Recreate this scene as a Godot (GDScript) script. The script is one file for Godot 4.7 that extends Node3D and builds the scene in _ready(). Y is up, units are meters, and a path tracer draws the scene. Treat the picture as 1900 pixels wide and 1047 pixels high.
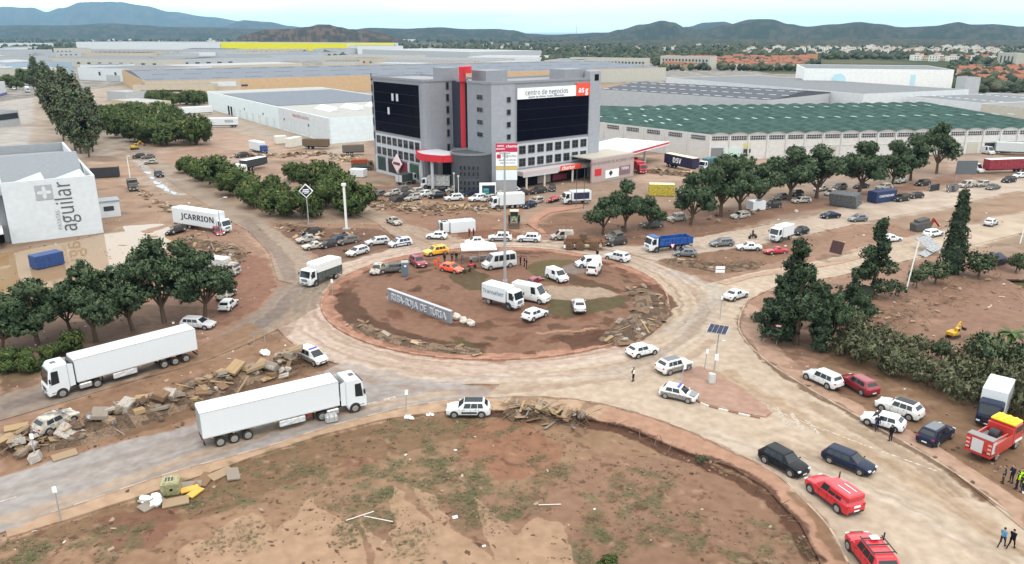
extends Node3D
const RC := Vector2(-2.52,-113.34)   # centre of the roundabout
# ---------------------------------------------------------------- mesh buffer
class MB:
	var v := PackedVector3Array()
	var c := PackedColorArray()
	var col := Color(1,1,1)
	var n := PackedVector3Array()   # normals,where they are given
	var nrm := Vector3.ZERO
	func tri(a: Vector3,b: Vector3,d: Vector3) -> void:
		v.append(a); v.append(d); v.append(b)
		c.append(col); c.append(col); c.append(col)
		if nrm != Vector3.ZERO:
			n.append(nrm); n.append(nrm); n.append(nrm)
	func quad(a: Vector3,b: Vector3,d: Vector3,e: Vector3) -> void:
		tri(a,b,d); tri(a,d,e)
	func box(o: Vector3,s: Vector3,b := Basis.IDENTITY) -> void:
		var x := b.x * s.x * 0.5
		var y := b.y * s.y * 0.5
		var z := b.z * s.z * 0.5
		quad(o - x - y + z,o + x - y + z,o + x + y + z,o - x + y + z)
		quad(o + x - y - z,o - x - y - z,o - x + y - z,o + x + y - z)
		quad(o + x - y + z,o + x - y - z,o + x + y - z,o + x + y + z)
		quad(o - x - y - z,o - x - y + z,o - x + y + z,o - x + y - z)
		quad(o - x + y + z,o + x + y + z,o + x + y - z,o - x + y - z)
		quad(o - x - y - z,o + x - y - z,o + x - y + z,o - x - y + z)
	func soft_box(o: Vector3,s: Vector3,k: float,b := Basis.IDENTITY) -> void:
		var h := s * 0.5
		var face := func(ax: int,sg: float) -> Array:
			var p := []
			var a1 := (ax + 1) % 3
			var a2 := (ax + 2) % 3
			for q in [[-1,-1],[1,-1],[1,1],[-1,1]]:
				var w := Vector3.ZERO
				w[ax] = sg * h[ax]
				w[a1] = q[0] * (h[a1] - k)
				w[a2] = q[1] * (h[a2] - k)
				p.append(o + b * w)
			if sg < 0: p.reverse()
			return p
		for ax in 3:
			for sg in [-1.0,1.0]:
				var p: Array = face.call(ax,sg)
				quad(p[0],p[1],p[2],p[3])
		for ax in 3:
			var a1 := (ax + 1) % 3
			var a2 := (ax + 2) % 3
			for s1 in [-1.0,1.0]:
				for s2 in [-1.0,1.0]:
					var e := []
					for q in [[0,-1],[0,1],[1,1],[1,-1]]:
						var w := Vector3.ZERO
						w[ax] = q[1] * (h[ax] - k)
						w[a1] = s1 * (h[a1] - (k if q[0] == 1 else 0.0))
						w[a2] = s2 * (h[a2] - (0.0 if q[0] == 1 else k))
						e.append(o + b * w)
					if s1 * s2 > 0: e.reverse()
					quad(e[0],e[1],e[2],e[3])
		for sx in [-1.0,1.0]:
			for sy in [-1.0,1.0]:
				for sz in [-1.0,1.0]:
					var g := Vector3(sx,sy,sz)
					var t := []
					for ax in 3:
						var w := g * (h - Vector3(k,k,k))
						w[ax] = g[ax] * h[ax]
						t.append(o + b * w)
					if sx * sy * sz > 0: tri(t[0],t[1],t[2])
					else: tri(t[0],t[2],t[1])
	func cyl(a: Vector3,b: Vector3,r0: float,r1: float,n := 10,caps := true) -> void:
		var d := (b - a).normalized()
		var x := d.cross(Vector3.UP if absf(d.y) < 0.9 else Vector3.RIGHT).normalized()
		var y := d.cross(x)
		for i in n:
			var t0 := TAU * i / n
			var t1 := TAU * (i + 1) / n
			var e0 := x * cos(t0) + y * sin(t0)
			var e1 := x * cos(t1) + y * sin(t1)
			quad(a + e0 * r0,a + e1 * r0,b + e1 * r1,b + e0 * r1)
			if caps:
				tri(a,a + e1 * r0,a + e0 * r0)
				tri(b,b + e0 * r1,b + e1 * r1)
	func bar(a: Vector3,b: Vector3,w: float,h := -1.0) -> void:
		var d := b - a
		var x := d.normalized()
		var z := x.cross(Vector3.UP if absf(x.y) < 0.95 else Vector3.RIGHT).normalized()
		box((a + b) * 0.5,Vector3(d.length(),h if h > 0 else w,w),Basis(x,z.cross(x),z))
	func loft(rings: Array,caps := true) -> void:
		var n: int = rings[0].size()
		for i in rings.size() - 1:
			for j in n:
				var k := (j + 1) % n
				quad(rings[i][j],rings[i][k],rings[i + 1][k],rings[i + 1][j])
		if caps:
			for j in range(1,n - 1):
				tri(rings[0][0],rings[0][j + 1],rings[0][j])
				var e: Array = rings[-1]
				tri(e[0],e[j],e[j + 1])
	func prism(p: Array,y0: float,y1: float,bottom := false) -> void:
		var q := PackedVector2Array(p)
		if Geometry2D.is_polygon_clockwise(q): q.reverse()
		var ix := Geometry2D.triangulate_polygon(q)
		for i in range(0,ix.size(),3):
			var a := q[ix[i]]
			var b := q[ix[i + 1]]
			var d := q[ix[i + 2]]
			if (b - a).cross(d - a) > 0:
				var s := b
				b = d
				d = s
			tri(Vector3(a.x,y1,a.y),Vector3(b.x,y1,b.y),Vector3(d.x,y1,d.y))
			if bottom: tri(Vector3(a.x,y0,a.y),Vector3(d.x,y0,d.y),Vector3(b.x,y0,b.y))
		var cw := Geometry2D.is_polygon_clockwise(q)
		for i in q.size():
			var a := q[i]
			var b := q[(i + 1) % q.size()]
			if cw:
				quad(Vector3(a.x,y0,a.y),Vector3(b.x,y0,b.y),Vector3(b.x,y1,b.y),Vector3(a.x,y1,a.y))
			else:
				quad(Vector3(b.x,y0,b.y),Vector3(a.x,y0,a.y),Vector3(a.x,y1,a.y),Vector3(b.x,y1,b.y))
	func rock(o: Vector3,r: Vector3,rng: RandomNumberGenerator,rough := 0.25,seg := 7,rows := 5) -> void:
		var rings := []
		var turn := Basis.from_euler(Vector3(rng.randf() * 0.5,rng.randf() * TAU,rng.randf() * 0.5))
		for i in rows + 1:
			var a := PI * i / rows
			var ring := []
			for j in seg:
				var t := TAU * j / seg
				var k := 1.0 + rng.randf_range(-rough,rough)
				ring.append(o + turn * (Vector3(sin(a) * cos(t),-cos(a),sin(a) * sin(t)) * r * k))
			if i == 0 or i == rows:
				for j in seg: ring[j] = ring[0]
			ring.reverse()
			rings.append(ring)
		loft(rings,false)
	func extrude(p: Array,w: float,k: float) -> void:   # profile (x,y) counter-clockwise,across z,edges drawn in by k
		var m := Vector2.ZERO
		for q in p: m += q / p.size()
		var r0 := []
		var r1 := []
		var r2 := []
		var r3 := []
		for q in p:
			var s: Vector2 = q + (m - q).normalized() * k
			r0.append(Vector3(s.x,s.y,-w * 0.5))
			r1.append(Vector3(q.x,q.y,-w * 0.5 + k))
			r2.append(Vector3(q.x,q.y,w * 0.5 - k))
			r3.append(Vector3(s.x,s.y,w * 0.5))
		loft([r0,r1,r2,r3])
	func mesh(crease := 0.0,uv = null) -> ArrayMesh:
		var a := []
		a.resize(Mesh.ARRAY_MAX)
		a[Mesh.ARRAY_VERTEX] = v
		a[Mesh.ARRAY_COLOR] = c
		if n.size() == v.size(): a[Mesh.ARRAY_NORMAL] = n
		elif crease > 0.0:
			var fn := PackedVector3Array()
			var at := {}
			for i in range(0,v.size(),3):
				var n := (v[i + 2] - v[i]).cross(v[i + 1] - v[i])
				fn.append(n)
				for j in 3:
					var key := Vector3i(v[i + j] * 500.0)
					if not at.has(key): at[key] = []
					at[key].append(i / 3)
			var ns := PackedVector3Array()
			ns.resize(v.size())
			var lim := cos(deg_to_rad(crease))
			for i in v.size():
				var me := fn[i / 3]
				var mn := me.normalized()
				var s := Vector3.ZERO
				for f in at[Vector3i(v[i] * 500.0)]:
					if fn[f].normalized().dot(mn) > lim: s += fn[f]
				ns[i] = s.normalized() if s.length_squared() > 1e-12 else Vector3.UP
			a[Mesh.ARRAY_NORMAL] = ns
		if uv != null:
			var us := PackedVector2Array()
			us.resize(v.size())
			for i in v.size(): us[i] = uv.call(v[i])
			a[Mesh.ARRAY_TEX_UV] = us
		var m := ArrayMesh.new()
		m.add_surface_from_arrays(Mesh.PRIMITIVE_TRIANGLES,a)
		return m
# ---------------------------------------------------------------- naming,nodes
var taken := {}
func numbered(s: String) -> String:
	if not taken.has(s):
		taken[s] = 0
		return s
	taken[s] += 1
	return "%s_%03d" % [s,taken[s]]
func tag(o: Node3D,label: String,category: String,group := "",kind := "") -> Node3D:
	if label: o.set_meta("label",label)
	if category: o.set_meta("category",category)
	if group: o.set_meta("group",group)
	if kind: o.set_meta("kind",kind)
	return o
func thing(called: String,label: String,category: String,at := Vector3.ZERO,turn := 0.0,group := "") -> Node3D:
	var o := Node3D.new()
	o.name = numbered(called)
	add_child(o)
	o.position = at
	o.rotation.y = turn
	return tag(o,label,category,group)
func part(called: String,m: Mesh,mat: Material,parent: Node3D,paint := false) -> MeshInstance3D:
	var o := MeshInstance3D.new()
	o.name = called
	o.mesh = m
	o.material_override = mat
	if paint: o.set_meta("paint",true)
	parent.add_child(o,true)
	return o
func one(called: String,m: Mesh,mat: Material,label: String,category: String,at := Vector3.ZERO,turn := 0.0,group := "") -> MeshInstance3D:
	var o := MeshInstance3D.new()
	o.name = numbered(called)
	o.mesh = m
	o.material_override = mat
	add_child(o)
	o.position = at
	o.rotation.y = turn
	tag(o,label,category,group)
	return o
func struct(called: String,m: Mesh,mat: Material,label := "",kind := "structure") -> MeshInstance3D:
	var o := one(called,m,mat,label,"")
	o.set_meta("kind",kind)
	return o
func again(src: Node3D,called: String,label: String,category: String,at: Vector3,turn: float,group := "",paint: Material = null,size := Vector3.ONE) -> Node3D:
	var o: Node3D = src.duplicate()
	o.name = numbered(called)
	add_child(o)
	o.position = at
	o.rotation = Vector3(0,turn,0)
	o.scale = size
	for m in ["label","category","group"]:
		if o.has_meta(m): o.remove_meta(m)
	tag(o,label,category,group)
	if paint: repaint(o,paint)
	return o
func repaint(o: Node,paint: Material) -> void:
	if o is MeshInstance3D and o.has_meta("paint"): o.material_override = paint
	for k in o.get_children(): repaint(k,paint)
# ---------------------------------------------------------------- materials
var mats := {}
func lin(r: float,g: float,b: float) -> Color:
	return Color(r,g,b).linear_to_srgb()
func noise_tex(freq: float,lo: float,hi: float,oct := 4,sd := 1,size := 512,mid := 0.5) -> NoiseTexture2D:
	var n := FastNoiseLite.new()
	n.seed = sd
	n.noise_type = FastNoiseLite.TYPE_SIMPLEX_SMOOTH
	n.frequency = freq
	n.fractal_octaves = oct
	var g := Gradient.new()
	g.offsets = PackedFloat32Array([0.15,mid,0.85])
	g.colors = PackedColorArray([Color(lo,lo,lo),Color((lo + hi) * 0.5,(lo + hi) * 0.5,(lo + hi) * 0.5),Color(hi,hi,hi)])
	var t := NoiseTexture2D.new()
	t.width = size
	t.height = size
	t.seamless = true
	t.noise = n
	t.color_ramp = g
	return t
func bump_tex(freq: float,oct: int,strength: float,sd := 5) -> NoiseTexture2D:
	var n := FastNoiseLite.new()
	n.seed = sd
	n.noise_type = FastNoiseLite.TYPE_SIMPLEX_SMOOTH
	n.frequency = freq
	n.fractal_octaves = oct
	var t := NoiseTexture2D.new()
	t.width = 512
	t.height = 512
	t.seamless = true
	t.as_normal_map = true
	t.bump_strength = strength
	t.noise = n
	return t
var t_mottle: Texture2D
var t_grain: Texture2D
var t_dirt: Texture2D
var t_bump: Texture2D
func mat(key: String,r := 0.5,g := 0.5,b := 0.5,rough := 0.8,metal := 0.0,tex: Texture2D = null,tile := 4.0,spec := 0.5) -> StandardMaterial3D:
	if mats.has(key): return mats[key]
	var m := StandardMaterial3D.new()
	m.resource_name = key
	m.albedo_color = lin(r,g,b)
	m.roughness = rough
	m.metallic = metal
	m.metallic_specular = spec if rough < 0.7 else minf(spec,0.16)
	m.vertex_color_use_as_albedo = true
	if tex:
		m.albedo_texture = tex
		m.uv1_triplanar = true
		m.uv1_world_triplanar = true
		m.uv1_scale = Vector3.ONE / tile
	mats[key] = m
	return m
# ground colours as the photograph shows them under this sky,turned into base colours
const LIT := 1.78
func ph(r: float,g: float,b: float) -> Color:
	var c := Color(r / 255.0,g / 255.0,b / 255.0).srgb_to_linear()
	var k := c.get_luminance()
	return Color(lerpf(c.r,k,0.12) * 0.965 / LIT,lerpf(c.g,k,0.1) / LIT,lerpf(c.b,k,0.1) / LIT)
func font(kind := "Droid Sans",bold := false) -> SystemFont:
	var f := SystemFont.new()
	f.font_names = PackedStringArray([kind])
	if bold: f.font_weight = 700
	return f
# lettering: centred on o,reading along x,standing up along y; height is that of a capital
func text(s: String,height: float,depth := 0.04,bold := false,kind := "Droid Sans") -> TextMesh:
	var t := TextMesh.new()
	t.text = s
	t.font = font(kind,bold)
	t.font_size = 48
	t.pixel_size = height / 34.5
	t.depth = depth
	t.curve_step = 4.0
	return t
func words(called: String,s: String,height: float,m: Material,parent: Node3D,at: Vector3,b := Basis.IDENTITY,depth := 0.04,bold := false) -> MeshInstance3D:
	var o := part(called,text(s,height,depth,bold),m,parent)
	o.transform = Transform3D(b,at)
	return o
func face_basis(n: Vector3) -> Basis:   # x along the wall,y up,z out of it
	var z := n.normalized()
	var x := Vector3.UP.cross(z).normalized()
	return Basis(x,z.cross(x),z)
func V3(p: Vector2,y := 0.0) -> Vector3:
	return Vector3(p.x,y,p.y)
func P(l: Array) -> Array:
	var o := []
	for i in range(0,l.size(),2): o.append(Vector2(l[i],l[i + 1]))
	return o
func V(x: float,y: float,z: float) -> Vector3:
	return Vector3(x,y,z)
# ---------------------------------------------------------------- ground plan
var roads := []        # [polygon,y]
var pavements := []
var near_img: Image
var far_img: Image
var near_mat: StandardMaterial3D
var far_mat: StandardMaterial3D
const NEAR := Rect2(-80,-158,160,128)     # x,z
const FAR := Rect2(-300,-640,600,520)
var gnoise := FastNoiseLite.new()
func gh(x: float,z: float) -> float:
	return gnoise.get_noise_2d(x,z) * 0.14 - 0.0
func inside(p: Vector2,list: Array) -> float:
	for r in list:
		if r[2].has_point(p) and Geometry2D.is_point_in_polygon(p,r[0]): return r[1]
	return -9.0
func island_h(r: float) -> float:
	return 0.12 + 0.45 * (1.0 - smoothstep(14.0,24.0,r))
func gy(p: Vector3) -> float:
	var q := Vector2(p.x,p.z)
	var r := q.distance_to(RC)
	if r < 24.2: return island_h(r) + gnoise.get_noise_2d(p.x * 1.6,p.z * 1.6) * 0.2
	if r < 26.2: return 0.16
	var e := inside(q,pavements)
	if e > -5: return e
	e = inside(q,roads)
	if e > -5: return e
	if NEAR.has_point(q): return gh(p.x,p.z)
	return -0.02
func on(p: Vector3) -> Vector3:
	return V(p.x,gy(p),p.z)
func bounds(p: Array) -> Rect2:
	var r := Rect2(p[0],Vector2.ZERO)
	for q in p: r = r.expand(q)
	return r
func circle(c: Vector2,r: float,n := 64) -> Array:
	var a := []
	for i in n: a.append(c + Vector2.from_angle(TAU * i / n) * r)
	return a
var strip: Image
func paint(p: Array,color: Color,alpha := 1.0) -> void:
	paint_on(near_img,NEAR,p,color,alpha)
	paint_on(far_img,FAR,p,color,alpha)
func paint_on(im: Image,area: Rect2,p: Array,color: Color,alpha: float) -> void:
	var b := bounds(p)
	if not b.intersects(area): return
	var k := im.get_width() / area.size.x
	var c := color.linear_to_srgb()
	c.a = alpha
	strip.fill(c)
	var pts := PackedVector2Array()
	for q in p: pts.append((Vector2(q.x,q.y) - area.position) * k)
	var y0 := maxi(0,int(((b.position.y - area.position.y) * k)))
	var y1 := mini(im.get_height() - 1,int(((b.end.y - area.position.y) * k)) + 1)
	var n := pts.size()
	for y in range(y0,y1 + 1):
		var xs := PackedFloat32Array()
		var yy := y + 0.5
		for i in n:
			var a := pts[i]
			var d := pts[(i + 1) % n]
			if (a.y <= yy) != (d.y <= yy): xs.append(a.x + (yy - a.y) / (d.y - a.y) * (d.x - a.x))
		xs.sort()
		for i in range(0,xs.size() - 1,2):
			var x0 := maxi(0,roundi(xs[i]))
			var x1 := mini(im.get_width(),roundi(xs[i + 1]))
			if x1 > x0: im.blend_rect(strip,Rect2i(0,0,x1 - x0,1),Vector2i(x0,y))
func ribbon(line: Array,w: float) -> Array:
	var l := []
	var r := []
	for i in line.size():
		var d: Vector2 = (line[mini(i + 1,line.size() - 1)] - line[maxi(i - 1,0)]).normalized()
		var s := Vector2(-d.y,d.x) * w * 0.5
		l.append(line[i] + s)
		r.push_front(line[i] - s)
	return l + r
func curve(line: Array,step := 1.0) -> Array:   # a smooth line through the points
	var o := []
	var n := line.size()
	for i in n - 1:
		var a: Vector2 = line[maxi(i - 1,0)]
		var b: Vector2 = line[i]
		var c: Vector2 = line[i + 1]
		var d: Vector2 = line[mini(i + 2,n - 1)]
		var k := maxi(1,int(b.distance_to(c) / step))
		for j in k: o.append(b.cubic_interpolate(c,a,d,float(j) / k))
	o.append(line[-1])
	return o
func splat(c: Vector2,r: float,rng: RandomNumberGenerator,stretch := 1.0,turn := 0.0) -> Array:
	var a := []
	var n := 11
	var ct := cos(turn)
	var sn := sin(turn)
	for i in n:
		var q := Vector2.from_angle(TAU * i / n) * r * rng.randf_range(0.45,1.15)
		q.x *= stretch
		a.append(c + Vector2(q.x * ct - q.y * sn,q.x * sn + q.y * ct))
	return a
func finish(im: Image,sd: int,warp: int) -> ImageTexture:
	var w := im.get_width()
	var h := im.get_height()
	im.resize(w / 3,h / 3,Image.INTERPOLATE_BILINEAR)
	im.resize(w,h,Image.INTERPOLATE_BILINEAR)
	for t in crisp: paint_on(im,NEAR if im == near_img else FAR,t[0],t[1],t[2])
	im.convert(Image.FORMAT_RGB8)
	var tiles := []
	for k in 4:
		var n := FastNoiseLite.new()
		n.seed = sd + k
		n.noise_type = FastNoiseLite.TYPE_SIMPLEX_SMOOTH
		n.frequency = [0.02,0.02,0.05,0.013][k]
		n.fractal_octaves = [4,4,5,4][k]
		var ti := n.get_seamless_image(512,512)
		ti.convert(Image.FORMAT_L8)
		tiles.append(ti.get_data())
	var t0: PackedByteArray = tiles[0]
	var t1: PackedByteArray = tiles[1]
	var t2: PackedByteArray = tiles[2]
	var t3: PackedByteArray = tiles[3]
	var src := im.get_data()
	var dst := PackedByteArray()
	dst.resize(src.size())
	var o := 0
	for y in h:
		var ty := (y & 511) << 9
		var tz := ((y * 3 >> 3) & 511) << 9
		for x in w:
			var i := ty | (x & 511)
			var sx := clampi(x + ((t0[i] - 128) * warp >> 7),0,w - 1)
			var sy := clampi(y + ((t1[i] - 128) * warp >> 7),0,h - 1)
			var s := (sy * w + sx) * 3
			var n := 226 + (t2[i] * 44 >> 8) + (t3[tz | ((x * 3 >> 3) & 511)] * 18 >> 8)
			dst[o] = mini(255,src[s] * n >> 8)
			n = n + ((n - 256) >> 3)
			dst[o + 1] = mini(255,src[s + 1] * n >> 8)
			n = n + ((n - 256) >> 3)
			dst[o + 2] = mini(255,src[s + 2] * n >> 8)
			o += 3
	return ImageTexture.create_from_image(Image.create_from_data(w,h,false,Image.FORMAT_RGB8,dst))
func uv_near(p: Vector3) -> Vector2:
	return (Vector2(p.x,p.z) - NEAR.position) / NEAR.size
func uv_far(p: Vector3) -> Vector2:
	return (Vector2(p.x,p.z) - FAR.position) / FAR.size
# a flat sheet with sides on the painted ground,its near and far half each with its own map
func sheet(called: String,poly: Array,y: float,label := "",depth := 0.3) -> void:
	var m := ArrayMesh.new()
	var box := [NEAR.position,Vector2(NEAR.end.x,NEAR.position.y),NEAR.end,Vector2(NEAR.position.x,NEAR.end.y)]
	var q := PackedVector2Array(poly)
	for half in 2:
		var mb := MB.new()
		for piece in (Geometry2D.intersect_polygons(q,PackedVector2Array(box)) if half == 0 else Geometry2D.clip_polygons(q,PackedVector2Array(box))):
			mb.prism(Array(piece),y - depth,y)
		if mb.v.is_empty(): continue
		var a := mb.mesh(0.0,uv_near if half == 0 else uv_far)
		m.add_surface_from_arrays(Mesh.PRIMITIVE_TRIANGLES,a.surface_get_arrays(0))
		m.surface_set_material(m.get_surface_count() - 1,near_mat if half == 0 else far_mat)
	struct(called,m,null,label)
func lay_road(poly: Array,y: float) -> void:
	roads.append([PackedVector2Array(poly),y,bounds(poly)])
func lay_pavement(poly: Array,y: float) -> void:
	pavements.append([PackedVector2Array(poly),y,bounds(poly)])
func plan_ground() -> void:
	gnoise.seed = 3
	gnoise.frequency = 0.12
	gnoise.fractal_octaves = 3
	strip = Image.create_empty(2048,1,false,Image.FORMAT_RGBA8)
	near_img = Image.create_empty(2048,1638,false,Image.FORMAT_RGBA8)
	far_img = Image.create_empty(1600,1386,false,Image.FORMAT_RGBA8)
	near_img.fill(ph(176,136,112).linear_to_srgb())
	far_img.fill(ph(176,146,124).linear_to_srgb())
	var rng := RandomNumberGenerator.new()
	rng.seed = 11
	# carriageways
	lay_road(circle(RC,33.0),0.04)
	lay_road(P([-45.95,-60.96,-42.34,-64.49,-38,-67.64,-32.59,-70.93,-27.46,-76.17,-24.2,-81.66,-20.28,-86.74,-11.88,-82.4,-3.03,-79.52,0.59,-77.08,-5.87,-76.56,-10.96,-75.02,-14.13,-73.29,-19.05,-70.14,-23.44,-66.59,-30.37,-62.13,-34.26,-58.98,-38.34,-55.54,-40.85,-52.84,-42.51,-51.47,-47.81,-59.4]),0.044)
	lay_road(P([-58.41,-75.27,-56.33,-77.48,-52.75,-81.66,-46.09,-87.39,-40.04,-92.22,-37.62,-99.36,-36.35,-107.31,-36.7,-115.39,-33.98,-119.57,-28.92,-112.75,-28.28,-106.6,-30.92,-99.15,-33.49,-93.31,-38.02,-86.1,-43.37,-81.52,-49.16,-75.27,-52.72,-71.74,-54.98,-70.14]),0.048)
	lay_road(P([-37.9,-119.57,-44.01,-135.71,-52.31,-150.9,-59.3,-160.2,-71.5,-177.6,-86.5,-198.8,-106.6,-229.2,-129.1,-262.1,-157.1,-300.5,-179.5,-336.6,-261.9,-459.2,-408.1,-673.5,-545.7,-875.2,-522.3,-875.2,-312.5,-557.1,-204.8,-390.1,-160.9,-317.6,-133,-275.2,-114.5,-250.2,-96.6,-223.5,-73.2,-189,-61.2,-172.9,-46.37,-150.9,-38.91,-138.67,-32.85,-128.15,-28.24,-125.58,-29.22,-114.06]),0.052)
	lay_road(P([-20.98,-142.54,-28.26,-158.76,-35.4,-169,-41.7,-178.8,-37,-180.6,-30.9,-178.8,-22.1,-163.7,-12.84,-149.59,-9.3,-144.14,-14.67,-135.71]),0.056)
	lay_road(P([1.04,-144.96,11.25,-142.54,23.18,-140.2,36.95,-147.45,53.13,-158.76,75.4,-174.6,101.1,-191.7,144.7,-218.1,170.3,-233.1,153.5,-208.8,130.3,-195.2,98.5,-174.1,73.9,-159.73,55.8,-147.03,45.58,-140.97,34.23,-135.71,23.42,-129.47,23.52,-119.57,13.07,-119.57]),0.06)
	lay_road(P([22.52,-124.03,27.01,-119.57,30.83,-117.31,40.53,-124.03,49.18,-128.15,58.94,-133.92,70.06,-141.36,86.13,-152.69,114.5,-170.1,136,-183.7,120.4,-161.2,102.46,-150.9,86.09,-140.97,71.6,-132.18,54.09,-121.91,41.6,-116.21,34.86,-108.99,31.89,-102.1,30.36,-95.57,30.82,-87.39,33.25,-79.25,37.21,-69.36,39.9,-62.32,41.07,-53.2,41.98,-48.28,33.31,-40.84,24.17,-36.56,24.57,-43.28,25.24,-49.08,25.53,-53.27,24.75,-57.9,23.01,-61.86,19.53,-67.64,15.28,-71.86,10.41,-75.27,5.31,-77.08,0.59,-77.35,-2.96,-77.48,0.64,-83.9,13.13,-87.07,20.39,-97.93]),0.064)
	var road_c := [ph(218,194,176),ph(180,168,163),ph(164,144,130),ph(180,156,136),ph(192,164,142),ph(208,184,164),ph(214,188,164)]
	for i in roads.size(): paint(roads[i][0],road_c[i])
	# pavements with kerbs
	lay_pavement(P([-39.82,-52.15,-36.7,-54.28,-32.14,-57.74,-27.59,-61.41,-24.11,-64.59,-18.61,-68.71,-13.23,-71.86,-6.81,-73.65,-2.84,-73.78,2.83,-73.29,8.31,-71.63,11.54,-70.14,16.34,-65.28,20.17,-62.59,22.2,-59.23,23.36,-53.98,23.17,-49.08,22.17,-42.78,24.35,-42.78,25.24,-49.08,25.53,-53.27,24.75,-57.9,23.53,-61.95,19.48,-67.43,15.24,-71.63,10.38,-75.02,5.3,-76.82,0,-77.08,-5.85,-76.3,-10.92,-74.77,-14.09,-73.05,-19,-69.92,-23.38,-66.39,-30.3,-61.95,-34.18,-58.81,-38.25,-55.39,-40.59,-53.12]),0.16)
	lay_pavement(P([18.79,-80.09,20.21,-83.9,22.6,-85.46,24.15,-83.9,27.53,-73.65,26.27,-72.33,23.27,-73.65,20.36,-75.78]),0.16)
	lay_pavement(P([35.94,-105.44,33.45,-95,34.44,-83.9,36.17,-77.48,38.62,-72.45,41.05,-66.39,43.42,-56.94,41.07,-53.2,39.9,-62.32,37.21,-69.36,33.25,-79.25,30.82,-87.39,30.36,-95.57,31.77,-101.67,34.72,-108.5]),0.14)
	lay_pavement(P([5.79,-150.03,3.16,-158.27,4.1,-166.3,7.3,-172.9,16.3,-177.6,16.3,-174.1,8.4,-168.5,5.8,-162.2,5.35,-156.37,7.08,-150.03]),0.15)
	lay_pavement(P([32.68,-117.87,34.11,-116.75,39.64,-121.02,47.85,-124.34,56.87,-128.8,67.82,-136.44,68.66,-138.3,57.96,-131.49,48.73,-126.85,40.26,-123.11]),0.14)
	var pave_c := [ph(206,168,136),ph(196,154,134),ph(200,160,135),ph(205,150,125),ph(205,170,145)]
	for i in pavements.size(): paint(pavements[i][0],pave_c[i])
	paint(P([10.38,-75.02,15.24,-71.63,19.48,-67.43,23.53,-61.95,24.75,-57.9,25.53,-53.27,25.24,-49.08,24.35,-42.78,22.17,-42.78,23.17,-49.08,23.36,-53.98,22.2,-59.23,20.17,-62.59,16.34,-65.28,11.54,-70.14,8.31,-71.63]),ph(196,146,120),0.8)
	paint(P([-39.99,-51.47,-39.44,-51.95,-38.27,-52.84,-36.59,-52.15,-37.07,-50.81]),ph(150,160,120),0.5)
	# wheel tracks and wet,dark and pale mud on the carriageways
	for t in [[28.2,0.5,-3.0,0.4,60],[29.6,0.4,-3.1,0.2,30],[30.8,0.8,-2.2,2.9,50],[31.8,0.5,-1.0,2.0,40],[34.6,1.2,0.6,2.4,45],[27.2,0.6,0.4,2.8,60]]:
		var arc := []
		for i in 60: arc.append(RC + Vector2.from_angle(lerpf(t[2],t[3],i / 59.0)) * (t[0] + sin(i * 0.21) * 0.35))
		paint(ribbon(arc,t[1]),ph(176,144,124),t[4] / 100.0)
	for t in [[29.0,1.6,0.2,2.6],[32.2,2.2,-0.6,2.2],[30.0,1.0,-2.6,-0.8]]:
		var arc := []
		for i in 60: arc.append(RC + Vector2.from_angle(lerpf(t[2],t[3],i / 59.0)) * (t[0] + sin(i * 0.13) * 0.5))
		paint(ribbon(arc,t[1]),ph(226,204,184),0.35)
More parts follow.
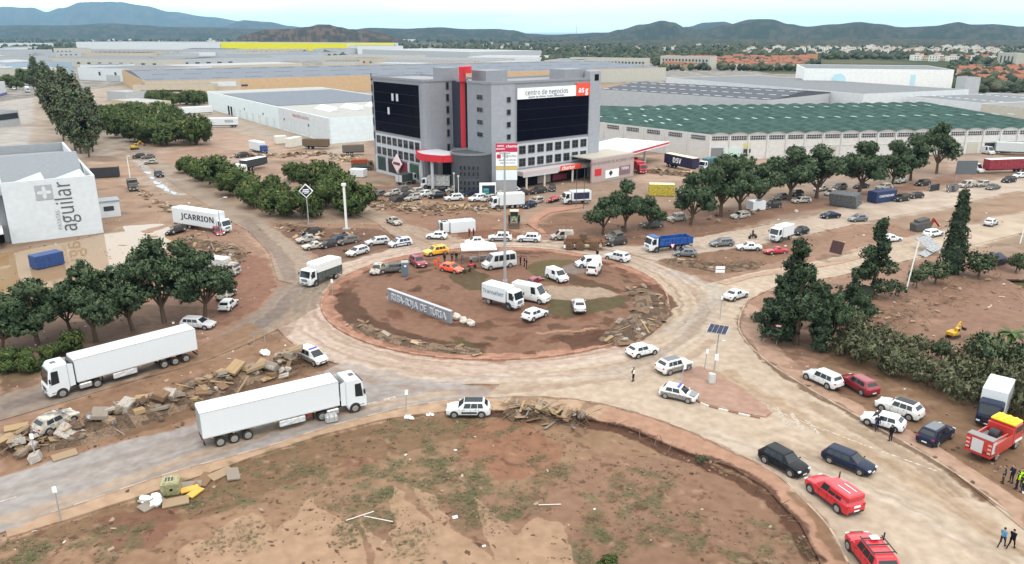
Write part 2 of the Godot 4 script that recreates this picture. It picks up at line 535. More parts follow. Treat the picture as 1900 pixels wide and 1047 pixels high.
	var tracks := [
		[P([-43.18,-56.55,-36.68,-61.77,-29.15,-67.95,-22.3,-74.27,-15.28,-80.23,-3.1,-81.66]),1.2,[188,178,174],0.5],[P([-44.44,-58.56,-37.74,-63.91,-31.69,-69.03,-24.94,-75.53]),1.0,[160,148,146],0.5],[P([-41.84,-54.42,-37.21,-58.15,-31.08,-63.63,-23.41,-70.14,-14.46,-75.27,-5.99,-78.42]),1.6,[206,176,150],0.7],
		[P([-54.47,-74.52,-49.96,-78.83,-41.97,-85.46,-36.59,-92.22,-34.01,-102.1,-33.46,-112.75,-32.67,-119.57]),2.2,[128,116,110],0.55],[P([-50.16,-73.05,-43.64,-82.1,-36.7,-88.73,-33.31,-95,-30.04,-104.31]),0.8,[190,155,125],0.7],[P([-32.5,-102.1,-31.25,-108.99,-30.79,-115.39]),2.6,[140,124,112],0.5],
		[P([-35.72,-119.57,-41.55,-133.92,-50.28,-149.59,-60.2,-166.3]),2.4,[140,122,112],0.45],[P([-40.54,-125.58,-45.55,-137.55,-53.38,-150.9]),0.7,[196,160,130],0.8],[P([-82.5,-189,-92.6,-203.3,-105.1,-223.5,-119,-245.7]),2.2,[205,205,205],0.65],[P([-83.8,-197.3,-92.4,-208.8,-99.8,-219.9]),1.0,[120,105,98],0.5],
		[P([20.74,-95.96,28.28,-106.6,31.72,-114.06,29.62,-119.57,26.12,-124.03]),2.6,[196,186,178],0.5],[P([9.38,-82.4,18.02,-88.73,25.96,-99.98,30.76,-110.22]),1.6,[190,178,168],0.5],[P([-3.13,-82.4,8.13,-82.4,15.89,-83.9]),2.0,[222,200,186],0.5],
		[P([18.92,-69.58,26.5,-63.44,32.09,-58.15,36.16,-52.15,38.49,-49.08]),2.6,[226,206,188],0.5],[P([24.33,-69.58,30.31,-62.97,34.8,-56.16,37.68,-49.08]),1.4,[196,168,140],0.35],[P([24.78,-83.9,27.66,-76.82,32.33,-67.95,36.45,-59.4,39.16,-50.16]),2.4,[190,155,122],0.5],
		[P([31.9,-75.53,35.05,-69.36,37.5,-63.44,38.84,-57.74]),1.8,[150,118,92],0.4],[P([39.41,-62.32,40.24,-59.4,40.9,-56.55]),1.0,[135,105,80],0.6],[P([23.47,-135.71,38.58,-141.36,57.78,-152.69,79.6,-167.4,113.1,-189]),1.6,[218,194,172],0.5],[P([14.96,-138.67,24.33,-134.99,35.27,-140.2]),1.2,[170,142,124],0.5],
		[P([-15.23,-141.36,-23.08,-154.05,-31.2,-169]),1.0,[170,138,116],0.6],[P([-13.54,-145.37,-21.48,-158.76,-30.6,-172.9]),0.8,[176,140,116],0.6],[P([35.89,-147.45,52.68,-157.32,71.3,-170.7]),0.5,[130,96,74],0.6],[P([32.35,-150.9,45.6,-160.2,58.7,-169]),0.7,[128,94,74],0.5],
		[P([19.66,-136.44,27.84,-128.15,33.7,-121.91]),0.7,[150,116,92],0.6],[P([-37.3,-182.5,-25.4,-170.7,-11.7,-165.3,-1.2,-167.4]),0.9,[120,92,76],0.5],[P([-32.1,-174.6,-20.1,-166.3,-5.8,-164.3]),0.5,[130,100,80],0.5],
		[P([59.66,-135.71,70.6,-142.54,89.04,-154.05,114.9,-170.7]),1.4,[222,200,178],0.5]]
	for t in tracks: paint(ribbon(curve(t[0]),t[1]),ph(t[2][0],t[2][1],t[2][2]),t[3])
	# open mud round the roads
	var zones := [
		[P([-46.63,-151.79,-43.47,-156.37,-27.48,-154.05,-19.54,-143.34,-24.45,-135.71,-30.62,-128.15,-36.19,-135.71]),[132,98,80],0.85],[P([-48.36,-119.57,-49.88,-135.71,-42.96,-132.18,-37.35,-116.75,-36.92,-106.6,-38.95,-98.95,-42.28,-99.98]),[158,112,90],0.85],
		[P([-40.04,-92.22,-36.34,-99.98,-28.31,-92.22,-22.24,-83.9,-27.58,-76.56,-33.07,-71.16,-38.1,-67.85,-43.04,-64.4,-46.12,-61.23,-51.37,-69.58,-48.14,-75.53,-42.82,-81.66]),[166,126,96],0.9],[P([-44.88,-69.58,-38.26,-76.82,-29.86,-83.9,-24.78,-83.9,-27.58,-76.56,-38.31,-68.28]),[132,100,76],0.75],
		[P([25.17,-128.8,34.23,-135.71,47.72,-141.36,58.06,-147.45,66.14,-151.79,53.79,-135.71,43.82,-128.8,33.85,-122.51,29.39,-122.51]),[150,114,90],0.9],[P([6.47,-150.9,5.7,-160.2,9.6,-168.5,28.4,-174.6,45,-171.8,57.8,-166.3,40.65,-149.59,24.37,-141.36,13.44,-144.14]),[148,108,86],0.9],
		[P([30.4,-171.8,58.6,-176.4,95.6,-197.3,128.4,-221.7,151.6,-229.2,103.2,-195.9,73.6,-176.4,49.3,-161.2,35.78,-151.79]),[158,116,94],0.8],[P([55.22,-145.37,78.7,-160.2,99.1,-172.9,128.9,-193.1,115.6,-171.8,86.84,-154.05,66.51,-142.54,53.79,-135.71]),[170,134,108],0.7],
		[P([52.08,-108.99,66.8,-122.51,92.91,-135.71,65.59,-92.22,55.23,-92.22,47.64,-92.22]),[164,124,102],0.9],[P([34.95,-83.9,36.17,-77.48,41.05,-66.39,43.42,-56.94,54.31,-74.27,47.66,-83.9,42.11,-92.22]),[150,116,86],0.9],[P([-43.7,-201,-7.1,-201,4,-187,1.2,-166.3,-5.42,-151.79,-16.27,-151.79,-27.2,-166.3]),[160,118,94],0.8],
		[P([-32.6,-185,-15.4,-182.5,1.2,-174.6,-1.2,-166.3,-14.4,-169.6,-28.4,-174.6]),[186,150,118],0.7],[P([-11.93,-151.79,-1.1,-154.05,3.69,-147.45,-9.38,-145.37]),[140,92,70],0.8],[P([-129.1,-241.4,-119,-241.4,-69.11,-156.37,-61.62,-135.71,-73.35,-135.71,-95.4,-177.6]),[186,150,124],0.9],
		[P([-82.77,-119.57,-92.91,-135.71,-80.77,-149.59,-65.45,-147.45,-60.33,-118.15,-70.22,-112.75]),[178,138,98],1.0],[P([-997.6,-1575.7,-262.5,-1575.7,-55.2,-308.8,-52,-241.4,-71.4,-264.6,-139.1,-292.6,-132.5,-213,-141.5,-213]),[196,178,162],0.75],[P([-430.8,-673.5,-539.9,-875.2,-402.7,-673.5,-199.5,-326.8,-137,-213,-150.4,-213]),[196,188,180],0.9],[P([-154.7,-326.8,-118.8,-326.8,-52,-241.4,-41.6,-204.9,-78.9,-213,-109,-241.4]),[190,152,130],0.8],[P([-107.4,-277.9,-75.3,-252.5,-52,-241.4,-85.8,-289.5,-110.4,-308.8]),[205,170,148],0.7],
		[P([1.4,-201,34.2,-213,78.8,-241.4,73,-213,31.4,-177.6,6.3,-178.8]),[182,150,128],0.8],[P([36.8,-252.5,90.2,-277.9,119,-264.6,77.3,-221.7,33,-204.9]),[206,172,148],0.9],[P([141.8,-252.5,182.3,-277.9,148.1,-223.5,125.3,-221.7]),[196,164,142],0.9],
		[P([-67.94,-95.96,-67.26,-102.1,-49.59,-103.2,-40.79,-99.98,-43.56,-94.05,-51.38,-88.73,-59.42,-82.4]),[150,118,98],0.9],[P([-60.36,-83.9,-58.54,-89.58,-53.16,-92.22,-44.87,-92.22,-54.01,-83.9,-56.92,-78.42]),[110,96,66],0.6],[P([-74.62,-106.6,-60.1,-108.99,-44.77,-106.6,-44.34,-95.96,-60.4,-90.44,-64.47,-90.44]),[120,96,80],0.5]]
	for t in zones: paint(t[0],ph(t[1][0],t[1][1],t[1][2]),t[2])
	# the field: sandy silt,red soil,weeds
	var field := P([-42.03,-49.52,-39.48,-51.88,-36.7,-54.28,-32.14,-57.74,-27.59,-61.41,-24.11,-64.59,-18.61,-68.71,-13.23,-71.86,-6.81,-73.65,-2.84,-73.78,2.83,-73.29,8.31,-71.63,11.54,-70.14,16.34,-65.28,20.17,-62.59,22.2,-59.23,23.36,-53.98,23.17,-49.08,20.95,-36.56,-43.51,-36.56])
	paint(field,ph(166,128,100))
	paint(P([-15.8,-49.08,-13.19,-52.15,-9.44,-55.77,-4.14,-57.34,2.38,-59.83,7.69,-65.38,14.69,-64.4,19.51,-61.59,22.02,-55.77,22.69,-49.08,21.39,-40.84,-15.78,-40.84]),ph(160,120,96),0.9)
	paint(P([-41.73,-49.08,-35.69,-52.84,-27.55,-55.02,-20.45,-56.55,-15.55,-55.02,-11.75,-49.08,-8.77,-40.84,-40.32,-40.84]),ph(176,134,106),0.75)
	paint(P([-39.4,-51.88,-32.1,-57.66,-24.08,-64.49,-13.21,-71.74,-4.52,-73.29,-2.7,-69.58,-12.66,-64.4,-20.48,-59.83,-25.33,-55.02,-30.86,-53.55,-36.16,-52.15]),ph(138,106,76),0.7)
	paint(P([-5.41,-69.58,0.56,-73.05,4.68,-66.39,4.39,-61.59,-1.45,-60.7,-4.56,-64.4]),ph(164,104,80),0.5)
	paint(P([-16.2,-64.4,-12.74,-64.88,-13.17,-61.59,-14.94,-60.7]),ph(152,100,78),0.5)
	paint(P([-34.22,-55.02,-28.5,-57.34,-26.95,-53.55,-28.74,-50.81,-32.41,-51.47]),ph(140,92,74),0.6)
	for f in [P([-23.78,-53.2,-22.98,-54.64,-21.57,-55.77,-19.67,-53.91,-18.1,-51.47,-16.79,-48.28,-16.66,-43.8,-19.62,-43.8,-22.39,-48.28]),P([-25.83,-50.81,-24.67,-52.15,-23.12,-50.81,-21.99,-48.28,-20.73,-43.8,-23.69,-43.8]),P([0.43,-53.2,2.22,-55.02,3.93,-53.91,4.63,-51.47,4.8,-48.28,3.33,-43.8,0.37,-43.8,0,-49.52]),P([-18,-55.02,-17.48,-58.31,-16.88,-57.74,-15.73,-55.77,-13.11,-53.91,-11.85,-51.81,-10.94,-49.08,-9.81,-44.85,-17.73,-44.85,-19.14,-52.15]),P([-10.79,-59.4,-9.86,-58.81,-8.41,-56.55,-6.63,-54.64,-4.84,-53.2,-3.92,-50.16,-2.64,-44.85,-8.3,-44.85,-9.86,-55.02,-10.48,-57.34]),P([-8.76,-59.83,-7.8,-59.31,-6.66,-57.74,-5.75,-55.77,-4.88,-53.7,-2.95,-51.47,-0.8,-48.28,-1.89,-44.85,-4.04,-48.89,-6.67,-55.02,-8.09,-57.74]),P([-12.6,-54.42,-11.2,-52.98,-9.77,-51.47,-8.91,-49.08,-10,-48.28,-10.83,-50.81]),P([-3.42,-57.74,-2.05,-56.55,0,-53.2,2.1,-51.47,3.39,-44.85,0,-44.85,-2.15,-52.84])]:
		crisp.append([curve(f + [f[0]],1.0),ph(196,156,124),0.85])
	var green := [[640,900,5.0],[800,880,7.0],[850,860,4.0],[860,920,5.0],[700,940,3.0],[760,855,4.5],[500,870,5.0],[560,850,5.0],[420,900,5.0],[330,905,4.0],[60,1010,3.0],[40,1030,3.0],[200,1005,3.5],[450,990,3.0],[1190,905,4.0],[1150,960,5.0],[1240,985,4.0],[1440,1020,5.0],[1470,1045,4.0],[1120,1010,3.0],[660,985,2.0],[845,905,3.5],[870,945,3.0],[1010,870,3.0],[960,930,3.0],[760,1010,2.5],[900,790,4.0],[760,800,4.0]]
	for g in green:
		var c := px(g[0],g[1])
		for i in 16:
			var q: Vector2 = c + Vector2.from_angle(rng.randf() * TAU) * g[2] * sqrt(rng.randf()) * 0.8
			if not Geometry2D.is_point_in_polygon(q,PackedVector2Array(field)): continue
			weed_spots.append(q)
			paint(splat(q,rng.randf_range(0.25,0.8),rng,1.8,rng.randf() * 3.0),ph(104,106,68) if rng.randf() < 0.6 else ph(128,108,76),0.45)
	for i in 900:
		var q := px(rng.randf_range(0,1560),rng.randf_range(790,1090))
		if not Geometry2D.is_point_in_polygon(q,PackedVector2Array(field)): continue
		paint(splat(q,rng.randf_range(0.08,0.35),rng,2.0,rng.randf() * 3.0),[ph(112,78,58),ph(140,100,78),ph(196,152,126)][rng.randi() % 3],0.55)
		if i % 2: crisp.append([splat(q + Vector2(0.6,0.3),rng.randf_range(0.06,0.2),rng,1.8,rng.randf() * 3.0),[ph(96,66,48),ph(120,86,64)][i % 4 / 2],0.8])
	for i in 150:   # big stains of the far yards
		var q := px(rng.randf_range(-60,1960),rng.randf_range(150,345))
		paint(splat(q,rng.randf_range(2.0,7.0),rng,2.0,rng.randf() * 3.0),[ph(150,122,104),ph(196,180,166),ph(128,104,88),ph(206,178,158),ph(160,150,142)][rng.randi() % 5],0.5)
	# churned mud everywhere else
	for i in 900:
		var q := px(rng.randf_range(-40,1940),rng.randf_range(330,760))
		if inside(q,roads) > -5: continue
		paint(splat(q,rng.randf_range(0.3,1.6),rng,2.0,rng.randf() * 3.0),[ph(122,90,70),ph(150,112,88),ph(190,150,124),ph(112,84,66)][rng.randi() % 4],0.4)
	for i in 300:
		var q := px(rng.randf_range(500,1900),rng.randf_range(440,1040))
		if i % 4 or inside(q,roads) < -5: continue
		paint(splat(q,rng.randf_range(0.3,1.0),rng,2.2,rng.randf() * 3.0),[ph(186,150,122),ph(222,198,176),ph(206,172,146)][rng.randi() % 3],0.25)
	for i in 110:      # tyre lines round the ring
		var arc := []
		var a0 := rng.randf() * TAU
		var len := rng.randf_range(0.3,1.6)
		var r0 := rng.randf_range(26.8,32.8)
		var dr := rng.randf_range(-1.2,1.2)
		for k in 24: arc.append(RC + Vector2.from_angle(a0 + len * k / 23.0) * (r0 + dr * k / 23.0))
		paint(ribbon(arc,rng.randf_range(0.22,0.7)),[ph(178,142,116),ph(226,204,184),ph(196,160,132),ph(160,124,100)][i % 4],0.17)
	for t in tracks:   # and along the arms,in pairs beside the wide stains
		for k in 7:
			var off := rng.randf_range(-2.6,2.6)
			var c := curve(t[0])
			var l := []
			for j in c.size():
				var d: Vector2 = (c[mini(j + 1,c.size() - 1)] - c[maxi(j - 1,0)]).normalized()
				l.append(c[j] + Vector2(-d.y,d.x) * (off + sin(j * 0.15 + k) * 0.25))
			if l.size() > 3: paint(ribbon(l.slice(rng.randi() % (l.size() / 3 + 1)),rng.randf_range(0.2,0.5)),[ph(150,118,96),ph(214,190,168),ph(180,148,124)][k % 3],0.15)
	# the dark wet bank between the field and the pavement
	paint(ribbon(curve(P([-6.76,-73.05,-2.82,-73.05,2.79,-72.33,6.1,-71.63,11.35,-69.58,14.51,-66.19,17.87,-62.87,20.24,-60.7,21.73,-57.74,22.6,-53.55,22.64,-49.52])),1.2),ph(92,60,46),0.75)
	paint(ribbon(curve(P([-6.81,-73.65,2.83,-73.29,8.31,-71.63,11.54,-70.14,16.34,-65.28,20.17,-62.59,22.2,-59.23,23.36,-53.98,23.17,-49.08])),0.5),ph(84,54,44),0.7)
	paint(ribbon(curve(P([30.61,-86.74,33.05,-78.7,37.01,-68.92,39.71,-61.95,40.46,-57.34])),0.8),ph(110,80,60),0.7)
	paint(ribbon(curve(P([0,-76.95,5.29,-76.69,10.36,-74.89,15.22,-71.51,19.45,-67.32,23.5,-61.86])),0.35),ph(140,104,84),0.7)
	paint(ribbon(curve(P([24.61,-58.56,24.72,-55.77,25.07,-53.2,24.71,-49.08])),1.2),ph(130,98,72),0.6)
	paint(ribbon(curve(P([34.72,-108.5,31.77,-101.67,30.36,-95.57,30.82,-87.39])),0.5),ph(140,108,86),0.8)
	# the island: apron of brick,mud,two arcs of grass,a concrete crescent
	paint(circle(RC,26.3),ph(196,142,116))
	paint(circle(RC,24.2),ph(152,112,90))
	for i in 170:
		var a := rng.randf() * TAU
		var r := 24.6 * pow(rng.randf(),0.22)
		paint(splat(RC + Vector2.from_angle(a) * r,rng.randf_range(0.4,1.4),rng,1.8,a + 1.6),[ph(112,72,54),ph(90,62,44),ph(128,84,62)][rng.randi() % 3],0.55)
	for i in 120:
		var a := rng.randf() * TAU
		paint(splat(RC + Vector2.from_angle(a) * rng.randf_range(24.2,26.2),rng.randf_range(0.3,0.9),rng,2.4,a + 1.57),[ph(160,108,86),ph(214,164,136),ph(170,122,98)][rng.randi() % 3],0.5)
	paint(P([2.25,-124.03,3.23,-127.5,5.65,-130.13,9.98,-131.49,11.71,-129.47,8.73,-126.85,8.87,-121.91,9.59,-117.31,6.79,-116.21,4.3,-117.87]),ph(112,98,62),0.9)
	paint(P([9.31,-121.91,12.09,-118.43,15.93,-114.59,16.49,-112.49,12.47,-113.53,9.3,-115.66,8.64,-118.43]),ph(104,78,54),0.8)
	paint(P([4.87,-114.85,9.24,-114.85,13.36,-114.06,16.35,-111.47,12.82,-108.99,7.96,-108.26,5.31,-109.48]),ph(190,164,142),0.9)
	paint(P([5.45,-108.99,8.74,-108.02,12.79,-108.74,16.45,-110.97,17.63,-108.99,14.75,-105.22,10.62,-102.54,7.5,-101.24,4.69,-102.1]),ph(104,92,60),0.9)
	paint(P([8.2,-125.58,10.16,-127.5,12.75,-125.58,11.97,-121.91,9.69,-121.02]),ph(150,140,134),0.8)
	paint(P([-10.69,-122.51,-7.29,-125.58,-3.92,-119.57,-4.13,-112.75,-6.61,-112.75,-9.38,-116.75]),ph(100,84,56),0.8)
	paint(P([-18.88,-111.98,-15.22,-108.99,-11.67,-105.44,-12.25,-103.64,-16.5,-106.6,-18.91,-109.48]),ph(206,172,150),0.8)
	paint(ribbon(curve(P([-25.61,-112.75,-21.92,-102.1,-15.68,-95.57,-9.63,-91.86,-3.39,-90.44])),3.4),ph(92,64,46),0.7)
	paint(ribbon(curve(P([20.89,-116.75,22.04,-108.99,19.2,-101.67,13.54,-95.57,6.9,-92.22])),4.2),ph(98,64,48),0.75)
	paint(P([-10.36,-92.22,-6.3,-93.68,-3.39,-90.44,-6.73,-89.58]),ph(98,92,56),0.6)
	paint(ribbon(P([2.99,-95.57,7.89,-96.35,11.61,-97.53]),0.5),ph(206,160,126),0.8)
	near_mat = ground_material(finish(near_img,21,7),"wet_silt_near")
	far_mat = ground_material(finish(far_img,41,4),"wet_silt_far")
var weed_spots := []
var crisp := []
# the point of the ground at which the survey of the photograph puts that picture point
func px(x: float,y: float) -> Vector2:
	var u := (x - 950.0) / 1440.0
	var w := -(y - 523.5) / 1440.0
	var k := 38.0 / (0.305196 - w * 0.952288)
	return Vector2(u * k,-(0.952288 + w * 0.305196) * k)
func ground_material(t: Texture2D,called: String) -> StandardMaterial3D:
	var m := StandardMaterial3D.new()
	m.resource_name = called
	m.albedo_texture = t
	m.roughness = 0.75
	m.metallic_specular = 0.2
	m.texture_repeat = false
	return m
func build_ground() -> void:
	var mb := MB.new()
	var n := Vector2i(160,128)
	var hs := PackedFloat32Array()
	for j in n.y + 1:
		for i in n.x + 1:
			var p := NEAR.position + Vector2(i,j)
			var h := gh(p.x,p.y)
			if inside(p,roads) > -5 or inside(p,pavements) > -5 or p.distance_to(RC) < 27.0: h = -0.12
			hs.append(h)
	for j in n.y:
		for i in n.x:
			var p := NEAR.position + Vector2(i,j)
			var k := j * (n.x + 1) + i
			mb.quad(V(p.x,hs[k + n.x + 1],p.y + 1),V(p.x + 1,hs[k + n.x + 2],p.y + 1),V(p.x + 1,hs[k + 1],p.y),V(p.x,hs[k],p.y))
	struct("ground",mb.mesh(60.0,uv_near),near_mat,"brown flood mud and bare soil round the roundabout")
	mb = MB.new()
	var f := FAR
	var ez := NEAR.position.y + 1.0
	mb.quad(V(f.position.x,-0.25,f.end.y),V(f.end.x,-0.25,f.end.y),V(f.end.x,-0.25,ez),V(f.position.x,-0.25,ez))
	mb.quad(V(f.position.x,-0.02,NEAR.position.y),V(f.end.x,-0.02,NEAR.position.y),V(f.end.x,-0.02,f.position.y),V(f.position.x,-0.02,f.position.y))
	for s in [[f.position.x,NEAR.position.x],[NEAR.end.x,f.end.x]]: mb.quad(V(s[0],-0.02,f.end.y),V(s[1],-0.02,f.end.y),V(s[1],-0.02,NEAR.position.y),V(s[0],-0.02,NEAR.position.y))
	struct("industrial_ground",mb.mesh(0.0,uv_far),far_mat,"silt covered yards and streets of the industrial estate")
	var names := ["road","road","road","road","road","road","road"]
	var labels := ["roundabout carriageway coated in pale dried mud","grey road under the lorry that drives towards the roundabout","dark wet road under the lorry that drives away","muddy road past the printed white warehouse","short muddy road between the hedge and office block","muddy carriageway with the blue tipper lorry","wide sandy road with the dark cars and fire vehicles"]
	for i in roads.size(): sheet(names[i],Array(roads[i][0]),roads[i][1],labels[i])
	labels = ["pale pavement curving along the field","red paved traffic island with the solar lamp","pavement with parked cars beside the scrub","red pavement bending before the pine trees","thin pavement strip between the two carriageways"]
	for i in pavements.size(): sheet("pavement",Array(pavements[i][0]),pavements[i][1],labels[i],0.4)
	# painted road markings,worn,a few millimetres thick
	for t in [[P([31.45,-69.81,33.25,-67.64,35.39,-65.38,38.73,-61.95]),0.22,0.07,"long white lane line leading to the black cars"],[P([23.77,-82.4,27.93,-74.02,31.36,-69.58]),0.16,0.07,"thin white line from the traffic island to the hatching"],[P([28.13,-74.64,28.06,-70.71]),0.45,0.074,"first white hatching bar beside the traffic island tip"],[P([29.28,-73.29,29.24,-69.69]),0.45,0.074,"middle white hatching bar beyond the traffic island"],[P([30.34,-71.86,30.46,-68.92]),0.4,0.074,"last white hatching bar towards the lane line"],[P([-13.95,-76.43,-12.77,-77.21]),0.5,0.05,"worn white dash before the lorry cab"],[P([-15.73,-75.27,-14.56,-75.91]),0.5,0.054,"worn white dash at the lorry cab's front wheel"],[P([-43.57,-57.18,-42.64,-57.9]),0.16,0.05,"white dash at the picture edge of the grey road"]]:
		mb = MB.new()
		mb.prism(ribbon(curve(t[0]),t[1]),0.03,t[2])
		struct("road_marking",mb.mesh(),mat("worn_paint",0.5,0.43,0.36,0.8,0.0,t_dirt,1.5),t[3])
	# island
	mb = MB.new()
	var rows := 24
	var seg := 96
	var at := func(r: int,s: int) -> Vector3:
		var d := 24.2 * r / rows
		var q := RC + Vector2.from_angle(TAU * s / seg) * d
		var e := 1.0 - smoothstep(22.5,24.2,d)
		return V(q.x,island_h(d) + gnoise.get_noise_2d(q.x * 1.6,q.y * 1.6) * 0.2 * e - 0.02,q.y)
	for r in rows:
		for s in seg:
			mb.quad(at.call(r,s),at.call(r,s + 1),at.call(r + 1,s + 1),at.call(r + 1,s))
	struct("ground",mb.mesh(60.0,uv_near),near_mat,"muddy roundabout island with grass arcs")
	mb = MB.new()
	for s in seg:
		for k in [[24.2,0.06,24.22,0.16],[24.22,0.16,26.0,0.16],[26.0,0.16,26.3,0.0]]:
			var a: Vector2 = RC + Vector2.from_angle(TAU * s / seg) * k[0]
			var b: Vector2 = RC + Vector2.from_angle(TAU * (s + 1) / seg) * k[0]
			var c: Vector2 = RC + Vector2.from_angle(TAU * (s + 1) / seg) * k[2]
			var d: Vector2 = RC + Vector2.from_angle(TAU * s / seg) * k[2]
			mb.quad(V3(a,k[1]),V3(b,k[1]),V3(c,k[3]),V3(d,k[3]))
	struct("pavement",mb.mesh(0.0,uv_near),near_mat,"ring of mud stained brick round the island")
	# flood water standing before the printed warehouse
	mb = MB.new()
	mb.prism(curve(P([-80.93,-108.99,-92.02,-125.58,-91.13,-132.87,-88.79,-138.67,-83.35,-145.37,-80.89,-150.9,-80.92,-155.9,-77.12,-157.32,-73.27,-158.27,-68.9,-152.69,-67.8,-147.03,-63.44,-142.54,-63.65,-138.67,-64.55,-135.71,-61.55,-130.13,-63,-127.5,-61.28,-122.51,-62.4,-120.73,-61.56,-116.75,-65.94,-117.31,-67.07,-114.59,-71.26,-114.59,-73.07,-111.98,-77.36,-110.97,-80.93,-108.99]),1.5),-0.2,0.06)
	var w := mat("flood_water",0.26,0.17,0.09,0.055,0.0,null,4.0,0.42)
	struct("water",mb.mesh(),w,"brown flood water standing in the warehouse yard")
	mb = MB.new()
	var pr := RandomNumberGenerator.new()
	pr.seed = 15
	var n2 := 0
	for q in [[292,340,1.7],[300,347,1.9],[310,353,1.3],[322,359,1.6],[283,331,1.2],[273,321,1.5],[262,309,1.1]]:
		mb.prism(splat(px(q[0],q[1]),q[2] * 0.6,pr,4.0,0.99),-0.2,0.07 + n2 * 0.004)
		n2 += 1
	struct("water",mb.mesh(),mat("puddle",0.25,0.22,0.2,0.05),"long puddle shining on the muddy road")
func build_plain() -> void:
	var mb := MB.new()
	var rng := RandomNumberGenerator.new()
	rng.seed = 8
	var f := FastNoiseLite.new()
	f.seed = 9
	f.frequency = 0.0016
	f.noise_type = FastNoiseLite.TYPE_CELLULAR
	f.cellular_return_type = FastNoiseLite.RETURN_CELL_VALUE
	f.cellular_jitter = 0.8
	# rows that grow with the distance; out to the horizon
	var z := 60.0
	var zs := []
	while z > -26000.0:
		zs.append(z)
		z -= maxf(60.0,-z * 0.06)
	for j in zs.size() - 1:
		var wide := maxf(1500.0,-zs[j + 1] * 1.2)
		var cols := 60
		for i in cols:
			var x0 := -1.0 + 2.0 * i / cols
			var x1 := -1.0 + 2.0 * (i + 1) / cols
			var w0 := maxf(1500.0,-zs[j] * 1.2)
			var v := f.get_noise_2d((x0 + x1) * 0.5 * wide,zs[j])
			var c := Color(0.05,0.062,0.03)
			if v > 0.35: c = Color(0.14,0.1,0.06)
			elif v > 0.1: c = Color(0.09,0.085,0.045)
			elif v < -0.6: c = Color(0.2,0.17,0.12)
			mb.col = c
			mb.quad(V(x0 * w0,-0.6,zs[j]),V(x1 * w0,-0.6,zs[j]),V(x1 * wide,-0.6,zs[j + 1]),V(x0 * wide,-0.6,zs[j + 1]))
	var cp := MB.new()
	for q in [[-1400.0,260.0,-642.0,-2300.0],[260.0,900.0,-642.0,-800.0],[-1000.0,-300.0,-120.0,-642.0],[300.0,700.0,-120.0,-642.0]]:
		cp.quad(V(q[0],-0.4,q[2]),V(q[1],-0.4,q[2]),V(q[1],-0.4,q[3]),V(q[0],-0.4,q[3]))
	struct("industrial_ground",cp.mesh(),mat("yard_concrete",0.27,0.25,0.225,0.9,0.0,t_dirt,60.0),"pale concrete yards between the far factory halls")
	struct("terrain",mb.mesh(),mat("plain",1,1,1,0.95,0.0,t_mottle,90.0),"flat plain of fields and orchards reaching the hills")
# a ridge: points of its skyline as [picture x,height over the plain],at a distance,with slopes before and behind
func ridge(called: String,label: String,dist: float,deep: float,line: Array,cols: Array,sd: int,rough: float) -> void:
	var mb := MB.new()
	var n := FastNoiseLite.new()
	n.seed = sd
	n.frequency = 9.0 / dist
	n.fractal_octaves = 5
	var pts := 280
	var rows := 16
	var x0: float = line[0][0]
	var x1: float = line[-1][0]
	var g := []
	for j in rows + 1:
		var t := -1.0 + 2.0 * j / rows
		var row := []
		for i in pts + 1:
			var x := lerpf(x0,x1,float(i) / pts)
			var k := 0
			while k < line.size() - 2 and line[k + 1][0] < x: k += 1
			var a: Array = line[k]
			var b: Array = line[k + 1]
			var s := clampf((x - a[0]) / (b[0] - a[0]),0,1)
			s = s * s * (3 - 2 * s)
			var top := lerpf(a[1],b[1],s)
			var d := dist + deep * t
			var p := V((x - 950.0) / 1440.0 * d,0,-d)
			var fall := pow(maxf(0.0,cos(t * PI * 0.5)),1.2)
			p.y = (top * (1.0 + rough * n.get_noise_2d(p.x,p.z)) + rough * 0.5 * top * n.get_noise_2d(p.x * 3.0,p.z * 3.0)) * fall - 2.0
			row.append(p)
		g.append(row)
	for j in rows:
		for i in pts:
			var v := n.get_noise_2d(g[j][i].x * 5.0 + 900.0,g[j][i].z * 5.0) + n.get_noise_2d(g[j][i].x * 19.0,g[j][i].z * 19.0) * 0.6
			var c: Color = cols[0] if v < -0.12 else cols[1] if v < 0.16 else cols[2]
			mb.col = c
			mb.quad(g[j][i],g[j][i + 1],g[j + 1][i + 1],g[j + 1][i])
	struct(called,mb.mesh(30.0),mat("hillside",1,1,1,0.95,0.0,t_mottle,160.0),label)
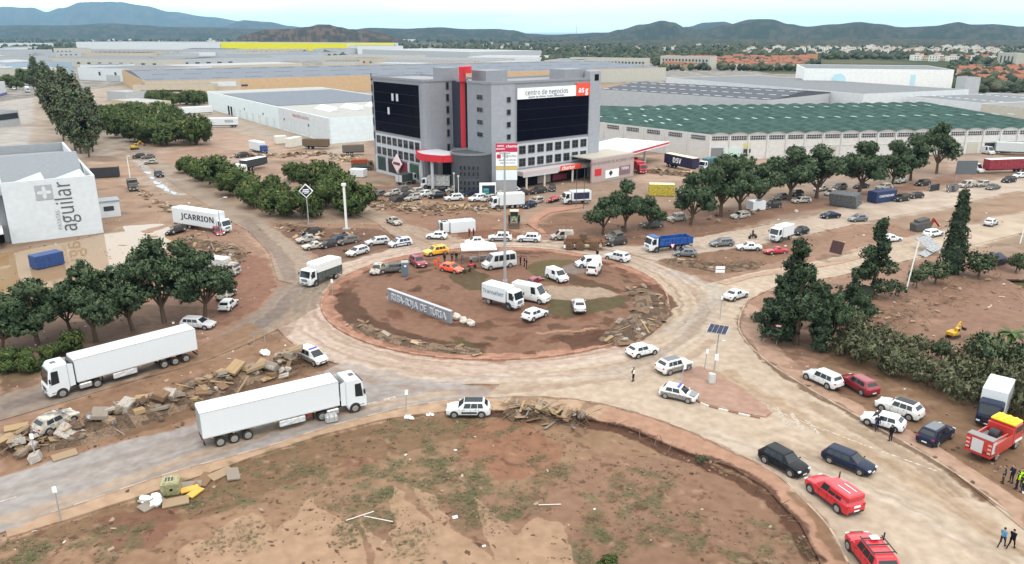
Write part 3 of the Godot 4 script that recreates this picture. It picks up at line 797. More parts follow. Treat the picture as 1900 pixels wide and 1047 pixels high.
func build_hills() -> void:
	var scrub := [Color(0.018,0.028,0.022),Color(0.028,0.036,0.026),Color(0.05,0.05,0.036)]
	var red := [Color(0.026,0.03,0.022),Color(0.045,0.038,0.03),Color(0.09,0.06,0.046)]
	# heights follow from the picture: (62 - y) / 1440 of the distance,plus the camera's height
	var sky := func(d: float,l: Array) -> Array:
		var o := []
		for q in l: o.append([q[0],38.0 + (62.0 - q[1]) / 1440.0 * d])
		return o
	ridge("mountain","pale blue mountain range fading into the haze",14500.0,2600.0,sky.call(14500.0,[[-500,40],[-200,28],[0,24],[60,18],[110,19],[133,27],[160,19],[200,10],[260,10],[310,17],[350,26],[420,34],[480,42],[560,50],[640,60],[720,62]]),scrub,1,0.05)
	ridge("mountain","faint low mountain beyond the ridge",11000.0,1200.0,sky.call(11000.0,[[380,62],[440,50],[480,39],[520,42],[560,49],[600,58],[640,62]]),scrub,2,0.05)
	ridge("hill","long low blue ridge behind the factory roofs",6200.0,1100.0,sky.call(6200.0,[[-700,55],[-200,50],[0,50],[100,47],[160,48],[240,45],[300,48],[350,51],[420,51],[500,54],[560,57],[620,60]]),scrub,3,0.05)
	ridge("hill","bare reddish cone shaped hill",3000.0,420.0,sky.call(3000.0,[[440,80],[480,62],[520,54],[560,53],[590,50],[610,46],[625,46],[645,50],[665,54],[690,55],[720,60],[750,70],[780,80]]),red,4,0.05)
	ridge("hill","dark wooded ridge behind the office block",5200.0,900.0,sky.call(5200.0,[[600,66],[660,56],[700,52],[760,53],[820,51],[870,54],[920,54],[950,56],[980,62],[1020,64],[1060,62],[1100,60],[1140,60]]),scrub,5,0.04)
	ridge("hill","small rise with a radio mast",4300.0,500.0,sky.call(4300.0,[[930,72],[960,60],[985,66],[1010,65],[1060,63],[1100,62],[1130,60],[1160,70]]),scrub,6,0.06)
	ridge("hill","distant hill seen between two nearer ones",7200.0,700.0,sky.call(7200.0,[[1220,60],[1260,50],[1290,43],[1320,42],[1350,48],[1400,60]]),scrub,7,0.04)
	ridge("hill","rounded double peaked hill over the town",4400.0,900.0,sky.call(4400.0,[[1060,68],[1110,62],[1140,55],[1180,46],[1215,39],[1232,42],[1260,52],[1290,54],[1330,46],[1370,38],[1405,37],[1440,46],[1470,50],[1520,46],[1560,42],[1600,46],[1640,52],[1660,53]]),scrub,8,0.05)
	ridge("hill","long flat wooded hill behind the white town",4000.0,800.0,sky.call(4000.0,[[1420,62],[1500,50],[1570,43],[1640,51],[1690,49],[1735,43],[1760,47],[1800,46],[1850,50],[1900,54],[2000,58],[2300,52],[2700,60]]),scrub,9,0.05)
	ridge("hill","low dark slope beneath the far hills",2900.0,500.0,sky.call(2900.0,[[820,84],[950,78],[1050,74],[1200,72],[1350,70],[1500,72],[1650,70],[1800,72],[1950,74],[2300,80]]),[Color(0.028,0.036,0.024),Color(0.04,0.044,0.03),Color(0.065,0.062,0.042)],10,0.08)
# ---------------------------------------------------------------- vehicles (forward is +x,origin on the ground between the axles)
var protos := {}
func glass() -> StandardMaterial3D: return mat("dark_glass",0.018,0.022,0.026,0.08,0.0,null,1.0,0.5)
func rubber() -> StandardMaterial3D: return mat("tyre_rubber",0.036,0.032,0.028,0.9)
func alloy() -> StandardMaterial3D: return mat("wheel_alloy",0.32,0.31,0.3,0.45,0.4)
func black() -> StandardMaterial3D: return mat("black_plastic",0.022,0.022,0.024,0.6)
func lamp_glass() -> StandardMaterial3D: return mat("lamp_glass",0.62,0.64,0.66,0.15,0.2)
func red_lens() -> StandardMaterial3D: return mat("red_lens",0.35,0.02,0.02,0.25)
func plate_white() -> StandardMaterial3D: return mat("number_plate_white",0.75,0.75,0.72,0.5)
func chassis_mat() -> StandardMaterial3D: return mat("chassis_dark",0.03,0.03,0.032,0.7)
func gloss(key: String,r: float,g: float,b: float,rough := 0.3) -> StandardMaterial3D:
	if mats.has(key): return mats[key]
	var m := mat(key,r,g,b,rough)
	m.clearcoat_enabled = true
	m.clearcoat = 0.5 if r > 0.1 else 0.0
	if r < 0.1: m.metallic_specular = 0.3
	m.clearcoat_roughness = 0.15
	return m
func paint_of(k: String) -> StandardMaterial3D:
	match k:
		"white": return gloss("car_white",0.7,0.72,0.73)
		"white_warm": return gloss("car_white_warm",0.68,0.675,0.65)
		"white_dull": return gloss("car_white_dull",0.6,0.61,0.61,0.4)
		"silver": return gloss("car_silver",0.5,0.5,0.5,0.35)
		"grey": return gloss("car_grey",0.14,0.145,0.15)
		"black": return gloss("car_black",0.012,0.013,0.016,0.22)
		"navy": return gloss("car_navy",0.014,0.02,0.045)
		"blue": return gloss("car_blue",0.02,0.07,0.3)
		"red": return gloss("car_red",0.5,0.015,0.025)
		"maroon": return gloss("car_maroon",0.22,0.012,0.022)
		"orange": return gloss("car_orange",0.95,0.1,0.03)
		"yellow": return gloss("car_yellow",0.85,0.46,0.04)
		"beige": return gloss("car_beige",0.45,0.4,0.33)
		"mud": return mat("mud_coated",0.2,0.145,0.1,0.9,0.0,t_dirt,1.4)
		"muddy_white": return mat("mud_splashed_white",0.6,0.55,0.48,0.7,0.0,noise_tex(0.006,0.5,1.0,4,14,512,0.4),3.0)
		"muddy_grey": return mat("mud_splashed_grey",0.2,0.18,0.16,0.8,0.0,t_dirt,1.1)
		"muddy_dark": return mat("mud_splashed_dark",0.07,0.06,0.055,0.8,0.0,t_dirt,1.1)
	return gloss("car_white",0.7,0.72,0.73)
func wheel(parent: Node3D,at: Vector3,r: float,w: float,side: float) -> void:
	var key := "wheel%s_%s" % [r,w]
	if not protos.has(key):
		var t := MB.new()
		t.cyl(V(0,0,-w * 0.5),V(0,0,w * 0.36),r,r,16)
		t.cyl(V(0,0,w * 0.36),V(0,0,w * 0.5),r,r * 0.92,16)
		var h := MB.new()
		h.cyl(V(0,0,w * 0.5),V(0,0,w * 0.53),r * 0.66,r * 0.6,14)
		h.cyl(V(0,0,w * 0.53),V(0,0,w * 0.58),r * 0.2,r * 0.16,8)
		for i in 5:
			var d := V(cos(TAU * i / 5),sin(TAU * i / 5),0)
			h.bar(d * r * 0.15 + V(0,0,w * 0.54),d * r * 0.6 + V(0,0,w * 0.54),r * 0.14,r * 0.1)
		protos[key] = [t.mesh(40),h.mesh(40)]
	var tyre := part("wheel",protos[key][0],rubber(),parent)
	tyre.position = at
	if side < 0: tyre.rotation.y = PI
	part("rim",protos[key][1],alloy(),tyre)
# a: length,width,height,hood end,screen top,roof end,tail base (from the front,shares of the length),belt,hood height
func car_proto(kind: String) -> Node3D:
	if protos.has(kind): return protos[kind]
	var d: Dictionary = {
		"hatch": {"l": 4.1,"w": 1.76,"h": 1.48,"cowl": 0.24,"rf": 0.42,"rr": 0.83,"tb": 0.965,"belt": 0.93,"hood": 0.84,"tail": 0.98,"ng": 2},
		"sedan": {"l": 4.6,"w": 1.8,"h": 1.44,"cowl": 0.27,"rf": 0.43,"rr": 0.68,"tb": 0.86,"belt": 0.92,"hood": 0.84,"tail": 0.95,"ng": 2},
		"wagon": {"l": 4.6,"w": 1.8,"h": 1.48,"cowl": 0.25,"rf": 0.41,"rr": 0.9,"tb": 0.975,"belt": 0.94,"hood": 0.86,"tail": 0.98,"ng": 3},
		"suv": {"l": 4.6,"w": 1.9,"h": 1.68,"cowl": 0.26,"rf": 0.4,"rr": 0.86,"tb": 0.97,"belt": 1.06,"hood": 1.0,"tail": 1.1,"ng": 3},
		"mpv": {"l": 4.5,"w": 1.84,"h": 1.66,"cowl": 0.17,"rf": 0.38,"rr": 0.9,"tb": 0.975,"belt": 1.0,"hood": 0.92,"tail": 1.05,"ng": 3},
		"coupe": {"l": 4.4,"w": 1.8,"h": 1.4,"cowl": 0.29,"rf": 0.45,"rr": 0.66,"tb": 0.9,"belt": 0.92,"hood": 0.84,"tail": 0.96,"ng": 2},
		"van": {"l": 4.4,"w": 1.85,"h": 1.85,"cowl": 0.2,"rf": 0.36,"rr": 0.965,"tb": 0.985,"belt": 1.08,"hood": 0.98,"tail": 1.08,"ng": 1},
		"tall_van": {"l": 5.9,"w": 2.05,"h": 2.55,"cowl": 0.14,"rf": 0.27,"rr": 0.975,"tb": 0.985,"belt": 1.28,"hood": 1.14,"tail": 1.25,"ng": 1},
		"minibus": {"l": 5.9,"w": 2.05,"h": 2.5,"cowl": 0.14,"rf": 0.27,"rr": 0.97,"tb": 0.985,"belt": 1.28,"hood": 1.14,"tail": 1.25,"ng": 4},
	}[kind]
	var root := Node3D.new()
	var L: float = d.l
	var hw: float = d.w * 0.5
	var X := func(s: float) -> float: return L * (0.5 - s)
	var lo := 0.24
	var body := MB.new()
	# lower body: rings over the length
	var rings := []
	for q in [[0.0,d.hood - 0.28,0.76,0.34],[0.025,d.hood - 0.14,0.9,0.26],[0.09,d.hood - 0.05,0.97,lo],[d.cowl * 0.65,d.hood + 0.02,1.0,lo],[d.cowl,d.belt,1.0,lo],[0.5,d.belt + 0.02,1.0,lo],[d.rr,lerpf(d.belt,d.tail,0.7),1.0,lo],[d.tb - 0.02,d.tail,0.97,lo],[0.985,d.tail - 0.08,0.92,0.3],[1.0,d.tail - 0.3,0.84,0.36]]:
		var x: float = X.call(q[0])
		var w: float = hw * q[2]
		var y: float = q[1]
		var b: float = q[3]
		var ring := []
		for e in [[0.86,b],[0.98,b + 0.1],[1.0,lerpf(b,y,0.5)],[0.97,y - 0.07],[0.9,y],[0.4,y + 0.035]]: ring.append(V(x,e[1],w * e[0]))
		for e in [[0.4,y + 0.035],[0.9,y],[0.97,y - 0.07],[1.0,lerpf(b,y,0.5)],[0.98,b + 0.1],[0.86,b]]: ring.append(V(x,e[1],-w * e[0]))
		rings.append(ring)
	body.loft(rings)
	# cabin
	var wr := hw * (0.76 if d.h < 1.8 else 0.88)
	var wb := hw * 0.955
	var yb0: float = d.belt - 0.03
	var yb1: float = d.tail - 0.02
	var yr: float = d.h - 0.05
	var base := [V(X.call(d.cowl),yb0,wb * 0.9),V(X.call(d.rf) + 0.1,yb0,wb),V(X.call(d.rr),lerpf(yb0,yb1,0.8),wb),V(X.call(d.tb),yb1,wb * 0.9)]
	var roof := [V(X.call(d.rf),yr - 0.03,wr * 0.92),V(X.call(d.rf) - 0.12,yr,wr),V(X.call(d.rr) + 0.14,yr - 0.02,wr),V(X.call(d.rr),yr - 0.06,wr * 0.92)]
	var cap := []
	var brow := []
	for p in roof:
		brow.append(V(p.x * 0.985,d.h - 0.018,p.z * 0.93))
		cap.append(V(p.x * 0.9,d.h + 0.012,p.z * 0.6))
	var flip := func(a: Array) -> Array:
		var o := a.duplicate()
		for i in range(a.size() - 1,-1,-1): o.append(V(a[i].x,a[i].y,-a[i].z))
		o.reverse()
		return o
	body.loft([flip.call(base),flip.call(roof),flip.call(brow),flip.call(cap)])
	part("body",body.mesh(50),paint_of("white"),root,true)
	# windows stand just proud of the cabin
	var pane := func(a: Vector3,b: Vector3,c: Vector3,e: Vector3,s0: float,s1: float,t0: float,t1: float) -> ArrayMesh:
		var m := MB.new()
		var pt := func(s: float,t: float) -> Vector3: return a.lerp(b,s).lerp(e.lerp(c,s),t)
		var nn := (b - a).cross(e - a).normalized() * 0.012
		var q0: Vector3 = pt.call(s0,t0)
		var q1: Vector3 = pt.call(s1,t0)
		var q2: Vector3 = pt.call(s1,t1)
		var q3: Vector3 = pt.call(s0,t1)
		m.quad(q0 + nn,q1 + nn,q2 + nn,q3 + nn)
		m.quad(q0 - nn,q1 - nn,q1 + nn,q0 + nn)
		m.quad(q3 + nn,q2 + nn,q2 - nn,q3 - nn)
		m.quad(q0 - nn,q0 + nn,q3 + nn,q3 - nn)
		m.quad(q1 + nn,q1 - nn,q2 - nn,q2 + nn)
		return m.mesh()
	var mz := func(v: Vector3) -> Vector3: return V(v.x,v.y,-v.z)
	part("windscreen",pane.call(base[0],mz.call(base[0]),mz.call(roof[0]),roof[0],0.04,0.96,0.08,0.95),glass(),root)
	if d.ng > 1 or kind == "van":
		part("rear_window",pane.call(mz.call(base[3]),base[3],roof[3],mz.call(roof[3]),0.07,0.93,0.3 if d.ng > 1 else 0.4,0.9),glass(),root)
	var cuts: Array = {1: [[0.02,0.36 if kind == "van" else 0.2]],2: [[0.03,0.49],[0.53,0.95]],3: [[0.02,0.34],[0.37,0.68],[0.71,0.96]],4: [[0.02,0.2],[0.23,0.46],[0.48,0.7],[0.72,0.96]]}[d.ng]
	for c in cuts:
		part("side_window",pane.call(base[2],base[1],roof[1],roof[2],1.0 - c[1],1.0 - c[0],0.1,0.9),glass(),root)
		part("side_window",pane.call(mz.call(base[1]),mz.call(base[2]),mz.call(roof[2]),mz.call(roof[1]),c[0],c[1],0.1,0.9),glass(),root)
	# quarter lights in the front pillar of vans keep the outline
	var r := 0.33 if d.h < 1.6 else 0.37
	var ax0: float = X.call(0.185 if d.cowl > 0.18 else 0.155)
	var ax1: float = X.call(0.8 if L < 5 else 0.77)
	for x in [ax0,ax1]:
		for s in [1.0,-1.0]:
			wheel(root,V(x,r,s * (hw - 0.08)),r,0.22,s)
	var dark := MB.new()
	for x in [ax0,ax1]:
		for s in [1.0,-1.0]: dark.cyl(V(x,r + 0.02,s * (hw - 0.24)),V(x,r + 0.02,s * (hw + 0.006)),r + 0.07,r + 0.07,16)
	dark.box(V(0,lo - 0.02,0),V(L * 0.9,0.1,hw * 1.7))
	dark.box(V(X.call(0.0) - 0.03,d.hood - 0.36,0),V(0.08,0.13,hw * 1.0))
	dark.box(V(X.call(0.0) - 0.02,0.4,0),V(0.1,0.1,hw * 1.3))
	dark.box(V(X.call(1.0) + 0.03,0.42,0),V(0.1,0.14,hw * 1.5))
	for s in [1.0,-1.0]:
		for q in ([0.37,0.55,0.74] if d.ng > 1 else [0.2,0.42]): dark.box(V(X.call(q),lerpf(lo,d.belt,0.55),s * (hw - 0.001)),V(0.02,(d.belt - lo) * 0.7,0.012))
		dark.box(V(0,lo + 0.08,s * (hw - 0.01)),V(L * 0.46,0.12,0.03))
	part("trim",dark.mesh(),black(),root)
	for s in [1.0,-1.0]:
		var m := MB.new()
		m.soft_box(V(X.call(0.02),d.hood - 0.2,s * hw * 0.7),V(0.2,0.15,hw * 0.36),0.03)
		part("headlight",m.mesh(),lamp_glass(),root)
		m = MB.new()
		m.soft_box(V(X.call(0.985),d.tail - 0.16 if d.ng != 1 else 0.95,s * hw * 0.76),V(0.12,0.17 if d.ng != 1 else 0.5,hw * 0.28),0.02)
		part("tail_light",m.mesh(),red_lens(),root)
		m = MB.new()
		m.soft_box(V(X.call(d.cowl) - 0.18,d.belt + 0.06,s * (hw + 0.07)),V(0.12,0.13,0.2),0.03)
		part("mirror",m.mesh(),paint_of("white"),root,true)
		m = MB.new()
		for c in [0.36,0.62] if d.ng > 1 else [0.33]: m.box(V(X.call(c + 0.05),d.belt - 0.1,s * (hw + 0.005)),V(0.18,0.03,0.03))
		part("door_handle",m.mesh(),black(),root)
	for q in [[0.0,0.45],[1.0,0.55]]:
		var m := MB.new()
		m.box(V(X.call(q[0]) + (0.03 if q[0] == 0.0 else -0.03),q[1],0),V(0.02,0.11,0.5))
		part("number_plate",m.mesh(),plate_white(),root)
	protos[kind] = root
	return root
func car(kind: String,colour: String,at: Vector3,turn: float,label: String,group := "",category := "car",size := 1.0) -> Node3D:
	var nm: String = {"van": "van","tall_van": "van","minibus": "minibus"}.get(kind,"car")
	if colour == "white": colour = ["white","white_warm","white_dull"][absi(int(at.x * 7.0 + at.z * 3.0)) % 3]
	return again(car_proto(kind),nm,label,category,on(at),turn,group,paint_of(colour),Vector3.ONE * size)
# extra fittings of one vehicle
func light_bar(o: Node3D,y: float,x: float,m: StandardMaterial3D) -> void:
	var b := MB.new()
	b.soft_box(V(x,y,0),V(0.3,0.13,1.1),0.04)
	part("light_bar",b.mesh(),m,o)
func roof_panel(o: Node3D,kind: String,called: String,m: StandardMaterial3D) -> void:
	var d: Array = {"hatch": [-0.45,0.5,0.95,1.5],"mpv": [-0.6,0.5,1.0,1.68],"suv": [-1.5,0.4,1.08,1.7],"sedan": [-0.5,0.3,1.0,1.46],"wagon": [-0.6,0.5,1.0,1.5]}[kind]
	var b := MB.new()
	b.soft_box(V((d[0] + d[1]) * 0.5,d[3] - 0.005,0),V(d[1] - d[0],0.05,d[2]),0.015)
	part(called,b.mesh(),m,o)
func side_stripe(o: Node3D,y: float,h: float,x0: float,x1: float,z: float,m: StandardMaterial3D) -> void:
	for s in [1.0,-1.0]:
		var b := MB.new()
		b.box(V((x0 + x1) * 0.5,y,s * z),V(x1 - x0,h,0.02))
		part("stripe",b.mesh(),m,o)
# ---------------------------------------------------------------- lorries
func cab(root: Node3D,x: float,w: float,h: float,long: float,paint: StandardMaterial3D,sleeper := true) -> void:
	# x: the front; the cab stands from 0.42 m up
	var b := MB.new()
	var prof := [Vector2(x - 0.1,0.42),Vector2(x,0.6),Vector2(x,1.55),Vector2(x - 0.12,1.75),Vector2(x - 0.38,h - 0.55),Vector2(x - 0.75,h - 0.06),Vector2(x - 1.0,h),Vector2(x - long,h),Vector2(x - long,0.95),Vector2(x - long + 0.25,0.42)]
	if not sleeper: prof = [Vector2(x - 0.08,0.42),Vector2(x,0.58),Vector2(x,1.35),Vector2(x - 0.1,1.5),Vector2(x - 0.42,h - 0.12),Vector2(x - 0.6,h),Vector2(x - long,h),Vector2(x - long,0.85),Vector2(x - long + 0.2,0.42)]
	b.extrude(prof,w,0.14)
	part("cab",b.mesh(30),paint,root,true)
	var y0: float = prof[3].y + 0.08
	var y1: float = (h - 0.62) if sleeper else (h - 0.2)
	var xa: float = prof[3].x
	var xb: float = prof[4].x
	var k: float = (xa - xb) / (prof[4].y - prof[3].y)
	var X := func(y: float) -> float: return xa - (y - prof[3].y) * k + 0.012
	var g := MB.new()
	g.quad(V(X.call(y0),y0,w * 0.43),V(X.call(y0),y0,-w * 0.43),V(X.call(y1),y1,-w * 0.43),V(X.call(y1),y1,w * 0.43))
	g.quad(V(X.call(y1) - 0.03,y1,w * 0.43),V(X.call(y1) - 0.03,y1,-w * 0.43),V(X.call(y0) - 0.03,y0,-w * 0.43),V(X.call(y0) - 0.03,y0,w * 0.43))
	part("windscreen",g.mesh(),glass(),root)
	for s in [1.0,-1.0]:
		g = MB.new()
		var z: float = s * (w * 0.5 - 0.004)
		var q := [V(x - 0.42,y0 - 0.12,z),V(x - 1.25,y0 - 0.02,z),V(x - 1.25,y1,z),V(x - 0.58,y1,z)]
		var t := V(0,0,s * 0.016)
		var r := []
		for p in q: r.append(p + t)
		if s > 0: g.quad(r[1],r[0],r[3],r[2])
		else: g.quad(r[0],r[1],r[2],r[3])
		part("side_window",g.mesh(),glass(),root)
		g = MB.new()
		g.soft_box(V(x - 0.02,0.82,s * w * 0.38),V(0.1,0.2,0.36),0.03)
		part("headlight",g.mesh(),lamp_glass(),root)
		g = MB.new()
		g.soft_box(V(x - 0.3,y0 + 0.45,s * (w * 0.5 + 0.2)),V(0.16,0.5 if sleeper else 0.35,0.2),0.03)
		g.bar(V(x - 0.35,y0 + 0.65,s * w * 0.48),V(x - 0.32,y0 + 0.65,s * (w * 0.5 + 0.2)),0.04)
		part("mirror",g.mesh(),black(),root)
		g = MB.new()
		g.cyl(V(x - 1.35,0.52,s * (w * 0.5 - 0.34)),V(x - 1.35,0.52,s * (w * 0.5 + 0.008)),0.62,0.62,18)
		part("wheel_arch",g.mesh(),black(),root)
		g = MB.new()
		for yy in [0.6,0.85]: g.box(V(x - 0.55,yy - 0.05,s * (w * 0.5 + 0.005)),V(0.4,0.06,0.03))
		part("step",g.mesh(),black(),root)
	g = MB.new()
	for i in 4: g.box(V(x + 0.005,0.98 + i * 0.12,0),V(0.03,0.07,w * 0.5))
	g.box(V(x + 0.005,0.62,0),V(0.04,0.16,w * 0.55))
	part("grille",g.mesh(),black(),root)
	g = MB.new()
	g.box(V(x + 0.012,0.64,0),V(0.04,0.11,0.5))
	part("number_plate",g.mesh(),plate_white(),root)
	if sleeper:
		g = MB.new()
		g.bar(V(x - 0.32,y1 + 0.1,w * 0.42),V(x - 0.32,y1 + 0.1,-w * 0.42),0.1,0.06)
		part("sun_visor",g.mesh(),black(),root)
		for s in [1.0,-1.0]:
			g = MB.new()
			g.quad(V(x - long,1.0,s * w * 0.46),V(x - long - 0.55,1.1,s * w * 0.48),V(x - long - 0.55,h - 0.25,s * w * 0.48),V(x - long,h - 0.1,s * w * 0.46))
			part("side_fairing",g.mesh(),paint,root,true)
		g = MB.new()
		g.box(V(x - 1.2,h + 0.012,0),V(0.55,0.03,0.7))
		part("roof_hatch",g.mesh(),glass(),root)
# articulated lorry: tractor and refrigerated semi-trailer,front of the cab at x = 8.25
func artic(label: String,at: Vector3,turn: float,group := "") -> Node3D:
	var o := thing("articulated_lorry",label,"lorry",on(at),turn,group)
	var white := gloss("lorry_white",0.64,0.67,0.69)
	cab(o,8.25,2.5,3.85,2.25,white)
	var m := MB.new()
	m.box(V(5.2,0.75,0),V(4.6,0.25,0.9))
	m.box(V(-1.2,1.05,0),V(12.5,0.18,1.1))
	m.box(V(5.1,1.1,0),V(1.2,0.14,1.0))
	for z in [0.3,-0.3]: m.bar(V(5.9,2.6,z),V(5.45,1.6,z * 1.6),0.06)
	part("chassis",m.mesh(),chassis_mat(),o)
	m = MB.new()
	m.soft_box(V(-1.45,2.62,0),V(13.5,2.72,2.56),0.06)
	var box := part("trailer_body",m.mesh(),white,o)
	m = MB.new()
	for s in [1.0,-1.0]:
		m.box(V(-1.45,3.95,s * 1.27),V(13.42,0.08,0.05))
		m.box(V(-1.45,1.31,s * 1.275),V(13.42,0.1,0.05))
	part("edge_rail",m.mesh(),mat("rail_grey",0.6,0.61,0.62,0.4,0.5),box)
	m = MB.new()
	for i in 11:
		for s in [1.0,-1.0]: m.box(V(-7.6 + i * 1.22,2.6,s * 1.281),V(0.025,2.5,0.012))
	part("seam",m.mesh(),mat("seam_grey",0.68,0.71,0.74,0.5),box)
	m = MB.new()
	for i in 7:
		for s in [1.0,-1.0]: m.box(V(-7.4 + i * 2.0,1.18,s * 1.29),V(0.16,0.07,0.03))
	part("side_marker",m.mesh(),mat("marker_amber",0.7,0.25,0.02,0.4),box)
	m = MB.new()
	for z in [-0.62,0.62]: m.box(V(-8.215,2.62,z),V(0.04,2.56,1.2))
	var doors := part("rear_door",m.mesh(),mat("door_grey",0.5,0.52,0.54,0.45),o)
	m = MB.new()
	for z in [-0.95,-0.3,0.3,0.95]: m.cyl(V(-8.26,1.35,z),V(-8.26,3.9,z),0.025,0.025,6)
	part("locking_bar",m.mesh(),mat("bar_steel",0.4,0.4,0.4,0.4,0.7),doors)
	m = MB.new()
	m.soft_box(V(5.42,2.9,0),V(0.3,1.6,2.0),0.08)
	part("cooling_unit",m.mesh(),mat("unit_dark",0.05,0.05,0.055,0.5),o)
	m = MB.new()
	m.box(V(-8.1,0.6,0),V(0.12,0.16,2.4))
	part("rear_bumper",m.mesh(),chassis_mat(),o)
	for s in [1.0,-1.0]:
		m = MB.new()
		m.soft_box(V(-8.2,0.95,s * 0.95),V(0.08,0.16,0.45),0.02)
		part("tail_light",m.mesh(),red_lens(),o)
		m = MB.new()
		m.soft_box(V(0.3,0.83,s * 1.2),V(2.6,0.62,0.3),0.05)
		part("side_locker",m.mesh(),mat("skirt_white",0.72,0.73,0.74,0.4,0.0,t_dirt,2.0),o)
		m = MB.new()
		m.soft_box(V(4.5,0.72,s * 1.08),V(1.3,0.6,0.5),0.1)
		part("fuel_tank",m.mesh(),mat("tank_alloy",0.55,0.56,0.57,0.35,0.6),o)
		m = MB.new()
		m.bar(V(2.6,0.2,s * 0.7),V(2.6,1.0,s * 0.7),0.12)
		part("landing_leg",m.mesh(),chassis_mat(),o)
		for x in [6.9,3.35,-4.1,-5.4,-6.7]: wheel(o,V(x,0.5,s * 1.1),0.5,0.36,s)
	m = MB.new()
	m.box(V(2.1,0.85,0.6),V(0.5,0.5,0.5))
	part("reservoir",m.mesh(),mat("reservoir_red",0.32,0.03,0.02,0.5),o)
	return o
# rigid box lorry or box van; cargo: "box","tarp","tipper"
func lorry(label: String,at: Vector3,turn: float,long: float,cargo: String,cab_paint: StandardMaterial3D,cargo_paint: StandardMaterial3D,top := 3.2,group := "",w := 2.3,called := "box_lorry",category := "lorry") -> Node3D:
	var o := thing(called,label,category,on(at),turn,group)
	var f := long * 0.5
	var big := top > 2.95
	var ch := 2.75 if big else 2.15
	var cl := 1.7
	var bw := w - 0.15
	cab(o,f,bw,ch,cl,cab_paint,false)
	var m := MB.new()
	m.box(V(-cl * 0.3,0.72,0),V(long - cl * 0.9,0.2,0.9))
	m.box(V(-f + 0.1,0.55,0),V(0.1,0.14,w * 0.9))
	part("chassis",m.mesh(),chassis_mat(),o)
	var x0 := -f
	var x1 := f - cl - 0.15
	var mid := (x0 + x1) * 0.5
	var bl := x1 - x0
	if cargo == "box":
		m = MB.new()
		m.soft_box(V(mid,(top + 0.9) * 0.5,0),V(bl,top - 0.9,w),0.06)
		var b := part("cargo_box",m.mesh(),cargo_paint,o)
		m = MB.new()
		for z in [-0.26,0.26]: m.box(V(x0 - 0.012,(top + 0.95) * 0.5,z * w),V(0.03,top - 1.15,w * 0.46))
		part("rear_door",m.mesh(),mat("door_grey",0.5,0.52,0.54,0.45),o)
		m = MB.new()
		for s in [1.0,-1.0]: m.box(V(mid,0.95,s * w * 0.5),V(bl - 0.1,0.1,0.03))
		part("edge_rail",m.mesh(),mat("rail_grey",0.6,0.61,0.62,0.4,0.5),b)
	elif cargo == "tarp":
		m = MB.new()
		m.soft_box(V(mid,1.55,0),V(bl,1.2,w),0.05)
		var b := part("cargo_body",m.mesh(),mat("body_grey_green",0.09,0.11,0.1,0.6,0.0,t_dirt,1.5),o)
		m = MB.new()
		for i in int(bl / 0.7):
			for s in [1.0,-1.0]: m.box(V(x0 + 0.4 + i * 0.7,1.55,s * (w * 0.5 + 0.02)),V(0.1,1.2,0.06))
		part("stanchion",m.mesh(),mat("body_grey_green"),b)
		m = MB.new()
		m.extrude([Vector2(x0 - 0.03,2.1),Vector2(x1 + 0.03,2.1),Vector2(x1 + 0.03,top - 0.15),Vector2(x1 - 0.3,top),Vector2(x0 + 0.3,top - 0.05),Vector2(x0 - 0.03,top - 0.25)],w + 0.04,0.2)
		part("tarpaulin",m.mesh(25),cargo_paint,o)
	elif cargo == "tipper":
		m = MB.new()
		var t := 0.1
		m.box(V(mid,1.15,0),V(bl,0.12,w))
		for s in [1.0,-1.0]: m.box(V(mid,1.75,s * (w * 0.5 - t * 0.5)),V(bl,1.3,t))
		m.box(V(x1 - t * 0.5,2.0,0),V(t,1.8,w - 0.01))
		m.box(V(x0 + t * 0.5,1.7,0),V(t,1.15,w - 0.01))
		m.box(V(x1 + 0.5,2.85,0),V(1.3,0.12,w))
		var b := part("tipper_body",m.mesh(),cargo_paint,o)
		m = MB.new()
		for i in int(bl / 0.8):
			for s in [1.0,-1.0]: m.box(V(x0 + 0.4 + i * 0.8,1.72,s * (w * 0.5 + 0.03)),V(0.12,1.36,0.07))
		part("rib",m.mesh(),cargo_paint,b)
		m = MB.new()
		m.cyl(V(x1 - 0.1,0.8,0),V(x1 - 0.2,1.15,0),0.12,0.12,8)
		part("hydraulic_ram",m.mesh(),chassis_mat(),o)
	for s in [1.0,-1.0]:
		m = MB.new()
		m.soft_box(V(x0 - 0.02,0.72,s * w * 0.38),V(0.08,0.14,0.32),0.02)
		part("tail_light",m.mesh(),red_lens(),o)
		var r := 0.48 if big else 0.36
		wheel(o,V(f - 1.35,r,s * (bw * 0.5 - 0.16)),r,0.3,s)
		wheel(o,V(x0 + bl * 0.28,r,s * (w * 0.5 - 0.2)),r,0.36,s)
		if long > 7.5: wheel(o,V(x0 + bl * 0.28 + 1.25,r,s * (w * 0.5 - 0.2)),r,0.36,s)
	return o
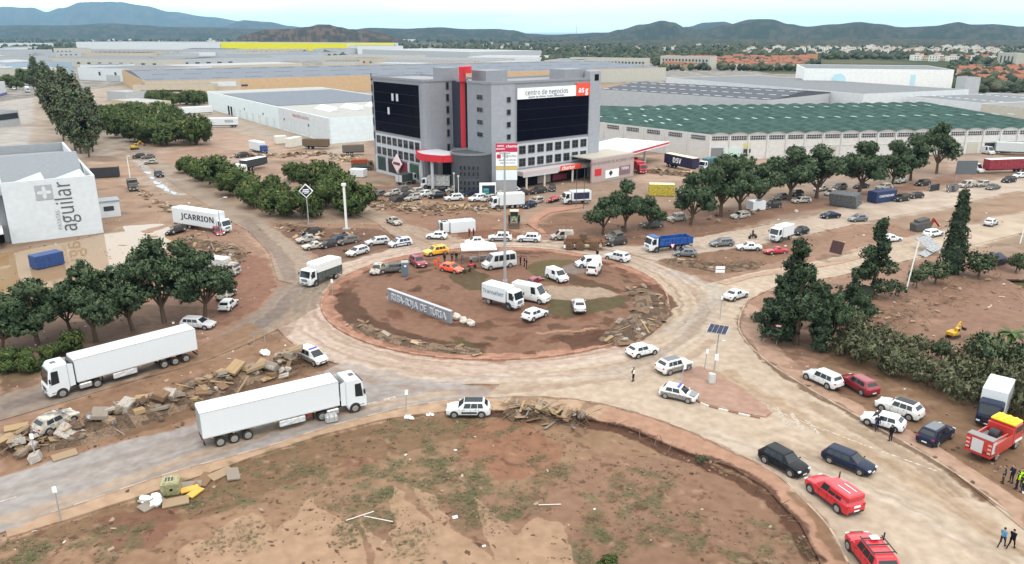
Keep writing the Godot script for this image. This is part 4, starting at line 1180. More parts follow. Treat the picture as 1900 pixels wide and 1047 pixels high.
# a curtain-sided or plain semi-trailer or container by itself,or with its cab hidden
func trailer(label: String,at: Vector3,turn: float,long: float,paint: StandardMaterial3D,roof_paint: StandardMaterial3D,top := 3.9,group := "",wheels := true,called := "semi_trailer",category := "trailer") -> Node3D:
	var o := thing(called,label,category,on(at),turn,group)
	var m := MB.new()
	var b := 1.15 if wheels else 0.12
	m.soft_box(V(0,(top + b) * 0.5,0),V(long,top - b,2.5),0.05)
	var box := part("trailer_body",m.mesh(),paint,o)
	m = MB.new()
	m.box(V(0,top + 0.012,0),V(long - 0.1,0.05,2.42))
	part("roof_sheet",m.mesh(),roof_paint,o)
	m = MB.new()
	var n := int(long / 1.1)
	for i in n + 1:
		for s in [1.0,-1.0]: m.box(V(-long * 0.5 + 0.06 + (long - 0.12) * i / n,(top + b) * 0.5,s * 1.255),V(0.07,top - b - 0.1,0.05))
	part("rib",m.mesh(),paint,box)
	m = MB.new()
	for z in [-0.6,0.6]: m.box(V(-long * 0.5 - 0.015,(top + b) * 0.5,z),V(0.04,top - b - 0.15,1.14))
	part("rear_door",m.mesh(),paint,o)
	if wheels:
		m = MB.new()
		m.box(V(0,0.95,0),V(long * 0.96,0.25,1.0))
		part("chassis",m.mesh(),chassis_mat(),o)
		for s in [1.0,-1.0]:
			for x in [-long * 0.5 + 1.6,-long * 0.5 + 2.9]: wheel(o,V(x,0.5,s * 1.05),0.5,0.34,s)
	return o
# ---------------------------------------------------------------- trees and scrub
func leaf_mat() -> StandardMaterial3D:
	if mats.has("leaves"): return mats["leaves"]
	var m := mat("leaves",1,1,1,0.65,0.0,null,1.0,0.3)
	m.backlight_enabled = true
	m.backlight = Color(0.25,0.3,0.1)
	return m
func bark() -> StandardMaterial3D: return mat("bark",0.13,0.09,0.065,0.9,0.0,t_grain,0.8)
func leaves(m: MB,c: Vector3,r: Vector3,clusters: int,each: int,size: float,tones: Array,rng: RandomNumberGenerator,long := 1.0) -> void:
	for i in clusters:
		var d := V(rng.randfn(),rng.randfn(),rng.randfn()).normalized()
		var k := lerpf(0.5,1.0,sqrt(rng.randf())) * rng.randf_range(0.85,1.1)
		var o := c + d * r * k
		var tone: Color = tones[rng.randi() % tones.size()]
		tone = tone * rng.randf_range(0.85,1.45)
		for j in each:
			var p := o + V(rng.randfn(),rng.randfn(),rng.randfn()) * size * 0.9
			var a := V(rng.randfn(),rng.randfn() + 0.3,rng.randfn()).normalized()
			var b := a.cross(V(rng.randfn(),rng.randfn(),rng.randfn())).normalized()
			var s := size * rng.randf_range(0.6,1.2)
			m.col = tone * rng.randf_range(0.85,1.15)
			a *= s * long
			b *= s * 0.6
			m.nrm = (d * 1.2 + (p - o) / size * 0.3 + V(0,0.35,0) + V(rng.randfn(),rng.randfn(),rng.randfn()) * 0.25).normalized()
			if a.cross(b).dot(m.nrm) < 0.0: b = -b
			m.quad(p - a,p - b,p + a,p + b)
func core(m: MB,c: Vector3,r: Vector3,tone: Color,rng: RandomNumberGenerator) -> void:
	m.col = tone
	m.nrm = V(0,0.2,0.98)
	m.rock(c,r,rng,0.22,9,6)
func tree_proto(kind: String,sd: int) -> Node3D:
	var key := kind + str(sd)
	if protos.has(key): return protos[key]
	var rng := RandomNumberGenerator.new()
	rng.seed = sd * 77 + kind.length()
	var root := Node3D.new()
	var t := MB.new()
	var m := MB.new()
	var pine := [Color(0.052,0.084,0.044),Color(0.068,0.104,0.05),Color(0.042,0.066,0.036),Color(0.09,0.118,0.06)]
	var bush := [Color(0.06,0.094,0.03),Color(0.082,0.12,0.034),Color(0.046,0.07,0.026),Color(0.13,0.15,0.05)]
	var grey := [Color(0.1,0.108,0.058),Color(0.135,0.132,0.08),Color(0.075,0.085,0.048),Color(0.1,0.115,0.055)]
	var dark := [Color(0.034,0.054,0.03),Color(0.052,0.074,0.036),Color(0.028,0.042,0.024)]
	match kind:
		"pine":      # about 8 m tall,crown 7 m across,forked trunk
			var lean := V(rng.randf_range(-0.5,0.5),0,rng.randf_range(-0.5,0.5))
			t.cyl(Vector3.ZERO,V(0,1.6,0) + lean * 0.5,0.26,0.2,8)
			var n := 9
			for i in n:
				var a := TAU * i / n + rng.randf() * 0.6
				var rr := rng.randf_range(1.0,2.5) if i > 0 else 0.3
				var c := lean + V(cos(a) * rr,rng.randf_range(4.0,6.9) - rr * 0.4,sin(a) * rr)
				if i == 0: c.y = 7.1
				t.cyl(V(0,1.5,0) + lean * 0.5,c,0.13,0.05,6)
				var r := V(rng.randf_range(1.1,1.9),rng.randf_range(0.8,1.4),rng.randf_range(1.1,1.9))
				core(m,c,r * 0.5,pine[1],rng)
				leaves(m,c,r,110,16,0.125,pine,rng,1.4)
		"bush":      # round dense evergreen to the ground,5 m tall,6.5 m wide
			t.cyl(Vector3.ZERO,V(0,1.5,0),0.25,0.18,7)
			for i in 8:
				var a := TAU * i / 8.0 + rng.randf()
				var rr := rng.randf_range(1.2,2.7) if i > 0 else 0.0
				var c := V(cos(a) * rr,rng.randf_range(1.7,3.2) if i > 0 else 3.6,sin(a) * rr)
				t.cyl(V(0,0.8,0),c,0.12,0.05,5)
				var r := V(rng.randf_range(1.4,1.9),rng.randf_range(1.2,1.6),rng.randf_range(1.4,1.9))
				core(m,c,r * 0.6,bush[1],rng)
				leaves(m,c,r,100,15,0.14,bush,rng,1.2)
		"cypress":
			t.cyl(Vector3.ZERO,V(0,3,0),0.2,0.15,7)
			for i in 14:
				var y := 0.9 + i * 0.78
				var w := 1.75 * pow(1.0 - i / 14.0,0.7) * (1.0 if i > 1 else 0.8) + 0.15
				var c := V(rng.randf_range(-0.06,0.06),y,rng.randf_range(-0.06,0.06))
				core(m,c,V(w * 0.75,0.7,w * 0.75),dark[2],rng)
				leaves(m,c,V(w,0.75,w),44,10,0.16,dark,rng,1.4)
		"ragged":    # tall open dark tree with bare gaps,9 m
			t.cyl(Vector3.ZERO,V(0.1,6,0),0.22,0.1,7)
			for i in 17:
				var y := 0.8 + i * 0.5
				var w := lerpf(2.7,0.5,i / 16.0) * rng.randf_range(0.6,1.25)
				var a := rng.randf() * TAU
				var c := V(cos(a) * w * 0.68,y + rng.randfn() * 0.3,sin(a) * w * 0.68)
				t.cyl(V(0.1 * y / 6.0,minf(y - 0.4,6.0),0),c,0.06,0.03,5)
				if i % 3 == 0: core(m,c,V(w * 0.5,0.6,w * 0.5),dark[2],rng)
				leaves(m,c,V(w * 0.72,0.75,w * 0.72),60,13,0.14,dark + [pine[0]],rng)
		"scrub":     # thin greyish scrub,2.5 m
			for i in 9:
				var a := TAU * i / 9.0 + rng.randf()
				var rr := rng.randf_range(0.2,1.4)
				var c := V(cos(a) * rr,rng.randf_range(0.8,1.9),sin(a) * rr)
				t.cyl(V(cos(a) * 0.2,0,sin(a) * 0.2),c,0.035,0.015,4)
				leaves(m,c,V(0.8,0.75,0.8),15,8,0.11,grey,rng,1.8)
		"olive":     # greyish green small tree,4 m
			t.cyl(Vector3.ZERO,V(0.1,1.2,0),0.16,0.12,6)
			for i in 7:
				var a := TAU * i / 7.0 + rng.randf()
				var rr := rng.randf_range(0.6,1.5)
				var c := V(cos(a) * rr,rng.randf_range(1.8,3.3),sin(a) * rr)
				t.cyl(V(0.1,1.1,0),c,0.07,0.03,5)
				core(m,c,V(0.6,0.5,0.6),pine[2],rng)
				leaves(m,c,V(1.2,0.9,1.2),42,9,0.2,grey + pine,rng)
		"poplar":    # tall loose greyish tree,13 m
			t.cyl(Vector3.ZERO,V(0,9,0),0.25,0.1,6)
			for i in 11:
				var y := 3.2 + i * 0.95
				var a := rng.randf() * TAU
				var w := 2.4 * sin(PI * (i + 2.0) / 13.5)
				var c := V(cos(a) * w * 0.4,y,sin(a) * w * 0.4)
				t.cyl(V(0,y - 1.2,0),c,0.07,0.03,4)
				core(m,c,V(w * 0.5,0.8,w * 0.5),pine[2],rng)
				leaves(m,c,V(w * 0.8,1.2,w * 0.8),30,8,0.36,grey + [pine[1],pine[0],grey[2]],rng)
		"palm":
			t.cyl(Vector3.ZERO,V(0.1,3.4,0),0.2,0.16,7)
			for i in 26:
				var a := TAU * i / 26.0 + rng.randf() * 0.3
				var up := rng.randf_range(-0.1,1.0)
				var p := V(0.1,3.4,0)
				var dir := V(cos(a),up,sin(a)).normalized()
				var side := V(-sin(a),0,cos(a))
				m.col = bush[rng.randi() % 3]
				m.nrm = V(cos(a) * 0.3,1,sin(a) * 0.3).normalized()
				for k in 5:
					var q := p + dir * 0.42
					var w0 := 0.3 * sin(PI * (k + 0.3) / 5.4)
					var w1 := 0.3 * sin(PI * (k + 1.3) / 5.6)
					m.quad(p - side * w0,p + side * w0,q + side * w1,q - side * w1)
					p = q
					dir = (dir + V(0,-0.28,0)).normalized()
	part("trunk",t.mesh(50),bark(),root)
	part("crown",m.mesh(),leaf_mat(),root)
	protos[key] = root
	return root
func tree(kind: String,sd: int,at: Vector3,size: float,label: String,group := "",called := "",category := "tree",tall := 1.0) -> Node3D:
	var nm: String = called if called else str({"pine": "pine_tree","bush": "evergreen_bush","cypress": "cypress_tree","ragged": "ragged_tree","scrub": "scrub_bush","olive": "olive_tree","poplar": "poplar_tree","palm": "palm_tree"}[kind])
	var k := sin(at.x * 12.9 + at.z * 7.3)
	size *= (1.0 + 0.14 * k) * float({"pine": 1.05,"bush": 1.22,"poplar": 1.15,"ragged": 1.12}.get(kind,1.0))
	var o := again(tree_proto(kind,sd),nm,label,category,on(at) - V(0,0.05,0),sd * 2.1 + at.x,group,null,V(size,size * tall * (1.0 + 0.12 * sin(at.x * 5.1)),size * (1.0 + 0.1 * sin(at.z * 9.7))))
	o.rotation.x = 0.05 * k
	return o
func build_trees() -> void:
	# pines of the grove by the flooded yard
	var g := "pine trees of the grove beside the flooded yard"
	var l := [[V(-47.84,0,-99.98),1.3,1,"bushy pine behind the tail of the white lorry with a fire engine red reservoir"],[V(-51.08,0,-97.53),1.15,2,"tall pine in the middle of the grove beside the flooded yard"],[V(-53.86,0,-93.31),1.0,3,"pine directly above the cab gap of the outgoing white lorry"],[V(-43.24,0,-102.54),1.0,4,"low spreading pine at the roadside end of the grove"],[V(-60.75,0,-92.22),0.95,5,"pine near the printed warehouse yard entrance with a broad crown"],[V(-64.33,0,-90.44),1.0,6,"pine cut off by the picture edge in the grove"],[V(-48.88,0,-108.99),0.9,2,"smaller pine behind the grove, beside the abandoned white van"],[V(-59.49,0,-97.53),0.75,1,"pine at the back of the grove facing the blue skip"]]
	for t in l: tree("pine",t[2],t[0],t[1] * 1.16,t[3],g,"","tree",0.95)
	var b := [[V(-55.18,0,-89.58),0.5,1,"bush under the grove beside the lorry cab"],[V(-59.57,0,-84.68),0.45,2,"low bush on the verge near the lorry cab front"],[V(-56.3,0,-87.39),0.35,3,"small round bush at the foot of the grove"],[V(-56.55,0,-83.9),0.3,2,"tiny bush at the edge of the wet road"]]
	for t in b: tree("bush",t[2],t[0],t[1],t[3],"bushes at the foot of the grove","","bush")
	# round evergreens on the verge between the two roads
	g = "round evergreens on the verge left of the office block"
	var e := [[V(-84.05,0,-208.85),1.2,1,"round evergreen at the far end of the hedge of trees"],[V(-76.14,0,-201.04),1.15,2,"evergreen beside the overturned grey trailer"],[V(-67.84,0,-188.96),1.1,3,"evergreen leaning over the muddy road near the street lamp"],[V(-58.68,0,-174.63),1.1,1,"evergreen above the printed lorry cab"],[V(-51.07,0,-167.41),1.15,2,"evergreen in front of the diamond sign"],[V(-45.37,0,-163.74),1.15,3,"evergreen under the diamond sign"],[V(-35.42,0,-166.34),1.2,1,"evergreen behind the white advertising column"],[V(-42.62,0,-174.63),1.15,2,"dark evergreen between diamond sign and white column"],[V(-59.2,0,-208.85),1.05,3,"evergreen at the back of the hedge facing the office block"],[V(-49.88,0,-197.34),1.1,1,"evergreen in the back row beside the low white shed"],[V(-42.8,0,-186.96),1.15,3,"evergreen closing the back row towards the office block"],[V(-57.95,0,-186.96),1.05,2,"evergreen in the heart of the hedge of trees"],[V(-92.8,0,-221.7),1.0,3,"pale evergreen nearest the yellow digger"]]
	for t in e: tree("bush",t[2],t[0],t[1],t[3],g,"evergreen_tree")
	# the pines along the avenue
	g = "pine trees along the avenue on the right"
	g = "pine trees lining the avenue past the green roofed hall"
	var p := [[V(18.02,0,-150.03),1.1,1,"pine above the mud covered loader"],[V(22.77,0,-151.79),1.1,2,"pine between the loader and the blue tipper"],[V(28.03,0,-154.05),0.95,3,"pine behind the blue tipper cab with a car at its foot"],[V(37.21,0,-157.79),1.12,4,"single stemmed pine standing alone on open mud"],[V(45.54,0,-165.29),1.6,5,"dark pine with a dug ring of earth round its foot"],[V(50.47,0,-167.41),1.4,6,"pine beside the small white trailer"],[V(56.21,0,-174.63),1.3,1,"pine hiding part of the hall wall beside the teal lorry"],[V(66.29,0,-182.47),1.55,2,"big pine over the parked wrecked cars"],[V(73.68,0,-185.01),1.5,3,"pine behind the grey upset trailer"],[V(86.82,0,-191.67),1.6,4,"pine with a thick leaning trunk beside the blue skip truck"],[V(99.06,0,-200.29),1.55,5,"pine in front of the hall loading doors"],[V(108.16,0,-208.85),1.5,6,"pine with wrecked cars in its shade"],[V(120.94,0,-219.9),1.75,1,"tallest pine at the end of the avenue row"]]
	for t in p: tree("pine",t[2],t[0],t[1],t[3],g)
	# dark trees and scrub beside the two carriageways
	tree("ragged",1,V(36.45,0,-92.22),1.62,"big ragged dark tree beside the give way sign","ragged trees beside the sandy road")
	tree("ragged",2,V(39.15,0,-90.79),0.95,"broad dark tree growing against the big ragged one","ragged trees beside the sandy road")
	tree("ragged",3,V(36.49,0,-99.98),0.9,"ragged tree overhanging the pavement at the junction","ragged trees beside the sandy road")
	tree("ragged",4,V(54.85,0,-111.98),1.15,"ragged tree standing between the carriageway and the mud field","ragged trees beside the sandy road")
	tree("ragged",2,V(46.73,0,-99.98),0.85,"leafy tree behind the scrub, lower than the ragged ones","ragged trees beside the sandy road")
	for q in [[V(41.08,0,-92.22),0.95,1,"leafy green tree leaning from the ragged ones over the scrub"],[V(45.57,0,-96.35),1.0,2,"wide green tree behind the give way sign clump"],[V(40.78,0,-97.93),1.1,3,"green tree filling the gap behind the big ragged one"],[V(35.63,0,-95.57),0.9,2,"dark green tree low beside the give way sign"]]: tree("pine",q[2],q[0],q[1] * 0.72,q[3],"leafy trees among the ragged ones","leafy_tree")
	tree("cypress",1,V(72.92,0,-123.11),1.5,"tall pointed cypress beside the upturned roofing panels","","","tree",0.82)
	tree("olive",1,V(67.22,0,-117.31),1.2,"grey green bush at the foot of the cypress","grey green trees round the cypress")
	tree("olive",2,V(76.2,0,-121.02),1.25,"grey green tree by the blue wrecked van","grey green trees round the cypress")
	tree("olive",3,V(63.27,0,-115.39),0.8,"small olive beside the thin white mast","grey green trees round the cypress")
	tree("olive",1,V(84.22,0,-124.03),0.9,"olive cut by the picture edge beyond the blue wreck","grey green trees round the cypress")
	tree("olive",2,V(52.18,0,-87.07),0.6,"small dark green bush beside the yellow machine","low trees in the mud field")
	tree("olive",3,V(55.92,0,-83.9),1.0,"round leafy tree next to the palm","low trees in the mud field")
	tree("olive",1,V(59.09,0,-83.9),1.1,"leafy tree past the palm at the picture edge","low trees in the mud field")
	tree("palm",1,V(60.45,0,-87.39),1.0,"palm with a short trunk among the low trees")
	var sp := [[V(41.05,0,-89.58),1.2],[V(42.52,0,-86.74),1.25],[V(43.84,0,-83.9),1.35],[V(44.72,0,-82.4),1.1],[V(46.18,0,-80.94),1.3],[V(47.76,0,-79.25),1.35],[V(48.7,0,-77.08),1.2],[V(50.99,0,-77.48),1.3],[V(51.76,0,-75.27),1.35],[V(52.79,0,-73.65),1.4],[V(55.45,0,-76.56),1.3],[V(54.72,0,-79.25),1.2],[V(52.13,0,-81.66),1.1],[V(45.47,0,-90.44),1.0],[V(47.52,0,-86.26),1.1],[V(48.93,0,-83.9),1.1],[V(53.17,0,-70.71),1.3],[V(43.4,0,-93.68),1.2],[V(47.94,0,-94.43),1.1],[V(48.18,0,-90.44),1.3],[V(50.05,0,-88.73),1.2],[V(54.01,0,-83.9),1.2],[V(56.83,0,-80.23),1.3],[V(55.23,0,-81.66),1.1],[V(44.41,0,-89.58),1.2]]
	for i in sp.size(): tree("scrub",i % 3 + 1,sp[i][0],sp[i][1] * (0.85 + 0.3 * absf(sin(i * 2.3))),"thin greyish scrub in the belt between pavement and mud field","scrub along the pavement","","bush")
	tree("scrub",2,V(17.6,0,-63.44),0.35,"tuft of scrub on the dark bank below the pavement","","","bush")
	tree("bush",1,V(7.03,0,-48.53),0.2,"bright green bush cut by the lower picture edge","","","bush")
	tree("scrub",1,V(-30.47,0,-136.44),0.25,"low scrub by the wrecked cars near the hedge","","","bush")
	# the far avenue
	var rng := RandomNumberGenerator.new()
	rng.seed = 4
	var av := P([-238.6,-409.8,-209,-364.9,-183.8,-326.8,-165.8,-300.5,-152.6,-280.7,-258.8,-459.2,-226.6,-409.8,-194.6,-358,-167.3,-312.2,-149.5,-280.7,-143.2,-258.4,-136.2,-250.2,-141.1,-262.1,-148.3,-264.6,-166,-289.5,-186.7,-323,-344,-573.7,-251.6,-425.1,-205.5,-351.3,-310,-521.8,-279,-478.4,-245.8,-425.1,-352.2,-603.5,-219.1,-382.2,-191.9,-336.6,-174.5,-308.8,-161.6,-289.5,-149.9,-271.1,-141.4,-258.4,-182.7,-326.8,-170.9,-308.8,-263.4,-459.2,-205.8,-364.9,-310.2,-536.4,-231.6,-409.8,-196.6,-351.3,-159.6,-289.5])
	for i in av.size(): tree("poplar",i % 4 + 1,V3(av[i]),rng.randf_range(0.95,1.3),"tall loose grey green tree of the far avenue","tall trees of the far avenue")
	var lowt := P([-169.3,-326.8,-169.5,-336.6,-160.3,-326.8,-157.6,-330.7,-148.3,-317.6,-140.1,-308.8,-137.3,-312.2,-128.2,-300.5,-119.7,-289.5,-113.3,-280.7,-180.8,-364.9,-171.4,-358,-160.3,-347,-149.9,-336.6,-182.4,-358,-141.2,-326.8,-129.8,-312.2,-148.9,-300.5,-137.7,-289.5,-130.7,-285.1,-122.8,-277.9])
	for i in lowt.size(): tree("bush",i % 3 + 1,V3(lowt[i]),rng.randf_range(1.15,1.6),"green street tree in the wide belt before the beige factory","green trees before the beige factory","street_tree")
	var far := P([-196.5,-438.1,-190.7,-434.8,-187.6,-438.1,-182.9,-444.9,-177,-441.5,-177.4,-452,-412.6,-673.5,-372,-616.4,-356.4,-573.7,-460.4,-761.4,-380.7,-603.5])
	for i in far.size(): tree("bush",i % 3 + 1,V3(far[i]),rng.randf_range(1.2,1.5),"dark tree standing before the long factory walls","dark trees before the factories","street_tree")
func build_weeds() -> void:
	var m := MB.new()
	var rng := RandomNumberGenerator.new()
	rng.seed = 6
	for i in 7:
		var a := rng.randf() * TAU
		var d := V(cos(a),0,sin(a))
		var s := V(-d.z,0,d.x) * 0.02
		var o := d * rng.randf() * 0.08
		var tip := o + d * rng.randf_range(0.05,0.14) + V(0,rng.randf_range(0.05,0.15),0)
		m.tri(o - s,o + s,tip)
	var mm := MultiMesh.new()
	mm.transform_format = MultiMesh.TRANSFORM_3D
	mm.use_colors = true
	mm.mesh = m.mesh()
	var xs := []
	for q in weed_spots:
		for k in 12:
			var p: Vector2 = q + Vector2(rng.randfn(),rng.randfn()) * 0.55
			xs.append(Transform3D(Basis(Vector3.UP,rng.randf() * TAU).scaled(Vector3.ONE * rng.randf_range(0.6,1.5)),V(p.x,gh(p.x,p.y) - 0.02,p.y)))
	mm.instance_count = xs.size()
	for i in xs.size():
		mm.set_instance_transform(i,xs[i])
		mm.set_instance_color(i,[Color(0.12,0.12,0.06),Color(0.18,0.14,0.085),Color(0.1,0.105,0.05),Color(0.22,0.165,0.11)][i % 4])
	var o := MultiMeshInstance3D.new()
	o.name = "grass"
	o.multimesh = mm
	o.material_override = leaf_mat()
	add_child(o)
	tag(o,"short weeds and grass in patches on the silted field","","","stuff")
# ---------------------------------------------------------------- buildings
func panel(called: String,o: Vector3,s: Vector3,m: Material,parent: Node3D,b := Basis.IDENTITY) -> MeshInstance3D:
	var mb := MB.new()
	mb.box(o,s,b)
	return part(called,mb.mesh(),m,parent)
func window(parent: Node3D,o: Vector3,w: float,h: float,b: Basis,frame: Material,glass_m: Material,bars := 1,called := "window") -> MeshInstance3D:
	var key := "win%s_%s_%d" % [w,h,bars]
	if not protos.has(key):
		var m := MB.new()
		var t := 0.1
		m.box(V(0,h * 0.5 - t * 0.5,0.05),V(w,t,0.14))
		m.box(V(0,-h * 0.5 + t * 0.5,0.05),V(w,t,0.18))
		for s in [-1.0,1.0]: m.box(V(s * (w * 0.5 - t * 0.5),0,0.05),V(t,h - t * 2,0.13))
		for i in bars: m.box(V(-w * 0.5 + w * (i + 1.0) / (bars + 1),0,0.04),V(0.07,h - t * 2,0.1))
		if bars > 0: m.box(V(0,0.1,0.035),V(w - t * 2,0.07,0.09))
		var g := MB.new()
		g.box(V(0,0,0.02),V(w - t,h - t,0.05))
		protos[key] = [m.mesh(),g.mesh()]
	var f := part(called,protos[key][0],frame,parent)
	f.transform = Transform3D(b,o)
	part("pane",protos[key][1],glass_m,f)
	return f
func business_centre() -> void:
	var o := thing("office_building","grey business centre with two black glass fronts and a red fin at its corner","office building",V(-10.91,0,-188.96),0.681)
	var grey := mat("render_grey",0.275,0.285,0.31,0.75,0.0,t_mottle,9.0)
	var pale := mat("render_pale",0.345,0.36,0.395,0.75,0.0,t_mottle,9.0)
	var dk := mat("render_dark",0.085,0.09,0.1,0.7,0.0,t_mottle,5.0)
	var white := mat("facade_white",0.56,0.575,0.61,0.6,0.0,t_grain,3.0)
	var black_g := mat("curtain_glass",0.003,0.003,0.009,0.12,0.0,null,1.0,0.14)
	var red := mat("sign_red")
	var H := 26.2
	# in the frame of the corner: x along the right wing,-z along the left one
	var plan := [Vector2(7.5,0),Vector2(44.9,0),Vector2(44.9,-16),Vector2(17,-16),Vector2(17,-46),Vector2(2.2,-47.6),Vector2(0.6,-46.6),Vector2(0,-44.2),Vector2(0,-20.6),Vector2(0.25,-19.7),Vector2(1.0,-19.2),Vector2(2.2,-19),Vector2(9,-19),Vector2(10.6,-14),Vector2(7.5,-10)]
	var m := MB.new()
	m.prism(plan,0,H)
	part("wall",m.mesh(),grey,o)
	m = MB.new()
	for i in plan.size():
		var a: Vector2 = plan[i]
		var b: Vector2 = plan[(i + 1) % plan.size()]
		m.bar(V(a.x,H + 0.3,a.y),V(b.x,H + 0.3,b.y),0.36,0.6)
	part("parapet",m.mesh(),grey,o)
	panel("roof",V(26,H + 0.06,-8),V(36,0.08,15),mat("roof_gravel",0.3,0.3,0.31,0.95,0.0,t_grain,4.0),o)
	panel("pale_wall",V(11.2,H * 0.5,0.02),V(7.4,H - 0.02,0.06),pale,o)
	panel("end_pier",V(42.9,14.2,-0.9),V(4.2,28.4,2.2),pale,o)
	panel("pier_opening",V(43.3,26.7,0.215),V(1.6,1.7,0.04),mat("void_dark"),o)
	panel("penthouse",V(38,27.6,-5.5),V(8,2.6,6),grey,o)
	panel("penthouse",V(15.5,27.6,-11),V(7,2.8,6),grey,o)
	panel("penthouse",V(9.0,27.9,-21.5),V(5,3.2,4.5),grey,o)
	# curtain walls of black glass,pane by pane,in a shallow frame
	var n := 8
	for side in 2:
		var b := Basis.IDENTITY if side == 0 else Basis(Vector3.UP,-PI / 2)
		var s0 := 15.6 if side == 0 else 20.8
		var s1 := 40.6 if side == 0 else 44.0
		var y0 := 11.8
		var y1 := 22.3 if side == 0 else 25.3
		var frame := MB.new()
		var c := V((s0 + s1) * 0.5,(y0 + y1) * 0.5,0.05) if side == 0 else V(-0.05,(y0 + y1) * 0.5,-(s0 + s1) * 0.5)
		frame.box(c,V(s1 - s0,y1 - y0,0.1),b)
		var cw := part("curtain_wall",frame.mesh(),mat("frame_black",0.006,0.006,0.008,0.4),o)
		var rows := 4 if side == 0 else 5
		var pw := (s1 - s0) / n
		var phh := (y1 - y0) / rows
		var pm := MB.new()
		pm.box(Vector3.ZERO,V(pw - 0.07,phh - 0.07,0.06))
		var mesh := pm.mesh()
		for i in n:
			for j in rows:
				var p := part("pane",mesh,black_g,cw)
				var s := s0 + (i + 0.5) * pw
				var y := y0 + (j + 0.5) * phh
				p.transform = Transform3D(b,V(s,y,0.12) if side == 0 else V(-0.12,y,-s))
	for q in [[-33.8,21.6],[-31.4,21.6],[-36.2,17.8]]:
		panel("open_sash",V(-0.2,q[1],q[0]),V(0.08,1.9,1.0),mat("sash_white",0.55,0.57,0.6,0.3),o)
	# two storeys of offices over the shops
	var yl := [6.35,9.55]
	panel("window_band",V(28.1,8.0,0.06),V(25.4,6.2,0.12),white,o)
	panel("window_band",V(-0.06,8.0,-32.4),V(0.12,6.2,23.6),white,o)
	for y in yl:
		for i in 8: window(o,V(17.3 + i * 3.1,y,0.14),2.2,2.1,Basis.IDENTITY,mat("frame_dark"),glass(),1)
		for i in 8: window(o,V(-0.14,y,-22.2 - i * 2.9),2.1,2.1,Basis(Vector3.UP,-PI / 2),mat("frame_dark"),glass(),1)
	# small windows of the stair tower,storey by storey
	for j in 5:
		var y := 13.2 + j * 3.05
		if j < 4: window(o,V(12.9,y,0.09),1.2,1.35,Basis.IDENTITY,mat("frame_dark"),glass(),0)
		if j < 4: window(o,V(7.46,y + 0.6,-4.6),2.2,1.1,Basis(Vector3.UP,-PI / 2),mat("frame_dark"),glass(),1)
		window(o,V(7.6,y - 0.4,-18.94),0.9,1.9,Basis.IDENTITY,mat("frame_dark"),glass(),0)
		window(o,V(0.24,y + 1.0,-45.6),0.9,2.0,Basis(Vector3.UP,-PI / 2 - 0.25),mat("frame_dark"),glass(),0)
	window(o,V(7.6,9.0,-18.94),0.9,1.9,Basis.IDENTITY,mat("frame_dark"),glass(),0)
	window(o,V(0.24,10.4,-45.6),0.9,2.0,Basis(Vector3.UP,-PI / 2 - 0.25),mat("frame_dark"),glass(),0)
	# recessed dark strip with the red fin,flag shaped at the top
	m = MB.new()
	m.quad(V(8.9,9,-18.6),V(10.5,9,-14),V(10.5,H + 0.1,-14),V(8.9,H + 0.1,-18.6))
	m.quad(V(10.5,9,-14),V(7.4,9,-10.3),V(7.4,H + 0.1,-10.3),V(10.5,H + 0.1,-14))
	part("glazed_recess",m.mesh(),mat("recess_navy",0.03,0.034,0.055,0.25),o)
	m = MB.new()
	var fb := Basis(Vector3.UP,-0.68)
	m.box(V(8.6,18.2,-13.4),V(1.2,20.0,1.7),fb)
	m.box(V(8.3,28.2,-13.0),V(1.6,3.6,3.2),fb)
	m.box(V(9.1,29.3,-11.6),V(1.62,1.7,5.2),fb)
	part("red_fin",m.mesh(),red,o)
	# rotunda and porch in the notch
	m = MB.new()
	m.cyl(V(5.2,0,-5.0),V(5.2,9.4,-5.0),5.4,5.4,32)
	var rot := part("rotunda",m.mesh(30),dk,o)
	m = MB.new()
	for i in 32:
		var a := V(cos(TAU * i / 32),0,sin(TAU * i / 32)) * 5.42
		var b := V(cos(TAU * (i + 1) / 32),0,sin(TAU * (i + 1) / 32)) * 5.42
		m.bar(V(5.2,9.6,-5) + a,V(5.2,9.6,-5) + b,0.25,0.5)
	part("rim",m.mesh(),mat("rim_grey",0.2,0.21,0.22,0.7),rot)
	for y in [1.9,5.6]:
		for i in 5:
			for k in 2:
				var a := 2.36 - (i - 2) * 0.2
				var d := V(cos(a),0,sin(a))
				window(o,V(5.2,y + (0.75 if k == 0 else -0.75),-5.0) + d * 5.42,0.75,1.2,face_basis(d),mat("frame_dark"),glass(),0,"rotunda_window")
	var fascia := MB.new()
	var pr := []
	for i in 9:
		var t := i / 8.0
		pr.append(V(-2.2 - sin(t * PI) * 2.2,0,lerpf(-19.5,-7.2,t)))
	for i in 8: fascia.bar(V(pr[i].x,8.2,pr[i].z),V(pr[i + 1].x,8.2,pr[i + 1].z),0.35,1.7)
	fascia.bar(V(pr[0].x,8.2,pr[0].z),V(1,8.2,-19.4),0.35,1.7)
	fascia.bar(V(pr[8].x,8.2,pr[8].z),V(0.6,8.2,-6.2),0.35,1.7)
	var can := part("porch_fascia",fascia.mesh(),red,o)
	m = MB.new()
	for i in 8: m.quad(V(pr[i].x,8.9,pr[i].z),V(pr[i + 1].x,8.9,pr[i + 1].z),V(4,8.9,pr[i + 1].z),V(4,8.9,pr[i].z))
	part("porch_roof",m.mesh(),white,can)
	for q in [[-2.6,-16.5],[-3.0,-11.0]]:
		m = MB.new()
		m.cyl(V(q[0],0,q[1]),V(q[0],7.6,q[1]),0.42,0.42,12)
		part("porch_column",m.mesh(40),white,o)
	panel("entrance",V(5.0,3.9,-13.5),V(0.3,7.6,9),mat("void_dark"),o)
